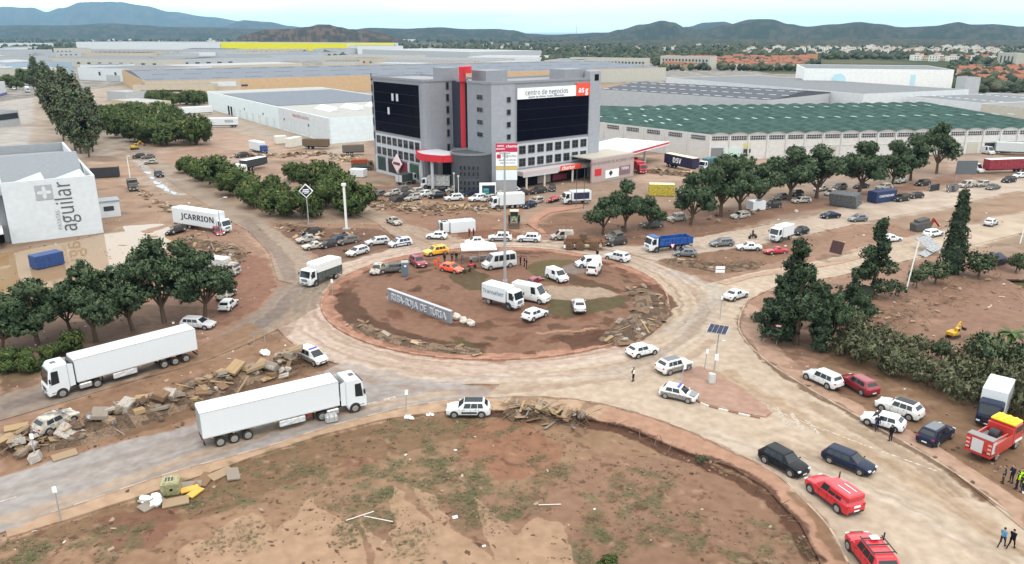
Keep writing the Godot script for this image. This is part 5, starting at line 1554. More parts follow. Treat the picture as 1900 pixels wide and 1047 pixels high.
	# shops under the left wing
	for i in 5:
		panel("shop_pier",V(-0.2,2.4,-20.9 - i * 5.75),V(0.6,4.8,0.7),white,o)
	var shop := [mat("shop_green",0.015,0.06,0.035,0.3),mat("shop_maroon"),mat("shop_dark",0.02,0.018,0.025,0.2),mat("shop_teal",0.02,0.05,0.045,0.3)]
	for i in 4:
		panel("shop_window",V(-0.06,2.5,-23.75 - i * 5.75),V(0.2,4.0,5.1),shop[i],o)
		panel("shop_sill",V(-0.2,0.35,-23.75 - i * 5.75),V(0.5,0.7,5.1),white,o)
	# ground floor of the right wing: canopy,dark bays,columns
	panel("canopy",V(28,3.9,1.6),V(26,1.1,3.4),mat("canopy_pink_grey",0.5,0.44,0.44,0.6),o)
	panel("canopy_edge",V(21,3.2,3.34),V(12,0.3,0.12),white,o)
	panel("shop_front",V(28,1.7,0.14),V(25,3.3,0.2),mat("void_dark"),o)
	for x in [16.4,22.5,32.5,40]:
		m = MB.new()
		m.cyl(V(x,0,3.0),V(x,3.4,3.0),0.28,0.28,10)
		part("canopy_column",m.mesh(40),mat("column_cream",0.6,0.55,0.46,0.7),o)
	panel("bay_board",V(24.5,1.6,0.5),V(4.4,2.6,0.3),mat("board_grey",0.3,0.27,0.25,0.8),o)
	panel("shop_counter",V(30.0,1.3,0.6),V(5.0,1.6,0.3),mat("shop_maroon"),o)
	# signs on the building
	var sg := panel("sign_board",V(25.6,23.6,0.2),V(20.0,2.7,0.3),mat("sign_white"),o)
	var ink := mat("sign_ink")
	words("lettering","centro de negocios",1.25,ink,sg,V(25.4,23.75,0.37))
	words("lettering","alquiler de oficinas  locales comerciales",0.5,ink,sg,V(25.2,22.68,0.37))
	var lg := panel("sign_board",V(38.2,23.8,0.22),V(5.0,3.3,0.34),mat("sign_orange_red"),o)
	words("lettering","as",1.5,mat("sign_white"),lg,V(37.5,23.7,0.41),Basis.IDENTITY,0.04,true)
	words("lettering","g",1.5,mat("sign_white"),lg,V(39.45,23.45,0.41),Basis.IDENTITY,0.04,true)
	var ch := panel("sign_board",V(31.5,4.1,3.45),V(7.4,1.25,0.3),mat("sign_orange_red"),o)
	words("lettering","charter",0.95,mat("sign_white"),ch,V(30.4,4.1,3.62),Basis.IDENTITY,0.04,true)
	var dm := MB.new()
	dm.box(V(-0.75,3.9,-32.0),V(3.6,3.6,0.3),Basis(Vector3.UP,-PI / 2) * Basis(V(0,0,1),PI / 4))
	var ds := part("diamond_sign",dm.mesh(),mat("sign_pink",0.75,0.6,0.62,0.5),o)
	panel("sign_bar",V(-0.95,3.9,-32.0),V(0.08,0.7,3.4),mat("shop_maroon"),ds)
	# wall with painted lettering that runs on from the canopy
	var an := thing("painted_wall","pink rendered wall with worn capital lettering beside the supermarket","wall",V(22.55,0,-206.45),0.72)
	panel("wall_slab",V(6.5,3.1,0),V(17,6.2,0.5),mat("render_pink",0.45,0.36,0.34,0.8,0.0,t_mottle,6.0),an)
	panel("roof_slab",V(6.5,6.3,-5),V(17.2,0.3,10),mat("slab_beige",0.45,0.42,0.36,0.9,0.0,t_mottle,6.0),an)
	words("lettering","TODA SEGURIDAD DE ACCIDENT CORP",0.75,mat("ink_grey"),an,V(6.0,5.0,0.27))
	panel("red_notice",V(0.4,2.6,0.27),V(2.6,1.9,0.08),red,an)
	panel("white_board",V(6.0,1.7,0.3),V(5.4,2.2,0.1),mat("sign_white"),an)
	panel("dark_board",V(11.2,2.1,0.3),V(4.4,2.4,0.1),mat("board_mauve",0.2,0.12,0.14,0.6),an)
	dm = MB.new()
	dm.box(V(5.4,1.9,0.38),V(1.1,1.1,0.06),Basis(V(0,0,1),PI / 4))
	part("emblem",dm.mesh(),ink,an)
	words("lettering","TRIMA",0.8,mat("sign_white"),an,V(11.2,2.6,0.37))
# ---------------------------------------------------------------- halls
# p: the front edge of the roof,two points; deep: how far it reaches back; y: height
func hall(called: String,label: String,p: Array,deep: float,y: float,wall_m: Material,roof_m: Material,pitch := 0.0,group := "",category := "warehouse") -> Node3D:
	var a: Vector2 = p[0]
	var b: Vector2 = p[1]
	var d := (b - a).normalized()
	var o := thing(called,label,category,V(a.x,-0.6,a.y),atan2(-d.y,d.x),group)
	var w := a.distance_to(b)
	y += 0.6
	# local: x along the front,-z back
	var m := MB.new()
	m.box(V(w * 0.5,y * 0.5,-deep * 0.5),V(w,y,deep))
	part("wall",m.mesh(),wall_m,o)
	m = MB.new()
	if pitch > 0.0:
		m.extrude([Vector2(0.4,y + 0.002),Vector2(deep - 0.4,y + 0.002),Vector2(deep * 0.5,y + pitch)],w - 0.6,0.02)
		var r := part("roof",m.mesh(),roof_m,o)
		r.transform = Transform3D(Basis(V(0,0,-1),Vector3.UP,V(1,0,0)),V(w * 0.5,0,0))
	else:
		m.box(V(w * 0.5,y + 0.1,-deep * 0.5),V(w - 0.9,0.2,deep - 0.9))
		part("roof",m.mesh(),roof_m,o)
	m = MB.new()
	m.box(V(w * 0.5,y + 0.15,-0.2),V(w,0.5,0.38))
	m.box(V(w * 0.5,y + 0.15,-deep + 0.2),V(w,0.5,0.38))
	for x in [0.2,w - 0.2]: m.box(V(x,y + 0.14,-deep * 0.5),V(0.38,0.48,deep - 0.8))
	part("parapet",m.mesh(),wall_m,o)
	o.set_meta("w",w)
	o.set_meta("h",y)
	o.set_meta("pitch",pitch)
	o.set_meta("deep",deep)
	return o
func skylights(o: Node3D,across: int,down: int,sx: float,sz: float,m: Material,stagger := false) -> void:
	var w: float = o.get_meta("w")
	var deep: float = o.get_meta("deep")
	var mb := MB.new()
	for i in across:
		for j in down:
			var z := deep * (j + 0.5) / down
			var y: float = o.get_meta("h") + 0.26
			if o.get_meta("pitch") > 0.0: y = o.get_meta("h") + o.get_meta("pitch") * (1.0 - absf(z / deep - 0.5) * 2.0) + 0.06
			mb.box(V(w * (i + (0.75 if stagger and j % 2 == 1 else 0.35)) / across,y,-z),V(sx,0.16,sz))
	tag(part("skylight",mb.mesh(),m,o),"","","","stuff")
func hall_windows(o: Node3D,n: int,x0: float,x1: float,y: float,w: float,h: float,m: Material,called := "window") -> void:
	var mb := MB.new()
	mb.box(Vector3.ZERO,V(w,h,0.12))
	var mesh := mb.mesh()
	for i in n:
		var p := part(called,mesh,m,o)
		p.position = V(lerpf(x0,x1,(i + 0.5) / n) * float(o.get_meta("w")),y + 0.6,0.03)
func build_halls() -> void:
	var white := mat("hall_white")
	var cream := mat("hall_cream",0.48,0.455,0.395,0.75,0.0,t_mottle,14.0)
	var pale := mat("hall_pale",0.42,0.435,0.45,0.75,0.0,t_mottle,14.0)
	var tan := mat("hall_tan",0.52,0.36,0.22,0.75,0.0,t_mottle,16.0)
	var beige := mat("hall_beige")
	var rg := mat("roof_grey",0.18,0.19,0.2,0.8,0.0,t_mottle,22.0)
	var rb := mat("roof_blue_grey",0.165,0.185,0.215,0.75,0.0,t_mottle,22.0)
	var rl := mat("roof_light",0.23,0.23,0.225,0.8,0.0,t_mottle,22.0)
	var rd := mat("roof_slate",0.095,0.1,0.115,0.8,0.0,t_mottle,22.0)
	var rw := mat("roof_white")
	var dkw := mat("window_dark")
	var sky_l := mat("skylight_pale",0.55,0.6,0.62,0.3)
	var sky_d := mat("skylight_dark",0.06,0.07,0.08,0.4)
	# the long tan factory behind the office block
	var h := hall("factory","very long tan factory with dark strips on a blue grey roof",P([-222.8,-485,131.4,-685.7]),185,10,tan,rb,3.0)
	skylights(h,20,5,11,2.2,sky_d,true)
	var w: float = h.get_meta("w")
	panel("end_wall_panel",V(w - 45,5.3,0.05),V(90,10.5,0.12),cream,h)
	panel("end_wall_panel",V(28,5.3,0.05),V(56,10.5,0.12),beige,h)
	hall_windows(h,9,0.03,0.15,6.2,4.0,1.2,dkw)
	hall_windows(h,5,0.92,0.975,1.6,4,2.4,dkw,"loading_door")
	panel("sign_board",V(w * 0.112,8.0,0.14),V(15,3.0,0.2),white,h)
	h = hall("factory_annex","low beige annex before the tan factory with a pale roof",P([-226.6,-476.5,-182.1,-486.6]),70,8,beige,rl)
	hall_windows(h,10,0.1,0.6,5.0,3,1.0,dkw)
	h = hall("warehouse","white warehouse with three small square windows and a grey door",P([-377.4,-698,-301.5,-656.4]),70,9.5,white,rg)
	hall_windows(h,3,0.22,0.95,5.4,2.6,3.0,dkw)
	panel("roller_door",V(w * 0.115,2.6,0.06),V(18,5,0.15),pale,h)
	hall("warehouse","short tan block joined to the white warehouse",P([-302.3,-658.1,-271.1,-630.3]),60,9,tan,rb)
	hall("warehouse","pale blue gabled hall between the tan block and factory",P([-280.1,-650.3,-218.9,-615.1]),60,8.5,pale,rb,2.0)
	h = hall("warehouse","grey hall with one row of small dark windows along its wall",P([-553.3,-970.5,-395.9,-911.7]),140,9,cream,rg,2.0)
	hall_windows(h,9,0.1,0.98,4.5,5,2.2,dkw)
	h = hall("warehouse","pale hall with small windows reaching towards the yellow wall",P([-404,-930.5,-291,-1014]),120,9,pale,rg,2.0)
	hall_windows(h,6,0.05,0.6,4.5,5,2.2,dkw)
	hall("warehouse","far white hall behind dark trees, longest of the back row",P([-1116.4,-2077.4,-703.1,-1954.8]),160,17,white,rl)
	hall("warehouse","bright yellow windowless hall",P([-701.8,-1954.8,-356.3,-1748.3]),160,17,mat("hall_yellow",0.72,0.66,0.02,0.7,0.0,t_mottle,20.0),rl)
	hall("warehouse","small white block at the end of the yellow hall",P([-350.5,-1724.6,-301.4,-1580.2]),90,14,white,rl)
	hall("warehouse","large plain white hall before the wooded ridge",P([-253,-1367.9,-60.8,-1171.3]),150,12,pale,rw)
	hall("warehouse","cream hall with slender dark columns at its corner",P([-256.7,-1087.1,-160.6,-1037.3]),90,9,cream,rl)
	hall("warehouse","pale hall with low roof lights behind the factory roof",P([-151,-966.4,-36.4,-909]),90,8.5,pale,rl)
	hall("warehouse","white hall with a flat roof near the apartment blocks",P([-56.8,-1037.3,35.2,-1014]),90,9,white,rw)
	hall("warehouse","low white hall in front of the flat roofed one",P([-30.1,-901.6,34.9,-869.1]),60,7,white,rw)
	hall("warehouse","grey green hall in the middle of the left estate",P([-397.5,-1124.6,-275.7,-1181.3]),120,8,pale,rb)
	h = hall("warehouse","light hall with scalloped white roof edge before the yellow hall",P([-307.4,-758.7,-219.4,-841]),60,8,cream,rw)
	hall("warehouse","far grey hall at the edge of the estate, by the avenue",P([-821.5,-1298.7,-837,-1473.1]),120,10,pale,rg)
	hall("warehouse","long low white hall seen over the avenue",P([-1018.6,-1578.3,-1078.4,-1822.6]),140,8,white,rl)
	hall("warehouse","white sheds behind the avenue trees",P([-1464.9,-2414.3,-1441.4,-2549]),120,9,white,rw)
	h = hall("warehouse","grey hall beside the avenue with dark openings",P([-576.9,-923.4,-581.9,-1012.1]),60,11,pale,rg)
	hall_windows(h,3,0.1,0.95,4,9,4,dkw)
	hall("warehouse","slim blue grey tower like hall among the far roofs",P([-417.3,-728.9,-420.9,-770.6]),40,12,mat("hall_blue",0.3,0.38,0.45,0.7),rb)
	hall("shed","small white roofed shed in the yard before the annex",P([-241.6,-474.6,-226.2,-465.8]),14,5,pale,rw)
	hall("shed","open shed with a pale roof beside the street trees",P([-208.2,-412,-181.8,-392.5]),14,5,beige,rw)
	# more roofs of the estate,row behind row
	var rr := RandomNumberGenerator.new()
	rr.seed = 19
	var tones := [white,cream,pale,beige,pale]
	var roofs := [rg,rl,rb,rw,rd]
	var words_of := ["white","cream","grey","beige","pale grey"]
	var roof_of := ["grey","light","blue grey","white","slate"]
	var spots := [[10,124,60,122],[70,130,128,127],[104,98,150,97],[160,98,240,99],[250,99,330,100],[340,98,400,97],[420,97,500,97],[520,97,590,98],[640,108,700,109],[20,116,70,113],[150,121,220,121],[600,115,660,115],[690,118,780,119],[800,118,880,118],[10,88,70,86],[-30,104,10,103],[100,90,138,90],[340,91,420,92],[450,92,560,92],[580,91,640,92],[880,98,960,99],[1010,112,1050,113]]
	for i in spots.size():
		var s: Array = spots[i]
		var y := rr.randf_range(6.5,9.5)
		var k := (38.0 - y) / 38.0
		var a := px(s[0],62.0 + (s[1] - 62.0) / k)
		var b := px(s[2],62.0 + (s[3] - 62.0) / k)
		h = hall("warehouse","%s hall with a %s roof, %s in the crowd of far factory roofs" % [words_of[i % 5],roof_of[(i * 3 + i / 5) % 5],["small","long","low","plain","narrow"][i / 5 % 5]],[a,b],rr.randf_range(35,70),y,tones[i % 5],roofs[(i * 3 + i / 5) % 5],1.6 if i % 2 else 0.0,"far factory halls")
		skylights(h,9,3,3.0,1.4,sky_d if i % 3 else sky_l,true)
		if i % 2 == 0: hall_windows(h,4,0.1,0.9,y * 0.45,3.0,2.0,dkw)
	# apartments and town edge behind
	h = hall("apartment_block","cream apartment row half hidden by dark trees",P([68,-944.1,150.8,-903.5]),14,11,cream,rl,0.0,"","apartment block")
	hall_windows(h,22,0.02,0.98,6.5,2.2,2.2,dkw)
	hall_windows(h,22,0.02,0.98,3.0,2.2,2.2,dkw)
	h = hall("apartment_block","cream apartment block standing over red roofs",P([172.5,-937.2,219.6,-894.2]),16,13,cream,rl,0.0,"","apartment block")
	hall_windows(h,14,0.03,0.97,9,2.2,2.4,dkw)
	hall_windows(h,14,0.03,0.97,5.4,2.2,2.4,dkw)
	h = hall("apartment_block","pale flat roofed block with dark tower front at the town edge",P([579.5,-963.3,570.3,-912.3]),20,16,cream,rl,0.0,"","apartment block")
	hall_windows(h,4,0.1,0.9,9,4,8,dkw)
	hall("white_villa","long white building below the reddish cone hill",P([-567.5,-4177,-492.8,-4177]),30,9,white,rw,0.0,"","building")
	hall("white_villa","white church like building under the bare hill",P([-351.9,-2285.3,-324.6,-2285.3]),30,12,white,rw,0.0,"","building")
	hall("white_villa","white farm sheds in the plain before the far ridge",P([-4883,-9835.1,-4700.7,-9835.1]),60,7,white,rw,0.0,"","building")
	# right side
	h = hall("warehouse","slate roofed hall with rows of white roof lights",P([45,-429.3,114.6,-356.2]),75,9,pale,rd,3.0)
	skylights(h,16,6,3.4,0.9,sky_l,true)
	h = hall("warehouse","long white walled hall behind the slate roof",P([101.3,-526.7,168.2,-381]),75,10,white,rg)
	h = hall("tall_warehouse","tall windowless white warehouse with a faint blue round emblem",P([181.8,-498.5,262.4,-476.5]),70,17,mat("hall_bright",0.78,0.78,0.76,0.7,0.0,t_mottle,14.0),rg)
	var m := MB.new()
	w = h.get_meta("w")
	m.cyl(V(w * 0.24,11,0.02),V(w * 0.24,11,0.2),4.2,4.2,24)
	part("emblem",m.mesh(),mat("emblem_blue",0.42,0.62,0.68,0.6),h)
	panel("emblem_bar",V(w * 0.74,11,0.1),V(2.6,8,0.14),mat("emblem_blue"),h)
	h = hall("warehouse","low white fronted hall with a grey roof past the silos",P([192.7,-387.5,206.2,-348.1]),60,8.5,white,rg)
	skylights(h,9,2,2,1,sky_l)
	hall("warehouse","beige hall cut by the picture edge past the silos",P([204.9,-345.4,218.5,-311.4]),60,8.5,cream,rl)
	for q in [[V(232.34,0,-474.44),0],[V(247.67,0,-486.5),1]]:
		var s := thing("storage_tank",["nearer grey storage tank before the tall white warehouse","grey storage tank standing behind the other tank"][q[1]],"storage tank",q[0],0.0,"grey tanks before the tall white warehouse")
		m = MB.new()
		m.cyl(Vector3.ZERO,V(0,8.5,0),3.6,3.6,24)
		part("shell",m.mesh(40),mat("tank_grey",0.33,0.34,0.34,0.6,0.2,t_mottle,4.0),s)
		m = MB.new()
		m.cyl(V(0,8.5,0),V(0,9.3,0),3.7,0.4,24)
		part("lid",m.mesh(40),mat("tank_lid",0.4,0.41,0.42,0.6),s)
	var ts := hall("stair_tower","slim grey stair tower at the end of the tall white warehouse",P([257,-462.8,256,-451.5]),8,14,pale,rg,0.0,"","tower")
	# the logistics shed with sawtooth roof lights beside the office block
	var lt := P([-160.3,-418.9,-65.2,-282.4])
	h = hall("warehouse","white transport warehouse with lettered wall and sawtooth roof lights",lt,62,8.6,mat("hall_ice",0.68,0.75,0.77,0.65,0.0,t_mottle,12.0),mat("roof_beige_grey",0.36,0.36,0.34,0.85,0.0,t_mottle,16.0))
	w = h.get_meta("w")
	panel("roof_band",V(w * 0.38,9.52,-31),V(w * 0.5,0.12,58),rb,h)
	for i in 4:
		m = MB.new()
		m.extrude([Vector2(-1.8,0),Vector2(1.8,0),Vector2(1.4,1.6)],17.0,0.02)
		var p := part("sawtooth_light",m.mesh(),mat("sawtooth_white",0.6,0.6,0.58,0.6),h)
		p.transform = Transform3D(Basis(Vector3.UP,PI / 2),V(w * 0.8,9.45,-12.0 - i * 11.0))
	for q in [[0.74,"TRANSPORTES LOGISTICA"]]: words("lettering",q[1],1.1,mat("ink_red",0.4,0.05,0.06,0.6),h,V(w * 0.82,7.6,0.06))
	panel("lettered_wall",V(w * 0.83,5.4,0.0),V(w * 0.325,8.2,0.08),white,h)
	for i in 12: panel("dock_door",V(w * (0.28 + i * 0.058),2.4,0.06),V(2.8,4.0,0.14),mat("door_ice",0.55,0.6,0.6,0.5),h)
	for i in 2: panel("dock_opening",V(w * (0.225 + i * 0.028),2.6,0.07),V(2.2,4.4,0.16),mat("void_dark"),h)
	hall_windows(h,4,0.3,0.95,4.6,1.2,0.9,dkw)
	# green hall of scalloped vaults
	green_hall()
	filling_station()
	printed_warehouse()
	# buildings cut by the picture edge,beyond the printed warehouse
	h = hall("warehouse","grey flat roofed building with a dark window band by the avenue",P([-220.4,-319.7,-215.5,-345.1]),16,6,pale,rg)
	panel("window_band",V(float(h.get_meta("w")) * 0.6,4.6,0.06),V(float(h.get_meta("w")) * 0.75,2.4,0.14),dkw,h)
	h = hall("warehouse","white fronted building with a violet stripe at the avenue side",P([-295,-423.5,-329.7,-519.7]),30,8,white,rw)
	panel("violet_stripe",V(float(h.get_meta("w")) * 0.5,1.4,0.06),V(float(h.get_meta("w")),1.6,0.12),mat("violet",0.08,0.06,0.25,0.6),h)
func green_hall() -> void:
	var f0 := V(61.98,0,-244.59)
	var f1 := V(186.76,0,-263.35)
	var l0 := V(26.67,0,-286.54)
	var o := thing("vaulted_hall","long hall with a green roof of parallel vaults and high strip windows","warehouse",f0,atan2(-(f1.z - f0.z),f1.x - f0.x))
	var w := f0.distance_to(f1)
	var inv := o.transform.affine_inverse()
	var lp: Vector3 = inv * l0
	var H := 8.0
	var deep := 74.0
	var wm := mat("hall_grey_white",0.62,0.6,0.58,0.75,0.0,t_mottle,10.0)
	var gm := mat("roof_green",0.05,0.1,0.085,0.85,0.0,t_dirt,18.0,0.15)
	var m := MB.new()
	# plan: front along x,the other wall towards lp,both reaching back
	m.prism([Vector2(0,0),Vector2(w,0),Vector2(w,-deep),Vector2(lp.x * 0.98,-deep * 0.6 + lp.z),Vector2(lp.x,lp.z)],0,H - 0.05)
	part("wall",m.mesh(),wm,o)
	# vaults over the front,rising towards the ridge
	var n := 20
	var bw := w / n
	var vault := func(nn: int,p: Vector3,along: Vector3,back: Vector3,rise: float) -> ArrayMesh:
		var v := MB.new()
		var seg := 8
		for i in nn:
			for s in seg:
				var t0 := float(s) / seg
				var t1 := float(s + 1) / seg
				var a0 := p + along * (i + t0) + V(0,sin(t0 * PI) * 0.6,0)
				var a1 := p + along * (i + t1) + V(0,sin(t1 * PI) * 0.6,0)
				var k0 := back + V(0,rise,0)
				v.quad(a0,a1,a1 + k0,a0 + k0)
		return v.mesh(35)
	part("vaulted_roof",vault.call(n,V(0,H,0.5),V(bw,0,0),V(0,0,-deep),2.0),gm,o)
	m = MB.new()
	for i in n:
		for s in 8:
			var t0 := s / 8.0
			var t1 := (s + 1) / 8.0
			m.quad(V((i + t0) * bw,H - 0.06,0.1),V((i + t1) * bw,H - 0.06,0.1),V((i + t1) * bw,H + sin(t1 * PI) * 0.58,0.1),V((i + t0) * bw,H + sin(t0 * PI) * 0.58,0.1))
	part("vault_end",m.mesh(),wm,o)
	# the wing along the other wall
	var side := V(lp.x,0,lp.z)
	var sl := side.length()
	var sd := side / sl
	m = MB.new()
	m.quad(V(0,H,0),V(0,H + 2.0,-deep),side + V(-2,2.0 + H,-deep * 0.6),side + V(0,H,0))
	part("roof_slope",m.mesh(),gm,o)
	var sk := MB.new()
	for r in 2:
		for i in n + 3:
			var z := -30.0 - r * 30.0
			sk.box(V((i - 1.5) * bw,H + 0.7 + 2.0 * (-z / deep),z),V(0.8,0.12,3.4))
	tag(part("skylight",sk.mesh(),mat("skylight_green_white"),o),"","","","stuff")
	sk = MB.new()
	for r in 2:
		for i in 7:
			var q := sd * sl * (i + 0.7) / 7.5 + V(0,0,-16.0 - r * 20.0)
			sk.box(V(q.x,H + 0.3 + 2.0 * (16.0 + r * 20.0) / deep,q.z),V(0.8,0.12,3.2))
	tag(part("skylight",sk.mesh(),mat("skylight_green_white"),o),"","","","stuff")
	# bays: pilasters,strip windows with mullions,loading doors
	var pil := MB.new()
	pil.box(V(0,H * 0.5 - 0.1,0.15),V(0.45,H - 0.2,0.3))
	var pilm := pil.mesh()
	var strip_w := MB.new()
	strip_w.box(V(0,0,0.04),V(bw - 0.9,1.25,0.1))
	var mull := MB.new()
	for k in 7: mull.box(V(-bw * 0.5 + 0.45 + (bw - 0.9) * (k + 0.5) / 7.0,0,0.08),V(0.1,1.25,0.12))
	mull.box(V(0,0.0,0.07),V(bw - 0.9,0.08,0.11))
	var mm := mull.mesh()
	var sw := strip_w.mesh()
	var dark := mat("window_dark")
	for i in n:
		var p := part("pilaster",pilm,wm,o)
		p.position = V(i * bw + 0.2,0,0)
		var s := part("strip_window",sw,dark,o)
		s.position = V((i + 0.5) * bw,H - 1.3,0)
		part("mullion",mm,wm,s)
		if i > 3:
			panel("wall_band",V((i + 0.5) * bw,3.9,0.06),V(bw - 0.5,0.2,0.12),mat("band_white",0.6,0.6,0.58,0.8),o)
			if i % 2 == 0 or i > 12: panel("loading_door",V((i + 0.5) * bw,1.75,0.05),V(bw - 2.4,3.4,0.12),mat("door_cream",0.45,0.43,0.36,0.7) if i < 15 else dark,o)
	var b2 := face_basis(V(-sd.z,0,sd.x) * (1.0 if (-sd.z * -1.0) > 0 else 1.0))
	var nrm := V(sd.z,0,-sd.x)
	if nrm.z < 0: nrm = -nrm
	b2 = face_basis(nrm)
	for i in 6:
		var q := sd * sl * (i + 0.5) / 6.0
		var s := part("strip_window",sw,dark,o)
		s.transform = Transform3D(b2,q + V(0,H - 1.3,0) + nrm * 0.06)
		part("mullion",mm,wm,s)
		var p := part("pilaster",pilm,wm,o)
		p.transform = Transform3D(b2,sd * sl * i / 6.0)
	panel("open_gate",V(2.4,2.2,0.07),V(4.2,4.4,0.16),mat("gate_grey",0.2,0.2,0.2,0.8),o)
	panel("gate_head",V(2.4,4.2,0.14),V(4.4,0.9,0.1),mat("hall_white"),o)
	panel("mint_panel",V(7.6,1.9,0.1),V(5.6,3.8,0.2),mat("mint",0.5,0.62,0.58,0.7),o)
	panel("yellow_panel",V(12.4,4.3,0.1),V(2.2,1.4,0.1),mat("panel_yellow_green",0.5,0.5,0.2,0.7),o)
	panel("dark_vent",V(12.5,2.6,0.1),V(2.4,1.2,0.1),dark,o)
func filling_station() -> void:
	var a := V(28.23,5.6,-214.28)
	var b := V(48.85,5.6,-244.31)
	var o := thing("filling_station","filling station canopy with a red striped white edge","canopy",V(a.x,0,a.z),atan2(-(b.z - a.z),b.x - a.x))
	var w := Vector2(a.x,a.z).distance_to(Vector2(b.x,b.z))
	var white := mat("hall_white")
	panel("canopy_roof",V(w * 0.5,5.5,-9),V(w,0.4,18),mat("roof_mint_white",0.6,0.65,0.63,0.7,0.0,t_mottle,8.0),o)
	panel("edge_board",V(w * 0.5,5.45,0.15),V(w + 0.3,1.1,0.26),mat("sign_white"),o)
	panel("edge_board",V(-0.15,5.45,-9),V(0.26,1.1,18.3),mat("sign_white"),o)
	panel("red_stripe",V(w * 0.53,5.45,0.3),V(w * 0.94,0.55,0.06),mat("sign_red"),o)
	panel("red_stripe",V(-0.3,5.4,-2.5),V(0.06,0.7,4.5),mat("sign_red"),o)
	for x in [w * 0.3,w * 0.72]:
		for z in [-3.0,-14.0]:
			var m := MB.new()
			m.cyl(V(x,0,z),V(x,5.3,z),0.4,0.4,10)
			part("column",m.mesh(40),white,o)
	for x in [w * 0.32,w * 0.7]:
		for z in [-5.5,-11.0]: panel("fuel_pump",V(x,0.9,z),V(0.7,1.8,1.1),mat("sign_red"),o)
	panel("kiosk",V(w * 0.5,1.9,-20),V(w * 0.8,3.8,4),mat("hall_beige"),o)
func printed_warehouse() -> void:
	# the white wall: lower corners at these ground points
	var a := V(-94.71,0,-142.14)
	var b := V(-81.75,0,-150.9)
	var H := 11.6
	var d := (b - a).normalized()
	var o := thing("printed_warehouse","white walled warehouse with grey flower emblem and large sideways lettering","warehouse",V(a.x,0,a.z),atan2(-d.z,d.x))
	var w := a.distance_to(b)
	var wall := mat("panel_white",0.6,0.635,0.66,0.6,0.0,t_mottle,8.0)
	var grey := mat("hall_steel",0.27,0.29,0.31,0.6,0.0,t_mottle,8.0)
	var rf := mat("roof_steel",0.3,0.31,0.32,0.7,0.0,t_mottle,9.0)
	panel("front_wall",V(w * 0.5,H * 0.5,-0.2),V(w,H,0.4),wall,o)
	var deep := 58.0
	panel("side_wall",V(w - 0.2,H * 0.5,-deep * 0.5 - 0.2),V(0.4,H,deep - 0.4),wall,o)
	panel("flank_wall",V(-14,4.8,-2.6),V(28,9.6,0.4),grey,o)
	panel("back_wall",V(w * 0.5 - 14,H * 0.5,-deep - 0.2),V(w + 28,H,0.4),grey,o)
	panel("roof",V(w * 0.5 - 14.2,9.4,-deep * 0.5),V(w + 27.6,0.3,deep - 0.6),rf,o)
	# two bays of sawtooth lights and the steep grey slope between them
	var m := MB.new()
	m.extrude([Vector2(0,0),Vector2(11,0),Vector2(9.5,4.2),Vector2(8.8,4.2)],w + 26,0.02)
	var sl := part("roof_slope",m.mesh(),mat("slope_grey",0.19,0.21,0.23,0.6,0.0,t_mottle,7.0),o)
	sl.transform = Transform3D(Basis(V(0,0,-1),Vector3.UP,V(1,0,0)),V(w * 0.5 - 13.6,9.5,-13.0))
	for row in 2:
		for i in 6:
			m = MB.new()
			m.extrude([Vector2(0,0),Vector2(6.2,0),Vector2(6.0,1.9)],9.0,0.02)
			var s := part("sawtooth_light",m.mesh(),mat("sawtooth_grey",0.42,0.46,0.49,0.5,0.0,t_mottle,5.0),o)
			s.position = V(w - 7.4 - i * 7.0,9.6,-6.4 - row * 24.0)
	panel("lean_to",V(-12,3.2,1.2),V(22,0.35,7),mat("lean_to_white",0.6,0.62,0.63,0.6),o)
	panel("loading_bay",V(-12,1.5,-2.2),V(22,3.0,0.3),mat("void_dark"),o)
	m = MB.new()
	for i in 6:
		m.box(V(w * (i + 0.5) / 6.0 + w / 12.0,H * 0.5,0.008),V(0.03,H - 0.1,0.02))
	tag(part("panel_joint",m.mesh(),mat("joint_grey",0.58,0.6,0.62,0.6),o),"","","","stuff")
	# sideways lettering: reads upwards
	var up := Basis(Vector3.UP,V(-1,0,0),V(0,0,1))
	var ink := mat("ink_steel",0.09,0.095,0.105,0.6)
	words("lettering","aguilar",2.3,ink,o,V(w * 0.63,H * 0.52,0.04),Basis(Vector3.UP,V(-1.25,0,0),V(0,0,1)),0.06)
	words("lettering","PATATAS",0.7,mat("ink_pale",0.3,0.32,0.34,0.6),o,V(w * 0.535,H * 0.31,0.04),up,0.06)
	var em := MB.new()
	for q in [[-0.75,-0.75],[0.75,-0.75],[0.75,0.75],[-0.75,0.75]]:
		em.soft_box(V(q[0],q[1],0.0),V(1.38,1.38,0.08),0.03)
	var ep := part("flower_emblem",em.mesh(),mat("emblem_grey",0.34,0.35,0.37,0.6),o)
	ep.position = V(w * 0.43,H * 0.79,0.05)
	em = MB.new()
	for i in 4:
		var c := V(cos(TAU * i / 4),sin(TAU * i / 4),0)
		for k in 12:
			var t0 := TAU * k / 12
			var t1 := TAU * (k + 1) / 12
			var s := V(-c.y,c.x,0)
			em.tri(c * 0.62 + V(0,0,0.07),c * (0.62 + 0.62 * cos(t0)) + s * 0.34 * sin(t0) + V(0,0,0.07),c * (0.62 + 0.62 * cos(t1)) + s * 0.34 * sin(t1) + V(0,0,0.07))
	part("petal",em.mesh(),wall,ep)
	# gatehouse on the far flank
	var gq := V(-88.77,0,-163.74)
	var gh2 := thing("gatehouse","low white gatehouse against the flank of the printed warehouse","gatehouse",gq,atan2(-d.z,d.x))
	panel("wall",V(2.0,1.7,-2),V(4,3.4,4),wall,gh2)
	panel("roof",V(2.0,3.5,-2),V(4.4,0.25,4.4),grey,gh2)
	panel("window",V(1.8,1.9,0.03),V(2.0,1.0,0.1),mat("window_dark"),gh2)
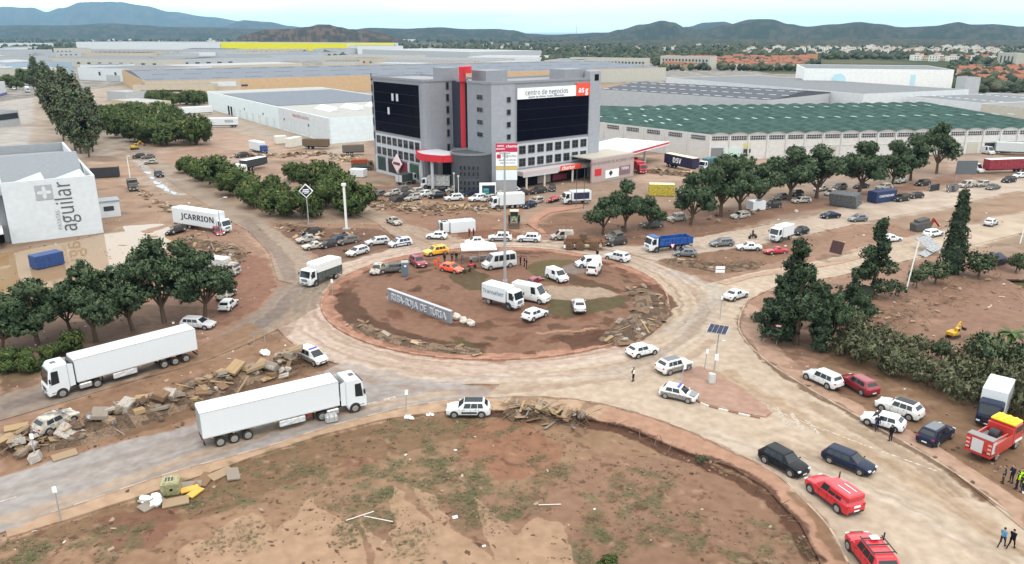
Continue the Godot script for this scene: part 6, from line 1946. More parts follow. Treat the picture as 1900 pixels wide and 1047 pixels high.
# ---------------------------------------------------------------- town
func house_proto(kind: int) -> Node3D:
	var key := "house%d" % kind
	if protos.has(key): return protos[key]
	var root := Node3D.new()
	var w := [9.0,11.0,10.0,14.0,8.0][kind] as float
	var d := [8.0,8.5,10.0,10.0,8.0][kind] as float
	var h := [5.6,6.2,6.4,9.0,3.4][kind] as float
	var wall: Material = [mat("house_cream",0.55,0.48,0.38,0.8),mat("house_ochre",0.5,0.36,0.24,0.8),mat("house_white"),mat("house_white"),mat("house_white")][kind]
	var m := MB.new()
	m.box(V(0,h * 0.5,0),V(w,h,d))
	part("wall",m.mesh(),wall,root)
	m = MB.new()
	var tile := mat("roof_terracotta",0.27,0.115,0.075,0.85,0.0,t_mottle,6.0)
	if kind < 2 or kind == 4:
		m.extrude([Vector2(-d * 0.5 - 0.5,h),Vector2(d * 0.5 + 0.5,h),Vector2(0,h + 2.0)],w + 0.8,0.02)
		var r := part("roof",m.mesh(),tile if kind < 2 else mat("roof_pale_tile",0.4,0.24,0.16,0.85),root)
		r.rotation.y = PI / 2
	else:
		m.box(V(0,h + 0.15,0),V(w + 0.2,0.3,d + 0.2))
		m.box(V(w * 0.2,h + 1.2,-d * 0.1),V(w * 0.35,2.2,d * 0.5))
		part("roof",m.mesh(),mat("roof_terrace",0.45,0.36,0.3,0.85),root)
	m = MB.new()
	m.box(Vector3.ZERO,V(1.3,1.4,0.1))
	var wm := m.mesh()
	for j in int(h / 2.9):
		for i in 3:
			var p := part("window",wm,mat("window_dark"),root)
			p.position = V(w * (i - 1) * 0.3,1.7 + j * 2.9,d * 0.5 + 0.03)
	protos[key] = root
	return root
func build_town() -> void:
	var rng := RandomNumberGenerator.new()
	rng.seed = 31
	var put := func(x: float,y: float,kind: int,label: String,group: String) -> void:
		var p := px(x,y)
		again(house_proto(kind),"house",label,"house",V(p.x,-0.6,p.y),rng.randf_range(-0.6,0.6),group,null,Vector3.ONE * rng.randf_range(0.9,1.25))
	# red roofed estate
	for i in 78:
		var y: float = [113.5,117.5,122.0,127.0][i % 4] + rng.randf_range(-0.8,0.8)
		put.call(1240 + (i / 4) * 14.0 + rng.randf_range(-4,4),y,rng.randi() % 2,"terracotta roofed house in the red estate behind the halls","houses of the red roofed estate")
	# white town below the hills
	for i in 132:
		var y: float = [93.0,97.5,102.5][i % 3] + rng.randf_range(-1,1)
		put.call(1380 + (i / 3) * 11.0 + rng.randf_range(-6,6),y,[2,3,2,2,4][rng.randi() % 5],"white house of the town below the hills","white houses of the far town")
	for i in 30:
		put.call(1700 + (i / 2) * 10.0 + rng.randf_range(-5,5),[104.0,112.0][i % 2] + rng.randf_range(-1,1),[2,0,2,1][rng.randi() % 4],"house among dark trees past the tall white warehouse","houses beyond the tall warehouse")
	for i in 30:
		put.call(1790 + (i / 4) * 17.0 + rng.randf_range(-5,5),[134.0,142.0,150.0,160.0][i % 4] + rng.randf_range(-1.5,1.5),[1,4,0,1][rng.randi() % 4],"orange roofed house on the slope past the silos","orange roofed houses past the silos")
	for i in 36:
		put.call(rng.randf_range(840,1420),rng.randf_range(82,96),[2,4,2][rng.randi() % 3],"lone pale house scattered in the wooded plain","scattered houses of the plain")
	for i in 20:
		put.call(rng.randf_range(120,720),rng.randf_range(74,80),[2,3][rng.randi() % 2],"tiny white building in the plain under the blue ridge","tiny buildings under the ridge")
	# woods of the plain: crowns too many and too far to count
	var m := MB.new()
	m.rock(V(0,3.4,0),V(4.0,3.2,4.0),rng,0.3,7,5)
	var mm := MultiMesh.new()
	mm.transform_format = MultiMesh.TRANSFORM_3D
	mm.use_colors = true
	mm.mesh = m.mesh(50)
	var xs := []
	var add := func(n: int,x0: float,x1: float,y0: float,y1: float,s: float) -> void:
		for i in n:
			var p := px(rng.randf_range(x0,x1),rng.randf_range(y0,y1))
			xs.append(Transform3D(Basis(Vector3.UP,rng.randf() * TAU).scaled(V(1,rng.randf_range(0.8,1.5),1) * s * rng.randf_range(0.7,1.3)),V(p.x,-0.6,p.y)))
	add.call(500,1225,1520,108,131,0.8)
	add.call(420,1230,1800,104,110,1.1)
	add.call(500,1350,1900,88,106,1.0)
	add.call(300,1760,1960,108,172,0.9)
	add.call(700,820,1400,76,103,1.2)
	add.call(260,1000,1240,103,122,1.0)
	add.call(900,-40,1960,71,80,1.6)
	add.call(160,640,900,84,94,1.2)
	add.call(120,130,420,84,90,1.2)
	add.call(140,0,140,76,98,1.2)
	add.call(60,560,640,102,108,0.8)
	mm.instance_count = xs.size()
	for i in xs.size():
		mm.set_instance_transform(i,xs[i])
		mm.set_instance_color(i,[Color(0.03,0.045,0.022),Color(0.045,0.06,0.028),Color(0.024,0.036,0.02),Color(0.06,0.066,0.035)][i % 4] * 1.0)
	var o := MultiMeshInstance3D.new()
	o.name = "woods"
	o.multimesh = mm
	o.material_override = leaf_mat()
	add_child(o)
	tag(o,"dark woods and orchards filling the plain round the town","","","stuff")
	# radio mast on the rise
	var q := px(1069,70.8)
	var rm := thing("radio_mast","thin lattice radio mast on the low rise","mast",V(q.x * 0.93,20,q.y * 0.93))
	m = MB.new()
	for s in [[-1,-1],[1,-1],[0,1]]: m.bar(V(s[0] * 2.2,0,s[1] * 2.2),V(s[0] * 0.4,88,s[1] * 0.4),0.9)
	for i in 16:
		var t := i / 16.0
		var r := lerpf(2.2,0.4,t)
		m.bar(V(-r,t * 88,-r),V(r,t * 88,-r),0.5)
	part("lattice",m.mesh(),mat("mast_steel",0.3,0.3,0.31,0.6),rm)
func base_mats() -> void:
	mat("frame_dark",0.09,0.095,0.105,0.5)
	mat("void_dark",0.01,0.01,0.012,0.9)
	mat("shop_maroon",0.14,0.015,0.03,0.4)
	mat("sign_white",0.82,0.84,0.86,0.5)
	mat("sign_orange_red",0.75,0.07,0.03,0.5)
	mat("skylight_green_white",0.34,0.46,0.42,0.5)
	mat("window_dark",0.03,0.035,0.045,0.3)
	mat("hall_white",0.6,0.62,0.635,0.7,0.0,t_mottle,14.0)
	mat("sign_red",0.55,0.018,0.03,0.5)
	mat("hall_beige",0.5,0.42,0.32,0.75,0.0,t_mottle,16.0)
	mat("house_white",0.68,0.67,0.63,0.8)
	mat("column_white",0.7,0.7,0.66,0.7)
	mat("lamp_pale",0.6,0.6,0.58,0.5)
	mat("concrete",0.36,0.34,0.31,0.9,0.0,t_grain,2.0)
	mat("sign_ink",0.03,0.03,0.035,0.6)
	mat("roof_white",0.36,0.365,0.37,0.8,0.0,t_mottle,22.0)
	mat("litter",1,1,1,0.8)
	mat("rack_grey",0.12,0.13,0.14,0.4)
	mat("beacon_orange",0.8,0.25,0.02,0.3)
	mat("stripe_blue",0.03,0.05,0.3,0.4)
	mat("panel_ink_blue",0.02,0.02,0.06,0.5)
	mat("box_mud_white",0.66,0.65,0.62,0.6,0.0,t_dirt,2.5)
	mat("container_blue",0.02,0.07,0.24,0.55,0.0,t_dirt,2.0)
	mat("ink_grey",0.2,0.16,0.16,0.7)
	mat("box_cream",0.6,0.57,0.5,0.7)
	mat("load_rust",0.12,0.07,0.045,0.9)
	mat("roof_cream",0.66,0.6,0.42,0.7)
	mat("trailer_grey",0.16,0.165,0.17,0.7,0.0,t_dirt,2.0)
	mat("skip_blue",0.015,0.035,0.12,0.6,0.0,t_dirt,2.0)
	mat("deck_grey",0.25,0.24,0.24,0.7)
	mat("shutter_grey",0.5,0.5,0.5,0.5)
	mat("cab_mud",0.11,0.075,0.05,0.8)
# ---------------------------------------------------------------- people: one continuous surface from a skeleton
func seg_dist(p: Vector3,a: Vector3,b: Vector3,ra: float,rb: float) -> float:
	var d := b - a
	var t := clampf((p - a).dot(d) / maxf(d.length_squared(),1e-6),0,1)
	return p.distance_to(a + d * t) - lerpf(ra,rb,t)
# each bone: from,to,radius,radius,which cloth (0 skin,1 shirt,2 trousers,3 shoes)
func skeleton(pose: String) -> Array:
	var hipl := Vector3(0,0.93,0.095)
	var hipr := Vector3(0,0.93,-0.095)
	var kl := Vector3(0.03,0.5,0.11)
	var kr := Vector3(0.03,0.5,-0.11)
	var al := Vector3(0.0,0.09,0.13)
	var ar := Vector3(0.0,0.09,-0.13)
	var sl := Vector3(0,1.42,0.18)
	var sr := Vector3(0,1.42,-0.18)
	var el := Vector3(-0.02,1.14,0.25)
	var er := Vector3(-0.02,1.14,-0.25)
	var wl := Vector3(0.06,0.88,0.25)
	var wr := Vector3(0.06,0.88,-0.25)
	if pose == "walk":
		kl = Vector3(0.22,0.53,0.1); al = Vector3(0.3,0.1,0.1)
		kr = Vector3(-0.06,0.5,-0.1); ar = Vector3(-0.4,0.16,-0.1)
		el = Vector3(-0.16,1.16,0.24); wl = Vector3(-0.08,0.93,0.25)
		er = Vector3(0.14,1.16,-0.24); wr = Vector3(0.32,1.0,-0.22)
	elif pose == "folded":
		el = Vector3(0.04,1.16,0.26); wl = Vector3(0.24,1.12,0.06)
		er = Vector3(0.04,1.14,-0.26); wr = Vector3(0.24,1.18,-0.05)
	var fl := al + Vector3(0.17,-0.045,0.02)
	var fr := ar + Vector3(0.17,-0.045,-0.02)
	var chest := Vector3(0.01,1.3,0)
	return [
		[hipl,kl,0.088,0.06,2],[kl,al,0.058,0.042,2],[hipr,kr,0.088,0.06,2],[kr,ar,0.058,0.042,2],
		[al - Vector3(0.04,0.03,0),fl,0.045,0.04,3],[ar - Vector3(0.04,0.03,0),fr,0.045,0.04,3],
		[Vector3(0,0.95,0.05),Vector3(0,0.95,-0.05),0.115,0.115,2],[Vector3(0,1.02,0.04),chest + Vector3(0,0,0.07),0.11,0.115,1],[Vector3(0,1.02,-0.04),chest + Vector3(0,0,-0.07),0.11,0.115,1],
		[sl,sr,0.075,0.075,1],[sl,el,0.056,0.044,1],[sr,er,0.056,0.044,1],[el,wl,0.042,0.032,1],[er,wr,0.042,0.032,1],
		[Vector3(0,1.42,0),Vector3(0.02,1.54,0),0.055,0.052,0],[Vector3(0.03,1.6,0),Vector3(0.02,1.68,0),0.08,0.088,0],[Vector3(0.1,1.62,0),Vector3(0.125,1.605,0),0.02,0.018,0],
		[wl,wl + (wl - el).normalized() * 0.07,0.035,0.036,0],[wr,wr + (wr - er).normalized() * 0.07,0.035,0.036,0]]
var body_cache := {}
func body_mesh(pose: String,shirt: Color,trousers: Color) -> ArrayMesh:
	if not body_cache.has(pose):
		var bones := skeleton(pose)
		var cell := 0.027
		var o := Vector3(-0.6,-0.03,-0.42)
		var n := Vector3i(46,68,32)
		var f := PackedFloat32Array()
		f.resize(n.x * n.y * n.z)
		f.fill(1.0)
		var id := PackedByteArray()
		id.resize(f.size())
		var best := PackedFloat32Array()
		best.resize(f.size())
		best.fill(9.0)
		for b in bones:
			var r: float = maxf(b[2],b[3]) + 0.09
			var lo := ((Vector3(minf(b[0].x,b[1].x),minf(b[0].y,b[1].y),minf(b[0].z,b[1].z)) - Vector3.ONE * r - o) / cell).floor()
			var hi := ((Vector3(maxf(b[0].x,b[1].x),maxf(b[0].y,b[1].y),maxf(b[0].z,b[1].z)) + Vector3.ONE * r - o) / cell).ceil()
			for z in range(maxi(0,int(lo.z)),mini(n.z,int(hi.z))):
				for y in range(maxi(0,int(lo.y)),mini(n.y,int(hi.y))):
					for x in range(maxi(0,int(lo.x)),mini(n.x,int(hi.x))):
						var k := (z * n.y + y) * n.x + x
						var d := seg_dist(o + Vector3(x,y,z) * cell,b[0],b[1],b[2],b[3])
						if d < best[k]:
							best[k] = d
							id[k] = b[4]
						var h := maxf(0.035 - absf(d - f[k]),0.0) / 0.035
						f[k] = minf(d,f[k]) - h * h * 0.035 * 0.25
		var vs := PackedVector3Array()
		var cs := PackedByteArray()
		var at := {}
		for z in n.z - 1:
			for y in n.y - 1:
				for x in n.x - 1:
					var k := (z * n.y + y) * n.x + x
					var s := Vector3.ZERO
					var c := 0
					var neg := 0
					for e in [[0,0,0,1,0,0],[0,1,0,1,1,0],[0,0,1,1,0,1],[0,1,1,1,1,1],[0,0,0,0,1,0],[1,0,0,1,1,0],[0,0,1,0,1,1],[1,0,1,1,1,1],[0,0,0,0,0,1],[1,0,0,1,0,1],[0,1,0,0,1,1],[1,1,0,1,1,1]]:
						var va := f[k + e[0] + e[1] * n.x + e[2] * n.x * n.y]
						if va > 0.06:
							neg = -1
							break
						var vb := f[k + e[3] + e[4] * n.x + e[5] * n.x * n.y]
						if (va < 0) != (vb < 0):
							s += Vector3(e[0],e[1],e[2]).lerp(Vector3(e[3],e[4],e[5]),va / (va - vb))
							c += 1
					if neg == 0 and c > 0:
						at[k] = vs.size()
						vs.append(o + (Vector3(x,y,z) + s / c) * cell)
						cs.append(id[k])
		var tris := PackedInt32Array()
		for k in at:
			var x: int = k % n.x
			var y: int = (k / n.x) % n.y
			for ax in 3:
				var st: int = [1,n.x,n.x * n.y][ax]
				var u: int = [n.x,n.x * n.y,1][ax]
				var w: int = [n.x * n.y,1,n.x][ax]
				if (f[k] < 0) == (f[k + st] < 0): continue
				if not (at.has(k - u) and at.has(k - w) and at.has(k - u - w)): continue
				var q := [at[k - u - w],at[k - w],at[k],at[k - u]]
				if f[k] < 0: tris.append_array([q[0],q[2],q[1],q[0],q[3],q[2]])
				else: tris.append_array([q[0],q[1],q[2],q[0],q[2],q[3]])
		body_cache[pose] = [vs,cs,tris,bones]
	var bc: Array = body_cache[pose]
	var pal := [Color(0.42,0.26,0.18),shirt,trousers,Color(0.03,0.028,0.026)]
	var m := MB.new()
	var vs: PackedVector3Array = bc[0]
	var cs: PackedByteArray = bc[1]
	var tr: PackedInt32Array = bc[2]
	for i in tr.size():
		m.v.append(vs[tr[i]])
		m.c.append(pal[cs[tr[i]]])
	# five fingers on each hand,the thumb from the side of the palm
	m.col = pal[0]
	for h in [bc[3][17],bc[3][18]]:
		var p: Vector3 = h[1]
		var d: Vector3 = (h[1] - h[0]).normalized()
		var side := Vector3(1,0,0) if absf(d.x) < 0.7 else Vector3(0,1,0)
		side = (side - d * side.dot(d)).normalized()
		for i in 4:
			var q := p + side * (i - 1.5) * 0.017
			var l: float = [0.055,0.07,0.075,0.06][i]
			var mid := q + d * l * 0.6
			m.cyl(q,mid,0.009,0.009,5,false)
			m.cyl(mid,mid + (d + side.cross(d) * 0.4).normalized() * l * 0.6,0.009,0.007,5)
		m.cyl(p - d * 0.04 + side * 0.03,p + side * 0.055,0.011,0.009,5)
	return m.mesh(70)
func person(pose: String,at: Vector3,turn: float,shirt: Color,trousers: Color,label: String,group := "",vest: Material = null) -> void:
	var o := thing("person",label,"person",on(at),turn,group)
	part("body",body_mesh(pose,shirt,trousers),mat("cloth_and_skin",1,1,1,0.8),o)
	var m := MB.new()
	m.rock(Vector3(0.0,1.705,0),Vector3(0.1,0.075,0.09),RandomNumberGenerator.new(),0.04,10,6)
	part("hair",m.mesh(60),mat("hair_dark",0.02,0.015,0.012,0.8),o)
	if vest:
		m = MB.new()
		var rings := []
		for q in [[1.0,0.16,0.13],[1.15,0.175,0.135],[1.32,0.205,0.14],[1.42,0.2,0.12],[1.47,0.13,0.09]]:
			var r := []
			for i in 14: r.append(Vector3(cos(-TAU * i / 14) * q[2],q[0],sin(-TAU * i / 14) * q[1]))
			rings.append(r)
		m.loft(rings,false)
		part("vest",m.mesh(60),vest,o)
func build_people() -> void:
	var navy := Color(0.02,0.025,0.05)
	var blk := Color(0.015,0.015,0.017)
	var hi := mat("hi_vis_yellow",0.5,0.9,0.02,0.7)
	var or_v := mat("hi_vis_orange",0.9,0.16,0.02,0.7)
	person("folded",Vector3(13.88,0,-81.08),2.4,navy,blk,"traffic officer alone on the carriageway in a pale vest","",mat("vest_pale",0.75,0.72,0.5,0.7))
	person("walk",Vector3(36.5,0,-69.47),1.2,navy,navy,"officer in dark clothes stepping up to the white car's front door","officers at the white parked car")
	person("stand",Vector3(36.96,0,-67.43),1.8,blk,blk,"officer in black beside the rear door of the white parked car","officers at the white parked car")
	person("walk",Vector3(37.94,0,-51.01),0.6,Color(0.1,0.22,0.36),navy,"walker in a blue top crossing the sandy road")
	person("walk",Vector3(38.53,0,-50.81),0.5,blk,blk,"walker in black striding beside the one in blue")
	person("stand",Vector3(43.54,0,-60.09),2.8,navy,Color(0.05,0.045,0.04),"firefighter with dark pale striped jacket at the end of the group","group by the fire engine",mat("vest_striped",0.2,0.2,0.16,0.7))
	person("folded",Vector3(44.31,0,-60.17),3.4,navy,navy,"firefighter in dark kit standing behind the yellow vests","group by the fire engine")
	person("stand",Vector3(44.15,0,-59.15),2.2,blk,navy,"worker in a bright yellow vest, nearer the firefighters","group by the fire engine",hi)
	person("folded",Vector3(44.35,0,-58.64),2.0,blk,navy,"worker in a bright yellow vest cut by the picture edge","group by the fire engine",hi)
	person("folded",Vector3(44.7,0,-59.66),4.0,navy,blk,"worker in yellow hidden between two other yellow vests","group by the fire engine",hi)
	person("stand",Vector3(-12.42,0,-125.9),0.4,Color(0.85,0.12,0.02),Color(0.8,0.1,0.02),"rescue worker in an orange suit behind the orange car","rescue team at the white tent")
	person("folded",Vector3(-12.85,0,-124.65),0.9,Color(0.85,0.12,0.02),Color(0.7,0.1,0.02),"rescue worker in orange at the tail of the orange car","rescue team at the white tent")
	person("stand",Vector3(-11.57,0,-127.82),1.0,blk,blk,"person in black between the yellow car and the orange one","people round the white tent")
	person("folded",Vector3(-10.35,0,-128.8),5.0,navy,blk,"person in dark blue at the tent corner, first of a pair","people round the white tent")
	person("stand",Vector3(-9.63,0,-129.13),4.4,blk,navy,"person in black at the tent corner, second of a pair","people round the white tent")
	person("folded",Vector3(-8.5,0,-127.5),3.6,Color(0.06,0.06,0.07),blk,"person in dark grey under the white tent","people round the white tent")
	person("stand",Vector3(-6.92,0,-125.58),1.6,Color(0.3,0.26,0.22),blk,"person in a light jacket beside the quad bike","people round the white tent")
	person("stand",Vector3(0.64,0,-125.9),3.0,blk,blk,"person in black next to the tail of the silver minibus","people behind the minibus")
	person("folded",Vector3(1.46,0,-126.22),2.6,Color(0.09,0.02,0.03),blk,"person in a wine coloured jacket behind the minibus","people behind the minibus")
	person("stand",Vector3(2.1,0,-125.58),3.4,navy,blk,"person in navy in the row behind the minibus","people behind the minibus")
	person("folded",Vector3(2.44,0,-124.34),2.9,blk,Color(0.06,0.03,0.03),"last person of the row behind the minibus","people behind the minibus")
	person("stand",Vector3(15.01,0,-131.49),4.0,blk,blk,"lone person in black at the island kerb behind the white vans")
	person("stand",Vector3(-8.36,0,-147.88),4.2,Color(0.3,0.03,0.03),Color(0.05,0.03,0.03),"person in red beside the tipped white lorry, nearer to it","two people in red by the tipped lorry")
	person("folded",Vector3(-7.52,0,-147.88),3.8,Color(0.26,0.02,0.03),Color(0.05,0.03,0.03),"person in red beside the other red one near the tipped lorry","two people in red by the tipped lorry")
# ---------------------------------------------------------------- who stands and drives where
func stretch(o: Node3D,x: float) -> Node3D:
	o.scale = V(x,1,1)
	return o
func tip(o: Node3D,roll: float,pitch := 0.0,lift := 0.0) -> Node3D:
	o.transform.basis = o.transform.basis * Basis(V(1,0,0),roll) * Basis(V(0,0,1),pitch)
	o.position.y += lift
	return o
func build_traffic() -> void:
	var blue := mat("beacon_blue",0.04,0.03,0.75,0.2)
	var white := gloss("lorry_white",0.64,0.67,0.69)
	var grey_low := mat("panel_silver_mud",0.3,0.27,0.25,0.5,0.0,t_dirt,1.5)
	# the two articulated lorries
	artic("white refrigerated articulated lorry, tail beside the rubble, driving to the roundabout",V(-22.98,0,-70.93),0.55)
	artic("white refrigerated articulated lorry with a front spoiler cab, leaving along the wet road",V(-45.05,0,-82.71),-2.36)
	# round the ring
	car("hatch","white",V(16.12,0,-88.9),0.5,"white hatchback driving on the ring past the parked police cars")
	var o := car("suv","white",V(19.13,0,-84.15),0.52,"white police estate with grey lower doors at the traffic island tip","police cars by the traffic island")
	side_stripe(o,0.62,0.5,-1.9,1.9,0.955,grey_low)
	roof_panel(o,"suv","roof_rack",mat("rack_grey"))
	o = car("hatch","white",V(18.17,0,-76.83),-0.51,"white and grey police car with blue beacon and dark bonnet","police cars by the traffic island")
	side_stripe(o,0.58,0.46,-1.75,1.7,0.885,grey_low)
	light_bar(o,1.54,0.05,blue)
	var m := MB.new()
	m.soft_box(V(1.5,0.9,0),V(0.95,0.06,1.35),0.02)
	part("bonnet",m.mesh(),paint_of("grey"),o)
	o = car("suv","white",V(-4.54,0,-73.17),-3.14,"white crossover with a black roof panel at the edge of the field")
	roof_panel(o,"suv","roof_panel",paint_of("black"))
	side_stripe(o,0.62,0.2,-0.9,0.7,0.955,black())
	o = car("mpv","white",V(-24.28,0,-87.09),-0.73,"white and silver police people carrier between rubble and lorry cab")
	side_stripe(o,0.66,0.4,-1.9,1.6,0.925,grey_low)
	light_bar(o,1.72,0.2,blue)
	car("suv","white",V(18.48,0,-130.82),2.45,"white crossover leaving the ring behind the island vans")
	car("sedan","white",V(33.6,0,-110.35),0.67,"white saloon turning off beside the big ragged tree")
	car("suv","black",V(24.89,0,-62.67),-0.99,"black seven seater following the pavement kerb","black cars driving in single file")
	car("wagon","navy",V(30.93,0,-62.85),-0.84,"dark blue estate car beside the black one","black cars driving in single file")
	# parked along the pavement
	car("mpv","white",V(35.27,0,-80.46),2.08,"white people carrier with dark windows parked first on the pavement","cars parked along the scrub")
	car("suv","maroon",V(38.87,0,-79.2),1.9,"dark red car parked on the verge behind the white people carrier","cars parked along the scrub")
	o = car("suv","white",V(40.65,0,-73.43),2.28,"white off roader with a black roof on the verge","cars parked along the scrub")
	roof_panel(o,"suv","black_roof",paint_of("black"))
	car("hatch","white",V(37.54,0,-70.38),2.46,"white saloon with two officers at its doors","cars parked along the scrub")
	o = car("suv","navy",V(41.51,0,-67.81),0.65,"small dark off roader with roof rails seen from behind","cars parked along the scrub")
	roof_panel(o,"suv","roof_panel",mat("rack_grey"))
	# fire service
	fire_pickup("red fire service pickup with a closed red back, driving past the kerb",V(27.35,0,-57.32),1.94,true)
	fire_pickup("red fire service vehicle with roof rack, cut by the lower picture edge",V(26.99,0,-49.08),1.63,false)
	fire_engine()
	o = lorry("white box van with a dark blue cab parked before the fire engine",V(49.67,0,-72.26),-2.26,6.2,"box",paint_of("navy"),white,3.7)
	# on the island
	o = lorry("white box lorry with dark lettering on its side, parked on the island",V(-1.28,0,-105.47),-0.68,6.2,"box",white,white,3.05,"",2.2)
	words("lettering","Transaher",0.62,mat("ink_grey_green",0.1,0.16,0.17,0.6),o,V(-0.95,2.05,1.115))
	car("tall_van","white",V(2.76,0,-107.92),-0.56,"tall white panel van parked against the lettered box lorry","white vans on the island","van")
	car("hatch","white",V(3.14,0,-100.41),0.83,"white and grey hatchback seen from behind before the box lorry")
	car("sedan","silver",V(9.54,0,-104.22),1.58,"silver saloon parked alone on the lower grass arc")
	car("van","white",V(7.17,0,-117.89),-1,"small white van with its nose to the concrete crescent","white vans on the island","van")
	car("van","white",V(12.95,0,-126.22),-2.98,"small white van at the back of the island, broadside","white vans on the island","van")
	car("van","white",V(13.56,0,-122.24),1.25,"small white van seen from behind next to the broadside one","white vans on the island","van")
	tip(car("hatch","maroon",V(3.64,0,-117.17),0.75,"dark red wrecked car sunk in mud beyond the white vans","","car",0.75),0.1,0.1,-0.3)
	car("minibus","silver",V(-2.16,0,-125.12),-2.69,"silver minibus parked beside the white tent","","minibus")
	o = car("hatch","orange",V(-9.99,0,-122.52),-0.59,"orange rescue car in front of the white tent")
	light_bar(o,1.54,0.1,mat("beacon_orange"))
	car("suv","maroon",V(-16.02,0,-126.89),-1.09,"dark red off roader behind the portable toilet")
	car("hatch","muddy_white",V(-22.28,0,-123.13),-1.7,"white hatchback seen from the front at the island kerb","wrecks at the island kerb")
	car("wagon","muddy_grey",V(-20.04,0,-123.11),-2.88,"muddy grey estate stuck beside the white hatchback","wrecks at the island kerb")
	o = car("suv","yellow",V(-13.66,0,-134.46),-2.62,"yellow rescue off roader with orange marks on the far side of the ring")
	side_stripe(o,0.65,0.3,-2.0,-0.4,0.955,mat("stripe_orange",0.8,0.2,0.02,0.5))
	light_bar(o,1.74,0.0,mat("beacon_orange"))
	o = lorry("white cabbed lorry with a pale tarpaulin over its grey body, entering the ring",V(-30.61,0,-118.76),-2.1,7.4,"tarp",white,mat("tarpaulin_pale",0.7,0.7,0.68,0.7,0.0,t_mottle,3.0),3.5,"",2.5,"tarpaulin_lorry")
	# far side of the ring,left to right
	var g := "cars parked on the far side of the ring"
	car("wagon","silver",V(-27.81,0,-134.65),-2.2,"silver estate pulling onto the ring, lowest of the parked row",g)
	car("wagon","silver",V(-25.43,0,-141.95),-2.68,"silver estate behind the police car with the blue stripe",g)
	o = car("mpv","white",V(-20.98,0,-140.78),-2.51,"white police car with a blue beacon on the far ring edge",g)
	light_bar(o,1.74,0.1,blue)
	side_stripe(o,0.75,0.16,-1.8,1.8,0.925,mat("stripe_blue"))
	car("sedan","muddy_white",V(-24.65,0,-158.3),-0.96,"pale saloon driving down the short muddy road",g)
	car("hatch","white",V(-14.59,0,-145.99),3,"white hatchback in front of the tipped lorry",g)
	car("hatch","white",V(-7.03,0,-141.95),-2.98,"small white car on the ring beyond the tent",g,"car",0.92)
	o = car("suv","white",V(-2.28,0,-144.55),-3.14,"white car with a black bumper left of the mast on the ring",g)
	o.set_meta("label","white car with dark stripe passing behind the tall mast")
	side_stripe(o,0.62,0.2,-1.8,1.8,0.955,black())
	o = car("suv","white",V(3.25,0,-143.94),3.02,"white police car beside the red paved pavement bend",g)
	side_stripe(o,0.75,0.12,-1.6,1.6,0.955,mat("stripe_blue"))
	car("van","muddy_white",V(9.7,0,-145.57),-3.03,"muddy white van in front of the mud covered loader",g,"van")
	# the avenue
	var tl := lorry("blue tipper lorry with a white cab waiting at the ring",V(28.75,0,-137.95),-2.77,9.0,"tipper",white,mat("tipper_blue",0.015,0.09,0.36,0.45,0.0,t_dirt,3.0),3.3,"",2.5,"tipper_lorry")
	g = "cars on the muddy carriageway"
	car("hatch","grey",V(31.02,0,-133.75),3.02,"slate grey hatchback beside the give way sign",g)
	car("wagon","grey",V(39.25,0,-140.58),-2.91,"dark grey estate following the blue tipper",g)
	car("sedan","white",V(43.58,0,-137.92),-3.14,"white saloon at the edge of the central mud strip",g)
	lorry("white box van with a square body coming along the avenue",V(51.74,0,-144.8),-2.44,5.6,"box",white,white,3.0,"",2.1,"box_van","van")
	car("hatch","black",V(57.24,0,-149.6),-2.45,"black car hidden behind the coming box van",g)
	tip(car("coupe","red",V(47.83,0,-135.72),-2.87,"red car stranded in the brown debris of the central strip",g),0.08,0.05,-0.1)
	car("coupe","navy",V(68.64,0,-163.74),-2.87,"dark blue coupe stranded by the avenue kerb",g)
	car("hatch","grey",V(73.3,0,-160.72),-2.86,"grey hatchback driving along the sandy avenue",g)
	car("hatch","silver",V(99.41,0,-157.1),0.73,"silver hatchback driving away past the cypress",g)
	car("sedan","white",V(72.57,0,-144.14),0.35,"white saloon half hidden by the ragged tree",g)
	car("wagon","white",V(82.67,0,-147.88),0.49,"white car behind the upturned roofing panels",g)
	motorbike(V(46.7,0,-145.99),-2.77)
	# wrecks under the pines
	g = "wrecked cars under the avenue pines"
	var wr := [["wagon","muddy_white",V(68.19,0,-179.99),-2.88,0.0,"silver wreck under the big pine, nose to the trunk"],["hatch","muddy_dark",V(69.87,0,-188.29),-2.62,0.2,"dark wreck behind the silver one in the pine shade"],["hatch","muddy_white",V(78.69,0,-188.97),-2.56,-0.2,"wreck on its springs behind the upset trailer"],["suv","muddy_white",V(95.12,0,-196.26),-2.74,0.0,"white wreck past the blue skip lorry"],["van","muddy_white",V(103.37,0,-204.88),-2.58,0.25,"pale van wreck leaning on the white one"],["hatch","muddy_dark",V(97.61,0,-185.01),-2.82,0.1,"brown mud caked wreck at the avenue kerb"],["sedan","muddy_grey",V(107.25,0,-194.13),-2.54,1.6,"grey wreck thrown on its side"],["wagon","muddy_grey",V(110.48,0,-193.78),-2.47,-1.4,"grey wreck tipped over beside the other one on its side"],["van","muddy_white",V(117.63,0,-198.8),-2.82,0.0,"pale van wreck under the grey hoarding"],["suv","muddy_white",V(122.25,0,-199.92),-2.71,0.0,"white wreck at the end of the verge row"],["suv","muddy_dark",V(133.07,0,-206.06),-2.64,0.1,"brown wreck alone by the avenue bend"],["hatch","white",V(140.12,0,-212.98),-2.72,0.0,"white car cut by the picture edge above the avenue"],["suv","muddy_grey",V(28.96,0,-155.9),-2.81,0.0,"grey off roader at the foot of the pines behind the tipper"],["wagon","muddy_dark",V(19.56,0,-141.37),-2.59,0.15,"dark crushed wreck in tow behind the loader"],["hatch","muddy_grey",V(19.96,0,-146.62),-2.52,-0.3,"grey crushed wreck beside the loader's tow"]]
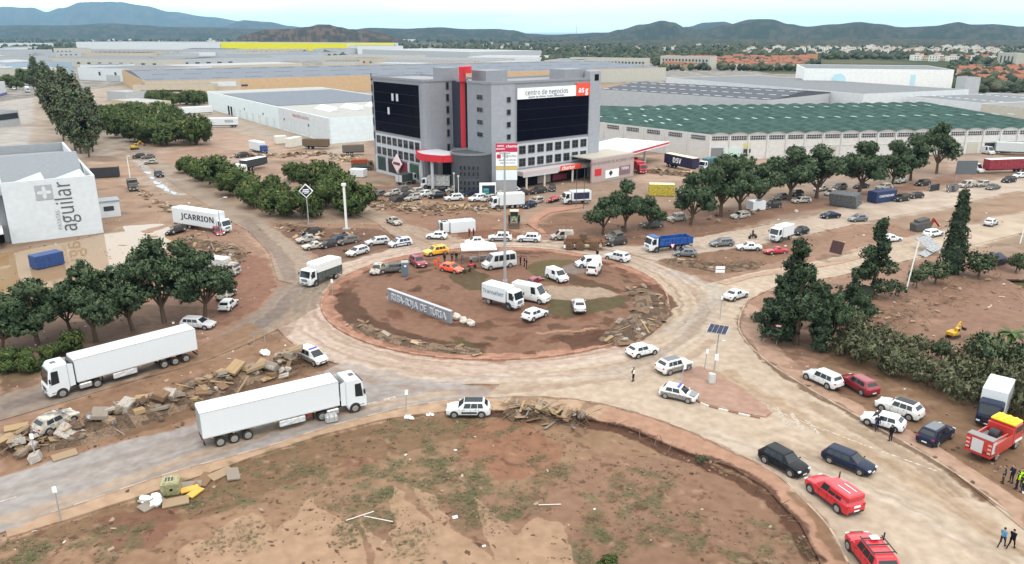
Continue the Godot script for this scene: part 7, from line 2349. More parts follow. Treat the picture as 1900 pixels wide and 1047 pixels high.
	for w in wr: tip(car(w[0],w[1],w[2],w[3],w[5],g),w[4],0.0,0.75 if absf(w[4]) > 1.0 else -0.05)
	# wrecks along the hedge
	g = "wrecked cars heaped beside the hedge"
	wr = [["hatch","muddy_dark",V(-39.79,0,-149.6),-2.46,0.3,"black wreck on top of the heap by the hedge"],["sedan","muddy_white",V(-39.07,0,-143.95),-2.53,0.0,"silver wreck leading the heap by the hedge"],["coupe","beige",V(-36.79,0,-139.25),-2.48,0.0,"beige coupe at the outer side of the heap"],["hatch","muddy_dark",V(-34.36,0,-140.2),-2.2,0.1,"dark wreck between the beige coupe and the blue cars"],["suv","navy",V(-33.13,0,-142.95),-2.3,0.0,"dark blue wreck at the end of the heap"],["wagon","muddy_grey",V(-31.25,0,-142.54),-2.43,0.1,"grey blue wreck behind the dark blue one"]]
	for w in wr: tip(car(w[0],w[1],w[2],w[3],w[5],g),w[4],0.05,-0.1)
	# before the office block
	g = "cars stranded before the office block"
	wr = [["suv","muddy_dark",V(-25.9,0,-184.7),-2.51,0.2,"black wreck at the debris end of the stranded row"],["hatch","muddy_dark",V(-27.62,0,-181.23),-2.3,-0.35,"dark crushed wreck at the very end of the row"],["wagon","muddy_white",V(-24,0,-190.65),-2.39,0.0,"white car behind the dark wreck pair"],["hatch","white",V(-21.53,0,-187.63),-2.24,0.0,"white hatchback wedged nose out in the row"],["wagon","black",V(-18.15,0,-185.34),-2.69,0.0,"long black estate in front of the white lorry"],["suv","white",V(-13.83,0,-182.47),-2.81,0.0,"clean white off roader at the front of the row"],["hatch","black",V(-18.18,0,-193.06),-2.65,0.0,"black car close behind the white lorry tail"],["hatch","black",V(-13.43,0,-188.96),-2.61,0.0,"black hatchback behind the clean white off roader"],["wagon","navy",V(-10.2,0,-188.29),-2.7,0.0,"dark blue car under the rotunda windows"],["suv","white",V(-8.15,0,-182.16),-2.56,0.0,"white pickup like car below the small screen sign"],["hatch","white",V(0.14,0,-192.02),-2.79,0.0,"white car partly behind the mast near the totem"],["sedan","muddy_dark",V(2.6,0,-188.96),-2.73,0.0,"dark saloon in front of the supermarket bays"],["suv","muddy_dark",V(6.53,0,-191.34),-2.52,0.0,"dark off roader in front of the supermarket columns"],["hatch","muddy_dark",V(10.2,0,-194.87),-1.68,0.0,"small dark car facing the viewer by the supermarket"],["hatch","navy",V(3.9,0,-174.64),-2.26,0.0,"dark blue car behind the curved white lorry"],["coupe","red",V(9.96,0,-180.62),-2.29,0.6,"red wreck tilted in the rubble before the supermarket"]]
	for w in wr: tip(car(w[0],w[1],w[2],w[3],w[5],g),w[4])
	for q in [[V(-29.41,0,-188.63),-2.19],[V(-27.82,0,-193.06),-2.46],[V(-18.89,0,-188.29),-2.52],[V(-14.87,0,-194.11),-2.78],[V(-5.65,0,-182.16),-2.24],[V(-3.4,0,-185.66),-2.44],[V(-23.59,0,-182.79),-2.27],[V(-33.08,0,-187.96),-2.13],[V(5.59,0,-179.69),-2.28],[V(13.33,0,-185.34),-2.29]]:
		tip(car(["hatch","wagon","sedan","suv"][absi(int(q[0].x)) % 4],["muddy_dark","muddy_grey","muddy_white"][absi(int(q[0].z)) % 3],q[0],q[1],"mud coated wreck packed between other cars before the office block","mud coated wrecks before the office block"),sin(q[0].x) * 0.15,0.0,-0.08)
	for q in [[V(59.55,0,-174.64),-2.68],[V(64.76,0,-184.06),-2.48],[V(78.45,0,-194.83),-2.48],[V(83.81,0,-196.26),-2.53],[V(90.1,0,-198.07),-2.67],[V(107.83,0,-201.8),-2.68],[V(122.96,0,-196.26),-2.59],[V(49.36,0,-164.26),-2.65],[V(35.08,0,-161.71),-2.64]]:
		tip(car(["hatch","wagon","sedan","suv"][absi(int(q[0].x)) % 4],["muddy_dark","muddy_grey","muddy_white"][absi(int(q[0].z)) % 3],q[0],q[1],"mud coated wreck washed up among the avenue pines","mud coated wrecks among the avenue pines"),sin(q[0].x) * 0.15,0.0,-0.08)
	lorry("white lorry with a plain high box in front of the office porch",V(-19.58,0,-197.7),3.04,7.6,"box",white,mat("box_mud_white"),3.4,"lorries stranded before the office block")
	lorry("curved white removal lorry by the red pavement bend",V(-1.15,0,-174.06),-2.85,7.8,"box",white,white,3.5,"lorries stranded before the office block")
	o = lorry("white van with a dark blue panel on its side before the painted wall",V(15.07,0,-179.08),-2.89,6.6,"box",white,white,3.1,"lorries stranded before the office block")
	panel("side_panel",V(-0.9,2.0,1.17),V(3.8,1.5,0.03),mat("panel_ink_blue"),o)
	panel("side_panel",V(-0.9,2.0,-1.17),V(3.8,1.5,0.03),mat("panel_ink_blue"),o)
	o = lorry("white lorry lying on its side by the short road",V(-11.72,0,-153.6),-2.79,7.0,"box",white,white,3.3,"lorries stranded before the office block")
	tip(o,-PI / 2,0.0,1.2)
	lorry("dark open sided lorry before the shop windows",V(-27.77,0,-203.35),0.94,6.0,"box",white,mat("box_dark",0.05,0.06,0.06,0.7),3.0,"lorries stranded before the office block")
	trailer("small white box trailer lying before the shops",V(-42.69,0,-214.67),-0.28,4.2,white,white,2.2,"",false,"box_trailer","trailer")
	o = lorry("orange red lorry at the far end of the shop row",V(-43.52,0,-225.85),0.16,6.5,"tarp",paint_of("mud"),mat("tarp_rust",0.4,0.09,0.04,0.7,0.0,t_dirt,2.0),3.2)
	# printed lorry and other lorries on the far left
	o = lorry("white lorry with bold black lettering driving past the street lamp",V(-63,0,-153.93),-0.5,14.5,"box",white,white,4.1,"",2.5,"lettered_lorry")
	words("lettering","JCARRION",1.15,mat("sign_ink"),o,V(0.3,2.6,1.27),Basis.from_scale(V(1.25,1,1)),0.04,true)
	car("hatch","muddy_white",V(-110.25,0,-236.65),-2.83,"white car crossing the bare lot beside the digger","cars on the muddy far road")
	car("hatch","muddy_dark",V(-119.28,0,-248.47),-2.68,"brown wreck beside the white car crossing the lot","cars on the muddy far road")
	car("hatch","muddy_grey",V(-115.85,0,-247.35),-2.61,"second brown wreck behind the white crossing car","cars on the muddy far road")
	car("suv","black",V(-98.47,0,-215.13),-0.97,"black car with lit paint driving along the puddled road","cars on the muddy far road")
	lorry("grey flat lorry parked on the yard side of the puddled road",V(-96.93,0,-196.25),-1.07,7.0,"tipper",paint_of("muddy_grey"),mat("flatbed_grey",0.16,0.16,0.16,0.8),2.6)
	trailer("dark burnt looking trailer behind the printed warehouse",V(-112.68,0,-213.82),0.36,7.0,mat("trailer_dark",0.05,0.05,0.055,0.8),mat("trailer_rust",0.2,0.14,0.11,0.8),2.9,"",false,"derelict_trailer")
	tip(lorry("white box van wrecked against the grove debris",V(-48.04,0,-122.81),-0.22,6.0,"box",paint_of("muddy_white"),mat("box_mud_white"),2.9,"",2.2,"box_van","van"),0.0,-0.04)
	tip(car("wagon","muddy_dark",V(-66.8,0,-150.26),-1.98,"black wreck thrown over in front of the lettered lorry","wrecks before the lettered lorry"),0.4,0.0,0.1)
	tip(car("hatch","maroon",V(-58.35,0,-150.1),-1.02,"dark red wreck crushed under the lettered lorry cab","wrecks before the lettered lorry"),0.1,-0.1)
	car("hatch","white",V(-41.23,0,-106.29),1.54,"white hatchback seen from behind at the grove end","white cars at the end of the grove")
	car("hatch","muddy_white",V(-43.11,0,-110.87),1.49,"white car behind the hatchback, under the low pine","white cars at the end of the grove")
	car("wagon","silver",V(-42.58,0,-98.44),-0.17,"silver wreck with a torn nose behind the lorry tail","white cars at the end of the grove")
	tip(car("hatch","muddy_white",V(-45.03,0,-68.67),1.07,"white wrecked hatchback lying on the rubble ridge"),0.1,0.06,1.15)
	trailer("blue waste container half sunk in the flood water",V(-79.52,0,-127.36),0.97,4.6,mat("container_blue"),mat("container_blue"),2.3,"",false,"waste_container","container")
	# lorries of the transport yard
	g = "lorries of the transport yard"
	trailer("white semi-trailer backed to the warehouse dock behind the trees",V(-153.67,0,-386.22),0.63,14,white,white,4.0,g)
	o = trailer("white semi-trailer with grey lettering, nearer the docks",V(-122.78,0,-333.61),-2.99,13,white,white,4.0,g)
	words("lettering","NIDA",1.0,mat("ink_grey"),o,V(-3.0,2.7,-1.29),Basis(Vector3.UP,PI),0.04,true)
	lorry("white box lorry with a blue cab crossing the transport yard",V(-84.81,0,-260.99),-0.82,9.5,"box",paint_of("blue"),white,3.7,g)
	trailer("white box body dumped beside the brown lorry",V(-76.76,0,-274.51),1.24,6.5,mat("box_cream"),white,3.3,g,false,"dumped_container")
	trailer("small cream box behind the dumped white body",V(-83.8,0,-282.89),0.52,4.0,mat("box_cream"),white,2.8,g,false,"dumped_container")
	trailer("brown open trailer full of wreckage before the sawtooth warehouse",V(-67.54,0,-269.13),-0.14,9.0,paint_of("mud"),mat("load_rust"),3.4,g)
	trailer("grey green trailer beside the office block end",V(-52.02,0,-255.41),0.19,7.0,paint_of("muddy_grey"),mat("load_rust"),3.2,g)
	car("suv","muddy_dark",V(-87,0,-250.18),-2.25,"dark wreck between the hedge and the blue cabbed lorry",g)
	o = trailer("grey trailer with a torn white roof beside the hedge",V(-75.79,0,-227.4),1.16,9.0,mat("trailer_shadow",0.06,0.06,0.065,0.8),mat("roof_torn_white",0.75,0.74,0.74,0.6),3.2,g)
	car("tall_van","white",V(-78.27,0,-220.8),2.61,"white van nose beside the torn roofed trailer",g,"van")
	lorry("white lorry driving on the distant avenue",V(-330.85,0,-544.25),-0.94,8.0,"box",white,white,3.6,"vehicles on the distant avenue")
	car("van","white",V(-354.57,0,-568.07),-0.93,"white van on the distant avenue behind the lorry","vehicles on the distant avenue","van")
	car("hatch","white",V(-229.39,0,-434.81),-0.85,"white car parked before the low shed by the annex","vehicles on the distant avenue")
	# lorries by the filling station and hall
	o = trailer("purple curtain sided trailer with a cream roof and white scrawl",V(49.65,0,-227.4),-1.07,12.5,mat("curtain_purple",0.022,0.016,0.07,0.6,0.0,t_dirt,4.0),mat("roof_cream"),4.0)
	words("lettering","DSV",1.5,mat("sign_white"),o,V(-0.5,2.5,1.3),Basis.IDENTITY,0.04,true)
	lorry("teal lorry beside the purple trailer",V(57.86,0,-227.33),-2.39,8.0,"tarp",white,mat("tarp_teal",0.04,0.16,0.19,0.6,0.0,t_dirt,3.0),3.4)
	lorry("red lorry standing behind the painted wall",V(36.27,0,-221.27),-1.26,6.0,"box",paint_of("red"),mat("box_red",0.4,0.03,0.04,0.5),3.3)
	trailer("yellow site container with a cream roof behind the pines",V(36.78,0,-188.62),-0.11,6.2,mat("container_yellow",0.55,0.45,0.06,0.6,0.0,t_dirt,2.5),mat("roof_cream"),2.9,"",false,"site_container","container")
	trailer("small white box trailer under the dark pine",V(55.22,0,-172.35),-2.82,3.4,white,white,2.1,"",false,"box_trailer","trailer")
	trailer("long red curtain sided trailer at the avenue end",V(141.66,0,-221.71),-2.94,13.6,mat("curtain_red",0.32,0.022,0.04,0.6,0.0,t_dirt,4.0),white,4.0)
	car("tall_van","white",V(132.91,0,-222.61),-1.14,"white lorry cab in front of the long red trailer","","van")
	trailer("pale grey trailer parked at the hall docks",V(166.04,0,-255.42),2.82,13.6,mat("trailer_pale",0.5,0.53,0.53,0.5),white,4.0)
	car("tall_van","white",V(157.11,0,-257.81),-1.37,"white tractor unit beside the pale grey trailer","","van")
	tip(trailer("grey ribbed trailer upset on the avenue verge",V(76.69,0,-175.24),-0.89,6.5,mat("trailer_grey"),mat("trailer_grey"),2.9,"",false,"upset_trailer","trailer"),0.25,0.05,0.4)
	o = trailer("blue skip with white lettering dumped on the verge",V(87.52,0,-180.93),0.48,7.0,mat("skip_blue"),mat("skip_blue"),2.7,"",false,"skip_container","container")
	words("lettering","CONTENEDORES",0.5,mat("sign_white"),o,V(0,1.6,1.3))
	tip(car("suv","muddy_dark",V(92.56,0,-181.54),-2.66,"muddy wreck pushed against the blue skip","wrecked cars under the avenue pines"),0.15)
	tip(car("van","navy",V(83.55,0,-128.81),0.48,"dark blue van wreck lying among branches near the cypress","","van"),0.5,0.0,0.2)
	loader()
	tractor()
	digger("yellow excavator working before the green street trees",V(-129.31,0,-267.18),0.8,0.65)
	digger("small yellow machine standing in the mud field behind the scrub",V(57.79,0,-94.63),0.52,0.45)
	quad_bikes()
func fire_pickup(label: String,at: Vector3,turn: float,closed: bool) -> void:
	var o := car("suv","red",at,turn,label,"fire service pickups","fire vehicle",1.12)
	var w := mat("sign_white")
	var m := MB.new()
	if closed:
		m.soft_box(V(-1.25,1.5,0),V(1.9,0.5,1.66),0.1)
		part("hard_top",m.mesh(),paint_of("red"),o)
		for s in [1.0,-1.0]: panel("stripe",V(-1.2,1.772,s * 0.3),V(1.2,0.03,0.05),w,o)
		words("lettering","A",0.45,w,o,V(-0.9,0.75,0.985),Basis.IDENTITY,0.03,true)
		words("lettering","112",0.2,w,o,V(0.9,0.8,0.985),Basis.IDENTITY,0.03,true)
		panel("rear_band",V(-2.33,0.9,0),V(0.03,0.16,0.6),w,o)
	else:
		m = MB.new()
		for x in [-1.2,-0.4,0.3]: m.bar(V(x,1.78,0.75),V(x,1.78,-0.75),0.06)
		for s in [1.0,-1.0]: m.bar(V(-1.4,1.8,s * 0.75),V(0.5,1.8,s * 0.75),0.06)
		part("roof_rack",m.mesh(),black(),o)
		m = MB.new()
		m.soft_box(V(0.25,1.86,0.1),V(0.4,0.12,0.6),0.03)
		part("white_lamp",m.mesh(),w,o)
		m = MB.new()
		m.bar(V(2.3,0.75,0.8),V(2.3,0.75,-0.8),0.14)
		part("bull_bar",m.mesh(),black(),o)
	m = MB.new()
	m.cyl(V(0.6,1.3,0.96),V(0.6,1.95,0.99),0.06,0.05,8)
	part("snorkel",m.mesh(),black(),o)
func fire_engine() -> void:
	var o := thing("fire_engine","red fire engine with a yellow roof and a grey rear shutter","fire engine",on(V(45.66,0,-65.58)),0.0)
	o.position = on(fe_at()[0])
	o.rotation.y = fe_at()[1]
	var red := gloss("engine_red",0.42,0.03,0.025,0.4)
	var m := MB.new()
	m.extrude([Vector2(1.2,0.75),Vector2(3.1,0.75),Vector2(3.2,1.7),Vector2(3.0,1.85),Vector2(2.75,2.75),Vector2(1.2,2.75)],2.3,0.12)
	part("cab",m.mesh(30),red,o)
	m = MB.new()
	m.soft_box(V(1.95,2.85,0),V(1.7,0.22,2.2),0.07)
	for z in [-0.6,0.0,0.6]: m.soft_box(V(1.95,3.0,z),V(1.4,0.16,0.3),0.04)
	part("yellow_roof",m.mesh(),mat("roof_yellow",0.85,0.55,0.01,0.5),o)
	m = MB.new()
	m.box(V(-1.0,1.05,0),V(4.3,0.6,2.3))
	m.box(V(0.95,1.9,0),V(0.3,1.3,2.3))
	for s in [1.0,-1.0]: m.box(V(-0.9,1.65,s * 1.1),V(3.4,0.7,0.14))
	m.box(V(-2.7,1.75,0),V(0.9,1.5,2.3))
	part("body",m.mesh(),red,o)
	panel("deck",V(-0.85,1.55,0),V(3.2,0.12,2.05),mat("deck_grey"),o)
	panel("rear_deck",V(-2.7,2.53,0),V(0.92,0.06,2.3),mat("deck_grey"),o)
	panel("rear_shutter",V(-3.17,1.65,-0.12),V(0.05,1.25,1.0),mat("shutter_grey"),o)
	for s in [1.0,-1.0]:
		for k in 3: panel("rear_stripe",V(-3.165,1.25 + k * 0.4,s * 0.95),V(0.04,0.16,0.3),mat("stripe_pale",0.6,0.35,0.32,0.6),o)
		panel("side_window",V(2.1,2.25,s * 1.152),V(1.3,0.6,0.03),glass(),o)
		panel("side_panel",V(-2.7,1.75,s * 1.155),V(0.7,1.2,0.03),mat("shutter_grey"),o)
		panel("mudguard",V(2.3,1.05,s * 1.16),V(1.4,0.2,0.12),mat("guard_white",0.7,0.65,0.62,0.6),o)
		for x in [2.3,-1.6]: wheel(o,V(x,0.55,s * 0.95),0.55,0.36,s)
	panel("windscreen",V(2.9,2.3,0),V(0.05,0.75,2.0),glass(),o,Basis(V(0,0,1),0.27))
	m = MB.new()
	m.cyl(V(0.2,1.8,0.3),V(0.2,1.8,-0.5),0.5,0.5,14)
	part("hose_reel",m.mesh(40),black(),o)
	m = MB.new()
	m.bar(V(-2.3,1.9,0.6),V(0.7,2.0,0.8),0.12)
	part("pipe",m.mesh(),mat("pipe_red",0.45,0.1,0.08,0.5),o)
	panel("chassis",V(-0.2,0.62,0),V(6.0,0.25,0.9),chassis_mat(),o)
func fe_at() -> Array:
	return [V(45.76,0,-65.54),0.61]
func motorbike(at: Vector3,turn: float) -> void:
	var o := thing("motorcycle","motorcycle with rider on the muddy carriageway","motorcycle",on(at),turn)
	for x in [0.72,-0.72]:
		wheel(o,V(x,0.32,0),0.32,0.14,1.0)
	var m := MB.new()
	m.soft_box(V(0.05,0.62,0),V(1.1,0.36,0.32),0.08)
	m.bar(V(0.72,0.32,0),V(0.5,1.05,0),0.08)
	m.bar(V(0.5,1.05,0.35),V(0.5,1.05,-0.35),0.05)
	m.soft_box(V(-0.35,0.85,0),V(0.8,0.12,0.28),0.04)
	part("frame",m.mesh(),black(),o)
	person("folded",V(at.x,0,at.z),turn,Color(0.05,0.02,0.02),Color(0.02,0.02,0.02),"motorcycle rider in dark clothes astride the motorcycle")
	var p: Node3D = get_child(get_child_count() - 1)
	p.position.y += 0.12
func quad_bikes() -> void:
	var n := 0
	for c in [[V(-6.75,0,-123.88),-2.49,"red and black motorcycle leaning before the tent"],[V(-7.36,0,-121.91),-2.17,"muddy motorcycle parked behind the orange car"]]:
		var o := thing("motorcycle",c[2],"motorcycle",on(c[0]),c[1],"motorcycles before the tent")
		for x in [0.68,-0.68]: wheel(o,V(x,0.3,0),0.3,0.16,1.0)
		var m := MB.new()
		m.soft_box(V(0.05,0.6,0),V(1.0,0.4,0.35),0.08)
		m.bar(V(0.68,0.3,0),V(0.48,1.05,0),0.08)
		m.bar(V(0.48,1.05,0.36),V(0.48,1.05,-0.36),0.05)
		part("frame",m.mesh(),paint_of("red") if n == 0 else paint_of("mud"),o)
		n += 1
func loader() -> void:
	var at := [V(13.15,0,-138.48),3.08]
	var o := thing("wheel_loader","mud covered articulated loader on six big wheels at the ring","loader",on(at[0]),at[1])
	var mud := mat("loader_mud",0.2,0.115,0.07,0.95,0.0,t_dirt,1.2)
	var m := MB.new()
	m.soft_box(V(1.7,1.75,0),V(2.8,1.3,1.8),0.25)
	m.soft_box(V(-1.6,1.5,0),V(3.0,0.7,2.0),0.2)
	m.soft_box(V(3.3,1.2,0),V(0.6,0.9,2.1),0.15)
	part("body",m.mesh(30),mud,o)
	m = MB.new()
	m.soft_box(V(0.0,2.3,0),V(1.3,1.5,1.5),0.15)
	part("cab",m.mesh(30),mat("cab_mud"),o)
	panel("side_window",V(0.0,2.55,0.77),V(0.9,0.7,0.04),glass(),o)
	m = MB.new()
	m.bar(V(-0.6,1.9,0.7),V(-3.4,1.5,0.7),0.22)
	m.bar(V(-0.6,1.9,-0.7),V(-3.4,1.5,-0.7),0.22)
	m.box(V(-3.7,1.2,0),V(0.5,0.9,2.4))
	part("arm",m.mesh(),mud,o)
	for s in [1.0,-1.0]:
		for x in [2.6,0.6,-2.0]:
			m = MB.new()
			m.cyl(V(0,0,-0.28),V(0,0,0.2),0.82,0.82,18)
			m.cyl(V(0,0,0.2),V(0,0,0.3),0.82,0.66,18)
			for i in 14:
				var d := V(cos(TAU * i / 14),sin(TAU * i / 14),0)
				m.box(d * 0.84,V(0.12,0.16,0.5),Basis(V(0,0,1),TAU * i / 14))
			var wpart := part("wheel",m.mesh(30),mud,o)
			wpart.position = V(x,0.86,s * 1.05)
			if s < 0: wpart.rotation.y = PI
			m = MB.new()
			m.cyl(V(0,0,0.3),V(0,0,0.34),0.42,0.3,12)
			part("rim",m.mesh(30),mat("cab_mud"),wpart)
func tractor() -> void:
	var at := [V(0.45,0,-157.54),-1.59]
	var o := thing("tractor","green farm tractor with a front shovel by the mast","tractor",on(at[0]),at[1])
	var gr := gloss("tractor_green",0.1,0.14,0.05,0.5)
	var m := MB.new()
	m.soft_box(V(1.1,1.55,0),V(2.0,0.9,0.95),0.18)
	part("bonnet",m.mesh(30),gr,o)
	m = MB.new()
	m.soft_box(V(-0.7,2.9,0),V(1.9,0.18,1.9),0.06)
	part("cab_roof",m.mesh(),mat("cab_roof_cream",0.5,0.48,0.36,0.6),o)
	m = MB.new()
	for q in [[0.15,0.8],[0.15,-0.8],[-1.5,0.8],[-1.5,-0.8]]: m.bar(V(q[0],1.4,q[1]),V(q[0] * 0.95,2.85,q[1]),0.1)
	part("cab_post",m.mesh(),gr,o)
	panel("windscreen",V(0.17,2.2,0),V(0.04,1.2,1.5),glass(),o)
	panel("side_window",V(-0.7,2.2,0.83),V(1.5,1.2,0.04),glass(),o)
	panel("side_window",V(-0.7,2.2,-0.83),V(1.5,1.2,0.04),glass(),o)
	for s in [1.0,-1.0]:
		wheel(o,V(-0.9,0.95,s * 0.95),0.95,0.55,s)
		wheel(o,V(1.7,0.62,s * 0.9),0.62,0.42,s)
		panel("headlight",V(2.12,1.6,s * 0.3),V(0.06,0.2,0.22),lamp_glass(),o)
	m = MB.new()
	for s in [1.0,-1.0]: m.bar(V(0.2,1.9,s * 0.65),V(2.9,0.9,s * 0.65),0.16)
	part("lift_arm",m.mesh(),mat("arm_grey",0.1,0.1,0.09,0.6),o)
	m = MB.new()
	m.extrude([Vector2(2.8,0.15),Vector2(3.6,0.12),Vector2(3.1,0.35),Vector2(2.95,0.95),Vector2(2.8,0.95)],2.3,0.02)
	part("shovel",m.mesh(),mat("shovel_mud",0.14,0.1,0.075,0.8,0.0,t_dirt,1.0),o)
func digger(label: String,at: Vector3,turn: float,size: float) -> void:
	var o := thing("excavator",label,"excavator",on(at),turn)
	o.scale = Vector3.ONE * size
	var ye := mat("machine_yellow",0.72,0.42,0.02,0.5,0.0,t_dirt,2.0)
	var m := MB.new()
	for s in [1.0,-1.0]: m.extrude([Vector2(-1.8,0.0),Vector2(1.8,0.0),Vector2(2.1,0.4),Vector2(1.8,0.85),Vector2(-1.8,0.85),Vector2(-2.1,0.4)],0.5,0.05)
	var n := m.v.size() / 2
	for i in m.v.size(): m.v[i].z += 0.95 if i < n else -0.95
	part("track",m.mesh(),black(),o)
	m = MB.new()
	m.soft_box(V(-0.5,1.6,0),V(3.0,1.1,2.4),0.15)
	part("body",m.mesh(),ye,o)
	m = MB.new()
	m.soft_box(V(0.5,2.4,0.65),V(1.3,1.6,1.0),0.1)
	part("cab",m.mesh(),ye,o)
	panel("side_window",V(0.5,2.6,1.16),V(0.9,0.9,0.04),glass(),o)
	panel("windscreen",V(1.16,2.5,0.65),V(0.04,1.1,0.8),glass(),o)
	m = MB.new()
	m.bar(V(0.9,1.8,-0.3),V(3.2,4.2,-0.3),0.4)
	m.bar(V(3.1,4.3,-0.3),V(5.0,2.2,-0.3),0.32)
	part("boom",m.mesh(),ye,o)
	m = MB.new()
	m.extrude([Vector2(4.6,2.3),Vector2(4.7,1.4),Vector2(5.4,1.3),Vector2(5.6,2.0),Vector2(5.1,2.2)],1.1,0.05)
	part("bucket",m.mesh(),black(),o)
# ---------------------------------------------------------------- street furniture,signs,tent
func steel() -> StandardMaterial3D: return mat("galvanised_steel",0.36,0.36,0.36,0.5,0.3)
func pole_part(o: Node3D,called: String,a: Vector3,b: Vector3,r0: float,r1: float,m: Material) -> MeshInstance3D:
	var mb := MB.new()
	mb.cyl(a,b,r0,r1,10)
	return part(called,mb.mesh(40),m,o)
func give_way(label: String,at: Vector3,turn: float,h := 2.6) -> void:
	var o := thing("give_way_sign",label,"traffic sign",on(at),turn)
	pole_part(o,"pole",Vector3.ZERO,V(0,h,0),0.05,0.05,steel())
	var m := MB.new()
	m.extrude([Vector2(-0.5,0.45),Vector2(0.0,-0.45),Vector2(0.5,0.45)],0.04,0.005)
	var p := part("sign_face",m.mesh(),mat("sign_red"),o)
	p.position = V(0,h,0.07)
	m = MB.new()
	m.extrude([Vector2(-0.34,0.36),Vector2(0.0,-0.25),Vector2(0.34,0.36)],0.02,0.003)
	part("sign_white_field",m.mesh(),mat("sign_white"),p).position = V(0,0,0.03)
func build_props() -> void:
	var white := mat("sign_white")
	var o := thing("mast","very tall thin steel mast rising from the roundabout island","mast",on(V(-1.11,0,-116.48)))
	pole_part(o,"pole",V(0,0,0),V(0,20.6,0),0.26,0.13,steel())
	pole_part(o,"base_flange",V(0,0,0),V(0,0.5,0),0.45,0.4,steel())
	var m := MB.new()
	for i in 6:
		var a := TAU * i / 6
		m.soft_box(V(cos(a) * 0.6,20.4,sin(a) * 0.6),V(0.5,0.18,0.4),0.04,Basis(Vector3.UP,-a))
		m.bar(V(0,20.5,0),V(cos(a) * 0.6,20.5,sin(a) * 0.6),0.06)
	part("floodlight_ring",m.mesh(),steel(),o)
	o = thing("advertising_column","plain white advertising column standing before the hedge","column",on(V(-33.56,0,-153.14)))
	m = MB.new()
	m.soft_box(V(0,4.7,0),V(0.42,9.4,0.4),0.05)
	part("column",m.mesh(),mat("column_white"),o)
	panel("foot",V(0,0.15,0),V(1.5,0.3,1.2),mat("concrete"),o)
	panel("head",V(0,9.25,0.0),V(0.8,0.5,0.7),mat("column_white"),o)
	# diamond sign above the hedge
	o = thing("diamond_sign","white edged black diamond sign standing above the hedge trees","sign",on(V(-42.02,0,-156.37)))
	pole_part(o,"pole",Vector3.ZERO,V(0,6.4,0),0.12,0.1,steel())
	var rot := Basis(V(0,0,1),PI / 4)
	m = MB.new()
	m.box(V(0,7.4,0.1),V(2.1,2.1,0.16),rot)
	var f := part("sign_frame",m.mesh(),white,o)
	m = MB.new()
	m.box(V(0,7.4,0.19),V(1.75,1.75,0.05),rot)
	part("sign_face",m.mesh(),mat("sign_black",0.012,0.012,0.014,0.5),f)
	m = MB.new()
	for q in [[0.0,7.65,1.2,0.22],[0.0,7.3,1.5,0.18],[0.1,7.0,0.9,0.16]]: m.box(V(q[0],q[1],0.225),V(q[2],q[3],0.03),Basis(V(0,0,1),0.12))
	part("sign_bar",m.mesh(),white,f)
	# street lamp by the lettered lorry
	o = thing("street_lamp","curved street lamp beside the lettered lorry","street lamp",on(V(-57.46,0,-148.73)),0.3)
	pole_part(o,"pole",Vector3.ZERO,V(0,6.4,0),0.1,0.07,steel())
	m = MB.new()
	m.cyl(V(0,6.4,0),V(0.35,7.2,0),0.07,0.06,8)
	m.cyl(V(0.35,7.2,0),V(1.3,7.55,0),0.06,0.05,8)
	part("arm",m.mesh(40),steel(),o)
	m = MB.new()
	m.soft_box(V(1.55,7.55,0),V(0.7,0.16,0.32),0.05)
	part("lamp_head",m.mesh(),mat("lamp_pale"),o)
	for q in [[V(-143.96,0,-321.19),8.0,"pale lamp post rising out of the street trees"],[V(-119.31,0,-289.52),7.5,"pale lamp post behind the palm by the trailers"],[V(-215.42,0,-409.78),8.0,"pale lamp post at the avenue trees"],[V(-105.57,0,-212.97),6.0,"thin bare pole beside the grey flat lorry"]]:
		o = thing("lamp_post",q[2],"lamp post",on(q[0]))
		pole_part(o,"pole",Vector3.ZERO,V(0,q[1],0),0.16,0.1,mat("column_white"))
		m = MB.new()
		m.soft_box(V(0.4,q[1],0),V(1.0,0.14,0.3),0.04)
		part("lamp_head",m.mesh(),mat("lamp_pale"),o)
	# solar lamp on the traffic island
	o = thing("solar_lamp","lamp post with a large blue solar panel on the traffic island","street lamp",on(V(22.8,0,-80.51)),0.0)
	pole_part(o,"pole",Vector3.ZERO,V(0.25,6.2,0),0.09,0.07,steel())
	m = MB.new()
	m.soft_box(V(-0.1,0.6,0),V(0.7,1.2,0.6),0.05)
	part("battery_cabinet",m.mesh(),mat("cabinet_pale",0.5,0.5,0.47,0.7),o)
	var pb := Basis(Vector3.UP,-0.45) * Basis(V(1,0,0),0.14)
	m = MB.new()
	m.box(V(0.1,6.5,0),V(2.15,0.09,2.0),pb)
	f = part("solar_panel",m.mesh(),mat("panel_frame",0.5,0.5,0.52,0.4,0.4),o)
	for k in 2:
		for j in 4:
			m = MB.new()
			m.box(V((j - 1.5) * 0.52,0.055,(k - 0.5) * 0.98),V(0.48,0.02,0.93))
			var c := part("solar_cell",m.mesh(),mat("solar_blue",0.02,0.024,0.05,0.4,0.0,null,1.0,0.25),f)
			c.transform = Transform3D(pb,V(0.1,6.5,0))
	m = MB.new()
	m.soft_box(V(0.75,5.2,0.1),V(0.55,0.14,0.26),0.04)
	m.bar(V(0.22,5.2,0),V(0.6,5.25,0.1),0.06)
	part("lamp_head",m.mesh(),mat("lamp_pale"),o)
	panel("notice",V(0.2,3.2,0.12),V(0.4,0.75,0.04),white,o)
	give_way("give way sign in front of the big ragged tree",V(33.84,0,-92.04),-0.2,2.4)
	give_way("give way sign seen by the slate grey hatchback",V(28.12,0,-131.49),0.3,2.4)
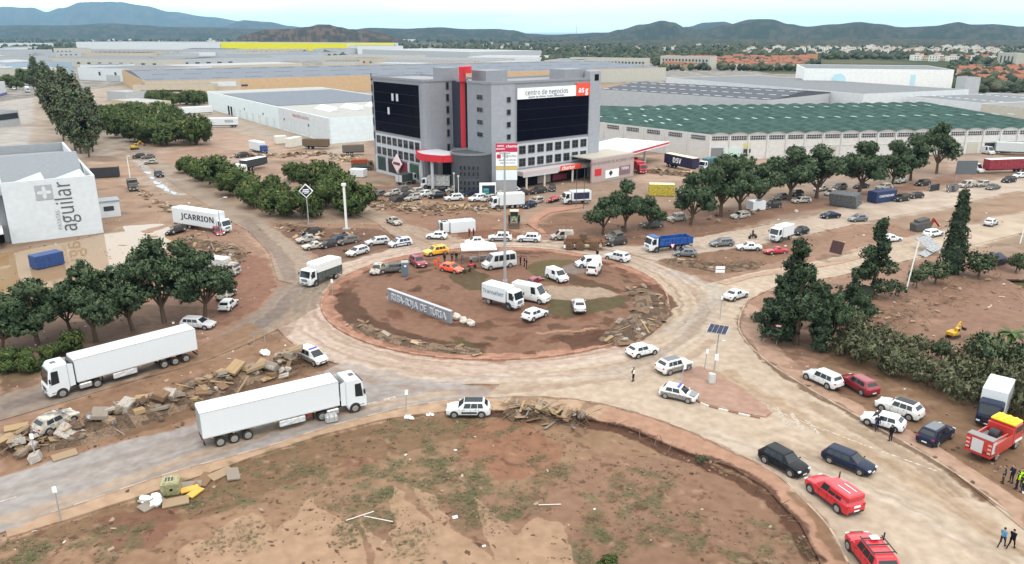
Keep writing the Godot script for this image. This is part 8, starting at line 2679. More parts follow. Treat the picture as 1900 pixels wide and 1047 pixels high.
	for q in [[V(22.76,0,-84.21),2.6,0.12,"slim white marker post at the tip of the traffic island"],[V(19.27,0,-81.23),1.9,0.35,"bent white guide sign behind the police car"],[V(-11.13,0,-73.29),2.6,0.1,"bent thin sign post at the lower pavement"],[V(-36.82,0,-54.35),3.2,0.0,"bare thin pole on the pavement by the field corner"],[V(-44.82,0,-64.4),2.6,0.05,"thin pole leaning in the white rubble"],[V(29.06,0,-101.67),3.4,0.02,"thin grey post on the ring opposite the pavement"],[V(-27.51,0,-112.75),2.2,0.0,"pale post at the island kerb beside the tarpaulin lorry"],[V(9.16,0,-133.57),2.0,0.15,"brown post stub on the far island kerb"],[V(43.99,0,-82.85),2.8,0.05,"rusty pole with a white tag amid the scrub"]]:
		o = thing("marker_post",q[3],"post",on(q[0]),0.3)
		pole_part(o,"pole",Vector3.ZERO,V(q[2] * 1.5,q[1],0),0.06,0.05,steel())
		panel("plate",V(q[2] * 1.4,q[1] - 0.3,0.06),V(0.32,0.55,0.04),white,o)
	o = thing("direction_sign","white two panel direction sign on two posts in the muddy strip","traffic sign",on(V(33.69,0,-120.15)))
	for x in [-0.5,0.5]: pole_part(o,"pole",V(x,0,0),V(x,2.2,0),0.05,0.05,steel())
	for y in [1.3,1.9]: panel("sign_panel",V(0,y,0.07),V(1.5,0.45,0.05),white,o)
	o = thing("sign_frame","grey bare sign frame on two legs at the wet road","traffic sign",on(V(-32.31,0,-92.22)))
	for x in [-0.7,0.7]: pole_part(o,"pole",V(x,0,0),V(x,1.7,0),0.05,0.05,steel())
	panel("sign_panel",V(0,1.65,0),V(1.6,0.4,0.05),mat("panel_mud_grey",0.3,0.25,0.2,0.8),o)
	o = thing("leaning_mast","thin white mast leaning beside the cypress","mast",on(V(60.31,0,-112.75)),0.0)
	pole_part(o,"pole",Vector3.ZERO,V(1.4,8.0,-1.2),0.12,0.09,mat("column_white"))
	o = thing("lamp_post","white lamp post cut by the picture edge past the cypress","lamp post",on(V(96.49,0,-142.54)))
	pole_part(o,"pole",Vector3.ZERO,V(0.6,8.0,0),0.12,0.09,mat("column_white"))
	for q in [[V(16.18,0,-171.79),"thin dark flag pole before the painted wall, shorter one"],[V(14.7,0,-174.63),"thin dark flag pole before the painted wall, taller one"]]:
		o = thing("flag_pole",q[1],"pole",on(q[0]))
		pole_part(o,"pole",Vector3.ZERO,V(0,9.5,0),0.07,0.05,mat("pole_dark",0.06,0.06,0.06,0.5))
		panel("foot",V(0,0.1,0),V(0.6,0.2,0.6),mat("concrete"),o)
	for q in [[V(-14.05,0,-186.31),"slim white lamp before the rotunda windows"],[V(-12.74,0,-182.47),"bare thin pole between the cars and the rotunda"]]:
		o = thing("lamp_post",q[1],"lamp post",on(q[0]))
		pole_part(o,"pole",Vector3.ZERO,V(0,5.6,0),0.07,0.06,mat("column_white"))
		m = MB.new()
		m.cyl(V(0,5.6,0),V(0,6.0,0),0.2,0.26,8)
		part("lamp_head",m.mesh(),mat("lamp_pale"),o)
	# totem of the business centre
	o = thing("totem_sign","tall totem of stacked red, white and yellow sign panels","sign",on(V(-1.33,0,-188.96)),0.1)
	panel("column",V(0,6.4,-0.15),V(5.0,12.8,0.5),mat("totem_grey",0.3,0.3,0.31,0.6),o)
	panel("sign_panel",V(0,11.7,0.16),V(5.3,2.0,0.12),mat("totem_red",0.5,0.015,0.06,0.5),o)
	panel("sign_panel",V(0,8.9,0.16),V(5.2,3.3,0.12),white,o)
	panel("sign_panel",V(0,6.75,0.16),V(5.2,0.8,0.12),mat("totem_gold",0.6,0.42,0.1,0.5),o)
	panel("sign_panel",V(0,5.0,0.16),V(5.2,2.5,0.12),mat("totem_ice",0.72,0.78,0.8,0.5),o)
	panel("red_square",V(-1.9,9.6,0.24),V(0.95,1.0,0.06),mat("sign_red"),o)
	words("lettering","charter",0.62,white,o,V(1.35,12.0,0.24),Basis.IDENTITY,0.04,true)
	words("lettering","SUPER",0.42,white,o,V(-1.5,12.1,0.24),Basis.IDENTITY,0.04,true)
	words("lettering","MERCADO",0.34,white,o,V(-1.5,11.4,0.24),Basis.IDENTITY,0.04,true)
	var ink := mat("sign_ink")
	words("lettering","negocios",0.62,ink,o,V(0.7,9.7,0.24))
	words("lettering","alquiler de oficinas",0.36,ink,o,V(0.2,8.7,0.24))
	words("lettering","despachos y locales",0.3,ink,o,V(0.2,8.0,0.24))
	# screen sign
	o = thing("screen_sign","white framed sign with a dark screen and teal blocks before the rotunda","sign",on(V(-5.87,0,-185.01)),0.1)
	panel("frame",V(0,1.9,0),V(4.0,3.8,0.4),white,o)
	panel("screen",V(0.2,1.9,0.22),V(3.1,2.6,0.06),mat("screen_navy",0.015,0.03,0.05,0.3),o)
	for k in 2: panel("teal_block",V(-0.4,2.2 - k * 0.75,0.27),V(1.3,0.55,0.04),mat("teal_block",0.05,0.3,0.3,0.5),o)
	# stone sign on the island
	island_sign()
	# tent
	o = thing("gazebo_tent","white gazebo tent on poles at the far side of the island","tent",on(V(-5.79,0,-129.13)),0.12)
	m = MB.new()
	m.extrude([Vector2(-3.0,2.3),Vector2(3.0,2.3),Vector2(3.0,2.45),Vector2(1.5,2.8),Vector2(-1.5,2.8),Vector2(-3.0,2.45)],4.2,0.06)
	part("canopy",m.mesh(25),mat("tent_white",0.78,0.78,0.78,0.8),o)
	for x in [-2.9,0.0,2.9]:
		for z in [-1.7,1.7]: pole_part(o,"pole",V(x,0,z),V(x,2.35,z),0.04,0.04,steel())
	for q in [[-0.9,0.3],[0.8,-0.4]]:
		panel("folding_table",V(q[0],0.72,q[1]),V(1.4,0.05,0.7),mat("table_pale",0.55,0.53,0.5,0.6),o)
		panel("table_leg",V(q[0],0.35,q[1]),V(1.2,0.7,0.06),steel(),o)
	# portable toilet
	o = thing("portable_toilet","blue grey portable toilet with a white roof on the island","portable toilet",on(V(-17.36,0,-120.44)),0.15)
	m = MB.new()
	m.soft_box(V(0,1.1,0),V(1.15,2.2,1.15),0.06)
	part("cabin",m.mesh(),mat("cabin_blue_grey",0.12,0.15,0.18,0.6),o)
	m = MB.new()
	m.soft_box(V(0,2.3,0),V(1.2,0.22,1.2),0.08)
	part("roof",m.mesh(),mat("roof_white"),o)
	panel("door",V(0,1.05,0.585),V(0.8,1.9,0.03),mat("cabin_door",0.1,0.125,0.155,0.6),o)
	panel("notice",V(0.05,1.75,0.61),V(0.35,0.25,0.02),white,o)
	# hoardings
	o = thing("hoarding","grey advertising hoarding on legs before the long red trailer","hoarding",on(V(120.43,0,-204.87)),0.0)
	for x in [-2.2,2.2]: pole_part(o,"pole",V(x,0,-0.2),V(x,5.0,-0.2),0.12,0.12,steel())
	panel("board",V(0,4.2,0),V(5.4,3.6,0.25),mat("hoarding_grey",0.13,0.14,0.15,0.7,0.0,t_mottle,3.0),o)
	o = thing("fallen_board","dark red board standing askew in the debris of the central strip","board",on(V(57.79,0,-133.22)),-0.25)
	panel("board",V(0,1.7,0),V(2.1,2.2,0.15),mat("board_dark_red",0.06,0.02,0.022,0.6,0.0,t_dirt,2.0),o,Basis(V(0,0,1),-0.2) * Basis(V(1,0,0),-0.2))
	for x in [-0.8,0.8]: pole_part(o,"pole",V(x,0,-0.1),V(x * 0.8,1.6,-0.2),0.05,0.05,steel())
	for i in 4:
		panel_thing(i)
	o = thing("machine_wreck","grey machine wreck with a red arm on the central strip","wreck",on(V(83.08,0,-152.69)),0.2)
	m = MB.new()
	m.soft_box(V(-0.6,1.0,0),V(3.6,1.8,2.0),0.15,Basis(V(0,0,1),0.15))
	m.box(V(-0.5,2.2,0),V(2.4,0.5,1.6),Basis(V(0,0,1),0.2))
	part("frame",m.mesh(),mat("wreck_grey",0.13,0.125,0.12,0.8,0.0,t_dirt,0.9),o)
	m = MB.new()
	m.bar(V(1.2,0.6,0.2),V(2.6,2.2,-0.4),0.45)
	m.bar(V(2.4,2.2,-0.3),V(3.4,0.8,0.4),0.35)
	part("arm",m.mesh(),mat("wreck_red",0.3,0.04,0.025,0.7,0.0,t_dirt,0.9),o)
	# waste bins and parcels at the lower kerb
	o = thing("waste_bin","yellow green bottle bank tipped on the pavement edge","bottle bank",on(V(-29.52,0,-58.56)),0.25)
	m = MB.new()
	m.soft_box(V(0,0.75,0),V(1.55,1.4,1.25),0.14)
	var bk := part("body",m.mesh(),mat("bin_yellow_green",0.36,0.34,0.18,0.6,0.0,t_dirt,1.2),o)
	o.transform.basis = o.transform.basis * Basis(V(1,0,0),0.12)
	m = MB.new()
	m.cyl(V(0.1,0.75,0.62),V(0.1,0.75,0.645),0.13,0.13,12)
	part("opening",m.mesh(),mat("void_dark"),bk)
	for i in 3: panel("stencil",V(-0.3 + i * 0.25,1.452,0),V(0.14,0.03,0.5),mat("sign_ink"),bk)
	o = thing("wrapped_pallet","white wrapped bale on the kerb beside the lorry wheels","bale",on(V(-18.54,0,-71.51)),0.4)
	m = MB.new()
	m.soft_box(V(0,0.42,0),V(1.25,0.84,0.95),0.16)
	part("bale",m.mesh(30),mat("wrap_white",0.5,0.5,0.5,0.5,0.0,t_dirt,0.5),o)
	for x in [-0.25,0.25]: panel("strap",V(x,0.43,0),V(0.06,0.86,0.97),mat("strap_grey",0.25,0.25,0.25,0.6),o)
	kerbs()
func panel_thing(i: int) -> void:
	var q: Vector3 = [V(76.02,0,-138.67),V(76.25,0,-137.18),V(76.48,0,-135.71),V(74.38,0,-134.28)][i]
	var o := thing("roofing_panel",["uppermost white roofing panel of the upturned stack","second white roofing panel of the upturned stack","third white roofing panel of the upturned stack","lowest white roofing panel of the upturned stack"][i],"roofing panel",on(q) + V(0,0.35 + (3 - i) * 0.5,0),0.5 + i * 0.07,"upturned roofing panels by the cypress")
	var m := MB.new()
	m.box(Vector3.ZERO,V(3.2,0.08,1.5))
	for k in 5: m.box(V(0,0.06,-0.7 + k * 0.34),V(3.2,0.06,0.08))
	part("sheet",m.mesh(),mat("roofing_white",0.42,0.43,0.44,0.5,0.0,t_dirt,2.0),o)
	o.transform.basis = o.transform.basis * Basis(V(1,0,0),0.3) * Basis(V(0,0,1),0.12)
func island_sign() -> void:
	var a := V(-18.2,0,-108.5)
	var b := V(-8.22,0,-98.74)
	var d := (b - a).normalized()
	var w := a.distance_to(b)
	var o := thing("lettered_wall","long grey wall with raised white place name on the island","sign",V(a.x,island_h(20.0),a.z),atan2(-d.z,d.x))
	var gm := mat("stone_grey",0.24,0.25,0.28,0.7,0.0,t_mottle,3.0)
	var m := MB.new()
	m.soft_box(V(w * 0.5,0.85,0),V(w,2.1,0.42),0.04)
	part("wall",m.mesh(),gm,o)
	m = MB.new()
	m.box(V(w * 0.5,1.94,0),V(w + 0.1,0.1,0.52))
	part("coping",m.mesh(),mat("coping_pale",0.42,0.42,0.44,0.7),o)
	# letters one by one,each a part
	var s := "RIBA-ROJA DE TÚRIA"
	var x := w * 0.07
	var step := w * 0.87 / s.length()
	for i in s.length():
		if s[i] != " ": words("letter",s[i],0.95,mat("letter_white",0.5,0.51,0.53,0.6),o,V(x + (i + 0.5) * step,1.05,0.3),Basis.IDENTITY,0.16)
	for k in 3:
		var rng := RandomNumberGenerator.new()
		rng.seed = k + 90
		m = MB.new()
		m.rock(V(0,0.3,0),V(0.75,0.5,0.6),rng,0.22)
		one("boulder",m.mesh(30),mat("pale_stone",0.55,0.48,0.42,0.8,0.0,t_mottle,1.0),["pale boulder touching the end of the lettered wall","pale boulder in the middle of three beyond the lettered wall","pale boulder farthest out from the lettered wall"][k],"boulder",on([V(-7.65,0,-100.19),V(-6.61,0,-98.95),V(-5.54,0,-98.13)][k]),k * 1.3,"boulders at the end of the lettered wall")
func kerbs() -> void:
	# red and white kerb stones of the traffic island
	var pts := curve(P([18.89,-79.39,20.3,-75.53,23.21,-73.41,25.93,-71.98]),0.5)
	var o := thing("kerb","painted red and white kerb along the traffic island","kerb")
	o.set_meta("kind","structure")
	var n := 0
	var acc := 0.0
	var i := 0
	while i + 2 < pts.size():
		var a: Vector2 = pts[i]
		var b: Vector2 = pts[i + 2]
		var m := MB.new()
		m.bar(V(a.x,0.12,a.y),V(b.x,0.12,b.y),0.16,0.16)
		part("kerb_stone",m.mesh(),mat("kerb_white",0.62,0.58,0.54,0.8) if n % 2 == 0 else mat("kerb_rust",0.24,0.13,0.1,0.8),o)
		n += 1
		i += 2
	# plain kerb stones along the lower pavement and round the island
	for l in [[P([-38.25,-55.39,-34.18,-58.81,-30.3,-61.95,-23.38,-66.39,-19,-69.92,-14.09,-73.05,-10.92,-74.77,-5.85,-76.3,0,-77.08,5.3,-76.82,10.38,-75.02,15.24,-71.63,19.48,-67.43,23.53,-61.95,24.75,-57.9,25.53,-53.27,25.24,-49.08]),0.19,"kerb of pale stones along the lower pavement"],[P([34.72,-108.5,31.77,-101.67,30.36,-95.57,30.82,-87.39,33.25,-79.25,37.21,-69.36,39.9,-62.32,41.33,-55.02]),0.17,"kerb of pale stones along the parked cars' pavement"]]:
		var p := curve(l[0],1.0)
		var k := thing("kerb",l[2],"kerb")
		k.set_meta("kind","structure")
		for j in p.size() - 1:
			var m := MB.new()
			m.bar(V(p[j].x,l[1] - 0.1,p[j].y),V3(p[j].lerp(p[j + 1],0.985),l[1] - 0.1),0.2,0.2)
			part("kerb_stone",m.mesh(),mat(["kerb_sand","kerb_sand_dark","kerb_sand_pale"][j * 7 % 3],[0.4,0.33,0.46][j * 7 % 3],[0.31,0.25,0.36][j * 7 % 3],[0.24,0.19,0.28][j * 7 % 3],0.85,0.0,t_grain,1.0),k)
	var k := thing("kerb","ring of brick toned kerb stones round the island","kerb")
	k.set_meta("kind","structure")
	for j in 140:
		var a := RC + Vector2.from_angle(TAU * j / 140.0) * 26.12
		var b := RC + Vector2.from_angle(TAU * (j + 0.97) / 140.0) * 26.12
		var m := MB.new()
		m.bar(V3(a,0.1),V3(b,0.1),0.25,0.22)
		part("kerb_stone",m.mesh(),mat(["kerb_brick","kerb_brick_dark","kerb_brick_pale"][j * 5 % 3],[0.36,0.28,0.42][j * 5 % 3],[0.21,0.16,0.26][j * 5 % 3],[0.15,0.11,0.19][j * 5 % 3],0.85,0.0,t_grain,1.0),k)
# ---------------------------------------------------------------- what the flood left
func build_debris() -> void:
	var rng := RandomNumberGenerator.new()
	rng.seed = 77
	var wood := [mat("plank_pale",0.33,0.24,0.155,0.85,0.0,t_grain,0.6),mat("plank_brown",0.22,0.14,0.085,0.85,0.0,t_grain,0.6),mat("plank_grey",0.27,0.23,0.19,0.85,0.0,t_grain,0.6),mat("plank_yellow",0.38,0.27,0.15,0.85,0.0,t_grain,0.6)]
	var sack := [mat("sack_white",0.48,0.43,0.38,0.8,0.0,t_dirt,0.8),mat("sack_sand",0.3,0.23,0.17,0.85,0.0,t_dirt,0.8),mat("sack_mud",0.16,0.11,0.08,0.9,0.0,t_dirt,0.8),mat("sack_grey",0.22,0.18,0.155,0.85,0.0,t_dirt,0.8)]
	var sacks := []
	for i in 5:
		var m := MB.new()
		m.rock(V(0,0.25,0),V(0.6,0.3 + 0.05 * i,0.45),rng,0.14 + 0.05 * (i % 3),8,5)
		sacks.append(m.mesh(30))
	var boards := []
	for i in 4:
		var m := MB.new()
		m.box(Vector3.ZERO,V([2.6,1.8,1.3,3.4][i],0.06,[0.35,0.8,0.9,0.22][i]))
		boards.append(m.mesh())
	var scraps := []
	var crates := []
	for q in [[1.5,0.7,0.9],[1.1,0.5,1.1],[1.9,0.35,1.2]]:
		var m := MB.new()
		m.soft_box(Vector3.ZERO,V(q[0],q[1],q[2]),0.04)
		m.box(V(0,q[1] * 0.5,0),V(q[0] * 0.8,0.06,q[2] * 0.3))
		crates.append(m.mesh())
	var sweep := func(line: Array,n: int,wide: float,high: float,kind: int,group: String,label: String,size := 1.0) -> void:
		for i in n:
			var t := rng.randf() * (line.size() - 1)
			var k := int(t)
			var a: Vector2 = line[k].lerp(line[k + 1],t - k)
			var off := rng.randfn() * 0.5
			var d: Vector2 = (line[k + 1] - line[k]).normalized()
			var p := a + Vector2(-d.y,d.x) * off * wide
			var y := gy(V3(p)) + high * maxf(0.0,1.0 - absf(off)) * rng.randf_range(0.7,1.2)
			var o: MeshInstance3D
			if group == "":
				scraps.append(Transform3D(Basis.from_euler(V(rng.randfn() * 0.25,rng.randf() * TAU,rng.randfn() * 0.25)).scaled(Vector3.ONE * rng.randf_range(0.6,1.35) * size),V3(p,y + 0.12)))
				continue
			if kind == 0: o = one("sack",sacks[rng.randi() % 5],sack[rng.randi() % 4],label,"sack",V3(p,y),rng.randf() * TAU,group)
			elif kind == 2: o = one("furniture_box",crates[rng.randi() % 3],wood[rng.randi() % 4] if i % 4 else sack[0],label,"furniture",V3(p,y + 0.25),rng.randf() * TAU,group)
			else: o = one("plank",boards[rng.randi() % 4],wood[rng.randi() % 4],label,"plank",V3(p,y + 0.15),rng.randf() * TAU,group)
			var s := rng.randf_range(0.6,1.35) * size
			o.transform.basis = o.transform.basis * Basis.from_euler(V(rng.randfn() * 0.25,0,rng.randfn() * 0.25)) * Basis.from_scale(Vector3.ONE * s)
	var ridge_line := P([-48.08,-65.58,-46.85,-67.43,-44.69,-68.28,-42.17,-69.58,-40.13,-72.1,-37.84,-74.52,-36.01,-77.08,-33.86,-79.25,-31.6,-81.52,-28.59,-83.9,-26.32,-86.1])
	sweep.call(ridge_line,70,2.4,1.2,0,"sacks in the long debris ridge between the lorries","muddy sack in the debris ridge between the two lorries",0.85)
	sweep.call(ridge_line,100,2.6,1.25,1,"planks in the long debris ridge between the lorries","broken plank in the debris ridge between the two lorries",0.85)
	sweep.call(ridge_line,44,2.2,1.3,2,"broken furniture in the long debris ridge","broken furniture box in the debris ridge between the two lorries")
	heap("debris_mound","muddy mound under the debris ridge between the lorries",ridge_line,3.0,1.1,rng)
	var pile := P([-0.56,-72.45,1.41,-73.29,3.37,-72.81,5.57,-72.1,7.17,-71.28])
	heap("debris_mound","brown heap of branches at the top of the field",pile,1.5,0.7,rng)
	sweep.call(pile,44,1.8,1.0,1,"planks in the heap at the top of the field","splintered plank in the heap at the top of the field",0.7)
	sweep.call(pile,8,1.5,0.6,0,"sacks in the heap at the top of the field","sack in the heap at the top of the field",0.7)
	var bank := P([12.43,-92.22,15.38,-95.96,18.24,-100.4,20.22,-105.44,20.36,-110.97,18.37,-114.06])
	heap("debris_mound","bank of flood debris along the far side rim of the island",bank,3.0,0.6,rng)
	sweep.call(bank,22,2.6,0.6,1,"planks in the bank on the island rim","plank or branch in the debris bank on the island rim",0.7)
	sweep.call(bank,18,2.4,0.6,0,"sacks in the bank on the island rim","pale sack in the debris bank on the island rim",0.8)
	var low := P([-21.51,-99.98,-17.81,-95.57,-13.12,-92.22,-8.14,-90.44,-4.04,-89.58])
	heap("debris_mound","low dark bank of weeds along the island's near rim",low,1.6,0.35,rng)
	sweep.call(low,16,1.8,0.3,1,"","",0.6)
	var off := P([-33.5,-182.5,-25.9,-174.6,-18.4,-172.9,-10.9,-171.8,-6.2,-175.2])
	sweep.call(off,220,5.0,0.2,1,"","",0.6)
	sweep.call(off,40,5.5,0.2,0,"sacks strewn before the office block","sack strewn before the office block",0.7)
	var strip_l := P([27.23,-129.8,32.48,-128.15,35.53,-125.58,41.76,-128.15])
	heap("debris_mound","brown grassy bank in the muddy central strip",strip_l,2.4,0.6,rng)
	sweep.call(strip_l,16,3.0,0.4,1,"","",0.6)
	var jc := P([-64.6,-145.37,-57.88,-141.36,-52.48,-137.55,-49.64,-132.18,-51.28,-128.8])
	heap("debris_mound","brown heap of wreckage below the lettered lorry",jc,2.6,0.8,rng)
	sweep.call(jc,40,3.5,0.9,1,"planks below the lettered lorry","broken plank in the wreckage below the lettered lorry",0.8)
	sweep.call(jc,18,3.2,0.6,0,"sacks below the lettered lorry","pale sack in the wreckage below the lettered lorry",0.8)
	var fence := P([-95.6,-195.9,-84.1,-180.6,-75.5,-169])
	sweep.call(fence,50,1.6,0.4,1,"","",0.7)
	var hedge := P([-47.93,-156.37,-42.87,-154.05,-36.95,-147.45,-27.45,-147.45])
	sweep.call(hedge,50,3.0,0.3,1,"","",0.6)
	var right := P([49.3,-104.31,51.18,-99.98,58.91,-106.6,68.45,-114.06,81.05,-122.51])
	sweep.call(right,80,7.0,0.2,1,"","",0.4)
	var yard := P([-91,-252.5,-75.9,-254.8,-62.6,-258.4,-48.6,-241.4])
	sweep.call(yard,170,5.0,0.4,1,"","",1.0)
	var fuel := P([39,-223.5,44.5,-219.9,49.9,-216.4])
	heap("debris_mound","brown heap beneath the purple trailer",fuel,3.0,1.0,rng)
	sweep.call(fuel,26,4.0,0.9,1,"","",1.0)
	var pines := P([20.89,-154.05,32.78,-158.76,44.2,-163.7,61.8,-174.6])
	sweep.call(pines,26,5.0,0.2,0,"sacks under the avenue pines","sack lying in the mud under the avenue pines",0.8)
	# single things near the lower pavement and on the field
	var b := MB.new()
	b.box(Vector3.ZERO,V(2.1,0.12,1.1))
	var sheet_m := b.mesh()
	var singles := [[V(-28.52,0,-56.94),"plank_pale","pale door panel lying before the bottle bank",0.4],[V(-30.43,0,-56.7),"plank_grey","long board beneath the white tarpaulin heap",1.0],[V(-26.28,0,-61.41),"plank_pale","broad pale board next to the pavement edge",0.9],[V(-25.21,0,-61.41),"plank_grey","grey board crossing the broad pale one",2.0],[V(-28.4,0,-59.4),"plank_grey","white edged board leaning beside the yellow sheets",0.2],[V(-27.37,0,-60.43),"plank_brown","brown board in the little heap past the bottle bank",1.5],[V(-50.08,0,-70.14),"plank_yellow","big tan panel at the picture edge behind the rubble",0.5],[V(-49.75,0,-68.28),"plank_pale","long tan plank leaning at the picture edge",0.35],[V(-42.14,0,-64.59),"plank_pale","tan plank propped against the wrecked white car",0.7]]
	for s in singles:
		var o := one("board",sheet_m,mat(s[1]),s[2],"board",on(s[0]) + V(0,0.15,0),s[3])
		o.transform.basis = o.transform.basis * Basis(V(1,0,0),0.12)
	for q in [[V(-28.07,0,-58.81),0.5],[V(-27.41,0,-58.31),1.2]]:
		var o := one("plastic_sheet",sheet_m,mat("plastic_orange",0.62,0.33,0.05,0.6),["orange yellow plastic sheet nearest the bottle bank","orange yellow plastic sheet under the other one"][0 if q[1] < 1 else 1],"plastic sheet",on(q[0]) + V(0,0.2,0),q[1],"orange sheets past the bottle bank")
		o.scale = V(0.7,1,0.7)
	for q in [[V(-30.8,0,-57.34),1.2,"white tarpaulin heap before the bottle bank"],[V(-30.65,0,-89.23),1.0,"white plastic heap at the end of the debris ridge"],[V(-10.87,0,-72.1),0.6,"small white bag at the bent sign post"],[V(-8.43,0,-72.81),0.4,"small grey bag on the edge of the field"]]:
		var m := MB.new()
		for k in 4: m.rock(V(rng.randfn() * 0.35,0.25,rng.randfn() * 0.3),V(0.5,0.3,0.4) * rng.randf_range(0.7,1.2),rng,0.3,8,5)
		one("plastic_heap",m.mesh(25),mat("plastic_white",0.72,0.72,0.7,0.5),q[2],"plastic heap",on(q[0]),0.0).scale = Vector3.ONE * q[1]
	for q in [[V(-12.53,0,-55.02),0.55,2.4,"white pipe lying on the field, first of a bent pair"],[V(-10.96,0,-54.64),-0.3,2.6,"white pipe meeting the other one at an angle"],[V(3.19,0,-56.7),0.05,1.9,"short brown pipe with white ends on the field"]]:
		var m := MB.new()
		m.cyl(V(-q[2] * 0.5,0.06,0),V(q[2] * 0.5,0.06,0),0.045,0.045,8)
		one("pipe",m.mesh(40),mat("pipe_pale",0.6,0.55,0.5,0.6),q[3],"pipe",on(q[0]),q[1])
	var sm := MultiMesh.new()
	sm.transform_format = MultiMesh.TRANSFORM_3D
	sm.use_colors = true
	sm.mesh = boards[1]
	sm.instance_count = scraps.size()
	for i in scraps.size():
		sm.set_instance_transform(i,scraps[i])
		sm.set_instance_color(i,[Color(0.4,0.28,0.17),Color(0.22,0.14,0.085),Color(0.3,0.25,0.2),Color(0.13,0.09,0.06)][i % 4])
	var so := MultiMeshInstance3D.new()
	so.name = "wood_debris"
	so.multimesh = sm
	so.material_override = mat("litter")
	add_child(so)
	tag(so,"scraps of boards scattered thinly over mud and yards","","","stuff")
	# litter too small and too much to count
	var m := MB.new()
	m.box(Vector3.ZERO,V(0.3,0.06,0.2))
	var mm := MultiMesh.new()
	mm.transform_format = MultiMesh.TRANSFORM_3D
	mm.use_colors = true
	mm.mesh = m.mesh()
	var xs := []
	for i in 1300:
		var p := px(rng.randf_range(-20,1920),rng.randf_range(330,1045) if i % 3 else rng.randf_range(340,480))
		if (inside(p,roads) > -5 and i % 12 != 0) or (p.y > -88 and absf(p.x) < 30 and i % 4): continue
		xs.append(Transform3D(Basis.from_euler(V(rng.randf() * 0.6,rng.randf() * TAU,rng.randf() * 0.6)).scaled(Vector3.ONE * rng.randf_range(0.4,1.6)),V3(p,gy(V3(p)) + 0.03)))
	mm.instance_count = xs.size()
	for i in xs.size():
		mm.set_instance_transform(i,xs[i])
		mm.set_instance_color(i,[Color(0.6,0.57,0.52),Color(0.3,0.22,0.16),Color(0.12,0.085,0.06),Color(0.42,0.34,0.26),Color(0.1,0.07,0.05)][i % 5])
	var o := MultiMeshInstance3D.new()
	o.name = "litter"
	o.multimesh = mm
	o.material_override = mat("litter")
	add_child(o)
	tag(o,"scraps of litter and clods strewn over the mud","","","stuff")
	# clods of mud on open ground
	m = MB.new()
	m.rock(V(0,0.2,0),V(1,0.5,0.8),rng,0.3,6,4)
	mm = MultiMesh.new()
	mm.transform_format = MultiMesh.TRANSFORM_3D
	mm.use_colors = true
	mm.mesh = m.mesh(40)
	xs = []
	for i in 9000:
		var p := px(rng.randf_range(-20,1560),rng.randf_range(770,1060)) if i < 5000 else (RC + Vector2.from_angle(rng.randf() * TAU) * 24.0 * sqrt(rng.randf()) if i < 6500 else px(rng.randf_range(-20,1920),rng.randf_range(380,900)))
		if gnoise.get_noise_2d(p.x * 0.9 + 50.0,p.y * 0.9) < 0.06 or inside(p,roads) > -5 or inside(p,pavements) > -5: continue
		xs.append(Transform3D(Basis(Vector3.UP,rng.randf() * TAU).scaled(Vector3.ONE * rng.randf_range(0.03,0.13) * (1.0 if i < 6500 else 1.8)),V3(p,gy(V3(p)) - 0.02)))
	mm.instance_count = xs.size()
	for i in xs.size():
		mm.set_instance_transform(i,xs[i])
		mm.set_instance_color(i,[Color(0.2,0.13,0.09),Color(0.24,0.16,0.11),Color(0.3,0.2,0.14),Color(0.15,0.1,0.07)][i % 4])
	var cl := MultiMeshInstance3D.new()
	cl.name = "mud_clods"
	cl.multimesh = mm
	cl.material_override = mat("heap_soil",1,1,1,0.95,0.0,t_dirt,1.2)
	add_child(cl)
	tag(cl,"clods of earth lying over the field and verges","","","stuff")
	# twigs and reeds in the banks
	m = MB.new()
	m.cyl(V(-0.6,0,0),V(0.6,0.1,0),0.025,0.015,4,false)
	mm = MultiMesh.new()
	mm.transform_format = MultiMesh.TRANSFORM_3D
	mm.use_colors = true
	mm.mesh = m.mesh()
	xs = []
	for l in [[ridge_line,1100,3.0],[pile,320,2.2],[bank,500,3.0],[low,320,2.4],[strip_l,320,3.4],[jc,320,4.0],[off,300,6.0],[hedge,200,4.0],[right,300,6.0],[fuel,150,4.0],[P([9.89,-70.93,14.97,-65.88,19.21,-62.32,21.86,-58.15,22.73,-53.91]),40,0.9]]:
		for i in l[1]:
			var t: float = rng.randf() * (l[0].size() - 1)
			var k := int(t)
			var p: Vector2 = l[0][k].lerp(l[0][k + 1],t - k) + Vector2(rng.randfn(),rng.randfn()) * 0.4 * l[2]
			if inside(p,roads) > -5: continue
			xs.append(Transform3D(Basis.from_euler(V(rng.randf() * 0.6,rng.randf() * TAU,rng.randfn() * 0.4)).scaled(Vector3.ONE * rng.randf_range(0.5,1.5)),V3(p,gy(V3(p)) + rng.randf() * 0.5)))
	mm.instance_count = xs.size()
	for i in xs.size():
		mm.set_instance_transform(i,xs[i])
		mm.set_instance_color(i,[Color(0.1,0.065,0.042),Color(0.15,0.1,0.065),Color(0.22,0.155,0.1),Color(0.06,0.04,0.028)][i % 4])
	o = MultiMeshInstance3D.new()
	o.name = "twig_debris"
	o.multimesh = mm
	o.material_override = mat("litter")
	add_child(o)
	tag(o,"broken reeds and twigs tangled in the debris banks","","","stuff")
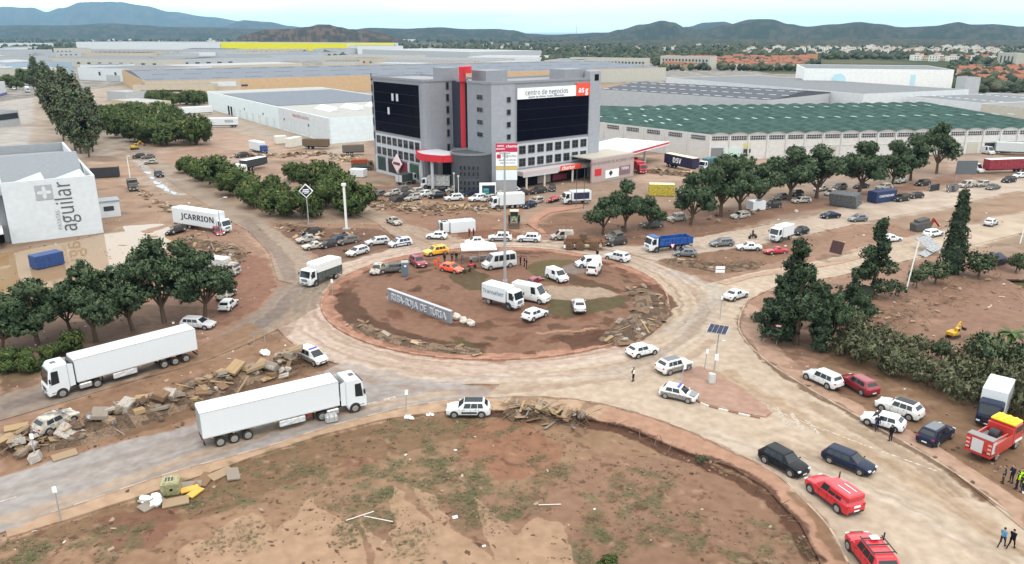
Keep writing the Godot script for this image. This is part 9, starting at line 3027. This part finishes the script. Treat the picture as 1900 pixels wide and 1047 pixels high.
func heap(called: String,label: String,line: Array,wide: float,high: float,rng: RandomNumberGenerator) -> void:
	var m := MB.new()
	var l := curve(line,0.8)
	var rows := []
	for i in l.size():
		var d: Vector2 = (l[mini(i + 1,l.size() - 1)] - l[maxi(i - 1,0)]).normalized()
		var s := Vector2(-d.y,d.x)
		var e := sin(PI * clampf((i + 0.5) / l.size(),0.0,1.0))
		e = minf(1.0,e * 2.5)
		var row := []
		for j in 9:
			var t := -1.0 + j / 4.0
			var p: Vector2 = l[i] + s * t * wide * (0.75 + 0.25 * e)
			var y := gy(V3(p)) - 0.12
			y += (high * e * pow(cos(t * PI * 0.5),1.3) * rng.randf_range(0.55,1.2) + 0.1) if absf(t) < 0.99 else 0.0
			row.append(V3(p,y))
		rows.append(row)
	for i in rows.size() - 1:
		for j in 8:
			m.col = [Color(0.15,0.1,0.07),Color(0.2,0.14,0.1),Color(0.12,0.085,0.06),Color(0.24,0.17,0.12)][rng.randi() % 4]
			m.quad(rows[i][j],rows[i + 1][j],rows[i + 1][j + 1],rows[i][j + 1])
	one(called,m.mesh(50),mat("heap_soil",1,1,1,0.95,0.0,t_dirt,1.2),label,"debris mound")
func sky_cover() -> ImageTexture:
	var w := 2048
	var h := 1024
	var n := FastNoiseLite.new()
	n.seed = 12
	n.frequency = 1.6
	n.fractal_octaves = 4
	var im := Image.create_empty(w,h,false,Image.FORMAT_RGBA8)
	im.fill(Color(1,1,1,0))
	for y in h / 2:
		var e := PI * (0.5 - (y + 0.5) / h)
		if e > 0.6 and y % 2 == 1:
			continue
		for x in w:
			var a := TAU * x / w
			var d := V(cos(a),0,sin(a)) * cos(e) * 1.4
			d.y = sin(e) * 11.0
			var v := smoothstep(-0.2,0.35,n.get_noise_3dv(d))
			var c := Color(1,1,1,v)
			im.set_pixel(x,y,c)
			if e > 0.6 and y + 1 < h / 2: im.set_pixel(x,y + 1,c)
	return ImageTexture.create_from_image(im)
func _ready() -> void:
	# camera: a drone 38 m up,looking down by 17.8 degrees
	var cam := Camera3D.new()
	cam.name = "camera"
	cam.position = V(0,38,0)
	cam.rotation_degrees = V(-17.77,0,0)
	cam.fov = 39.96
	cam.near = 0.5
	cam.far = 40000.0
	add_child(cam)
	var e := Environment.new()
	e.background_mode = Environment.BG_SKY
	var s := ProceduralSkyMaterial.new()
	s.sky_top_color = Color(1.0,1.0,1.0)
	s.sky_horizon_color = Color(0.87,0.96,0.99)
	s.sky_energy_multiplier = 1.35
	s.sky_curve = 0.25
	s.ground_bottom_color = Color(0.45,0.4,0.36)
	s.ground_horizon_color = Color(0.6,0.62,0.62)
	s.sky_cover = sky_cover()
	s.sky_cover_modulate = Color(0.5,0.48,0.46)
	e.sky = Sky.new()
	e.sky.sky_material = s
	e.tonemap_mode = Environment.TONE_MAPPER_LINEAR
	e.tonemap_exposure = 1.0
	e.sdfgi_enabled = true
	e.ssao_enabled = true
	e.ssil_enabled = true
	e.fog_enabled = true
	e.fog_density = 0.000045
	e.fog_light_color = Color(0.66,0.84,0.97)
	var we := WorldEnvironment.new()
	we.name = "overcast_sky"
	we.environment = e
	add_child(we)
	var sun := DirectionalLight3D.new()
	sun.name = "sun"
	sun.light_energy = 0.48
	sun.light_color = Color(1.0,0.97,0.93)
	sun.light_angular_distance = 14.0
	sun.shadow_enabled = true
	sun.sky_mode = DirectionalLight3D.SKY_MODE_LIGHT_ONLY
	sun.rotation_degrees = V(-62,35,0)
	add_child(sun)
	t_mottle = noise_tex(0.012,0.945,1.0,5,2)
	t_grain = noise_tex(0.06,0.84,1.0,4,3)
	t_dirt = noise_tex(0.008,0.7,1.0,5,4)
	t_bump = bump_tex(0.05,4,4.0)
	base_mats()
	plan_ground()
	build_ground()
	build_plain()
	build_hills()
	build_halls()
	business_centre()
	build_town()
	build_trees()
	build_weeds()
	build_traffic()
	build_people()
	build_props()
	build_debris()
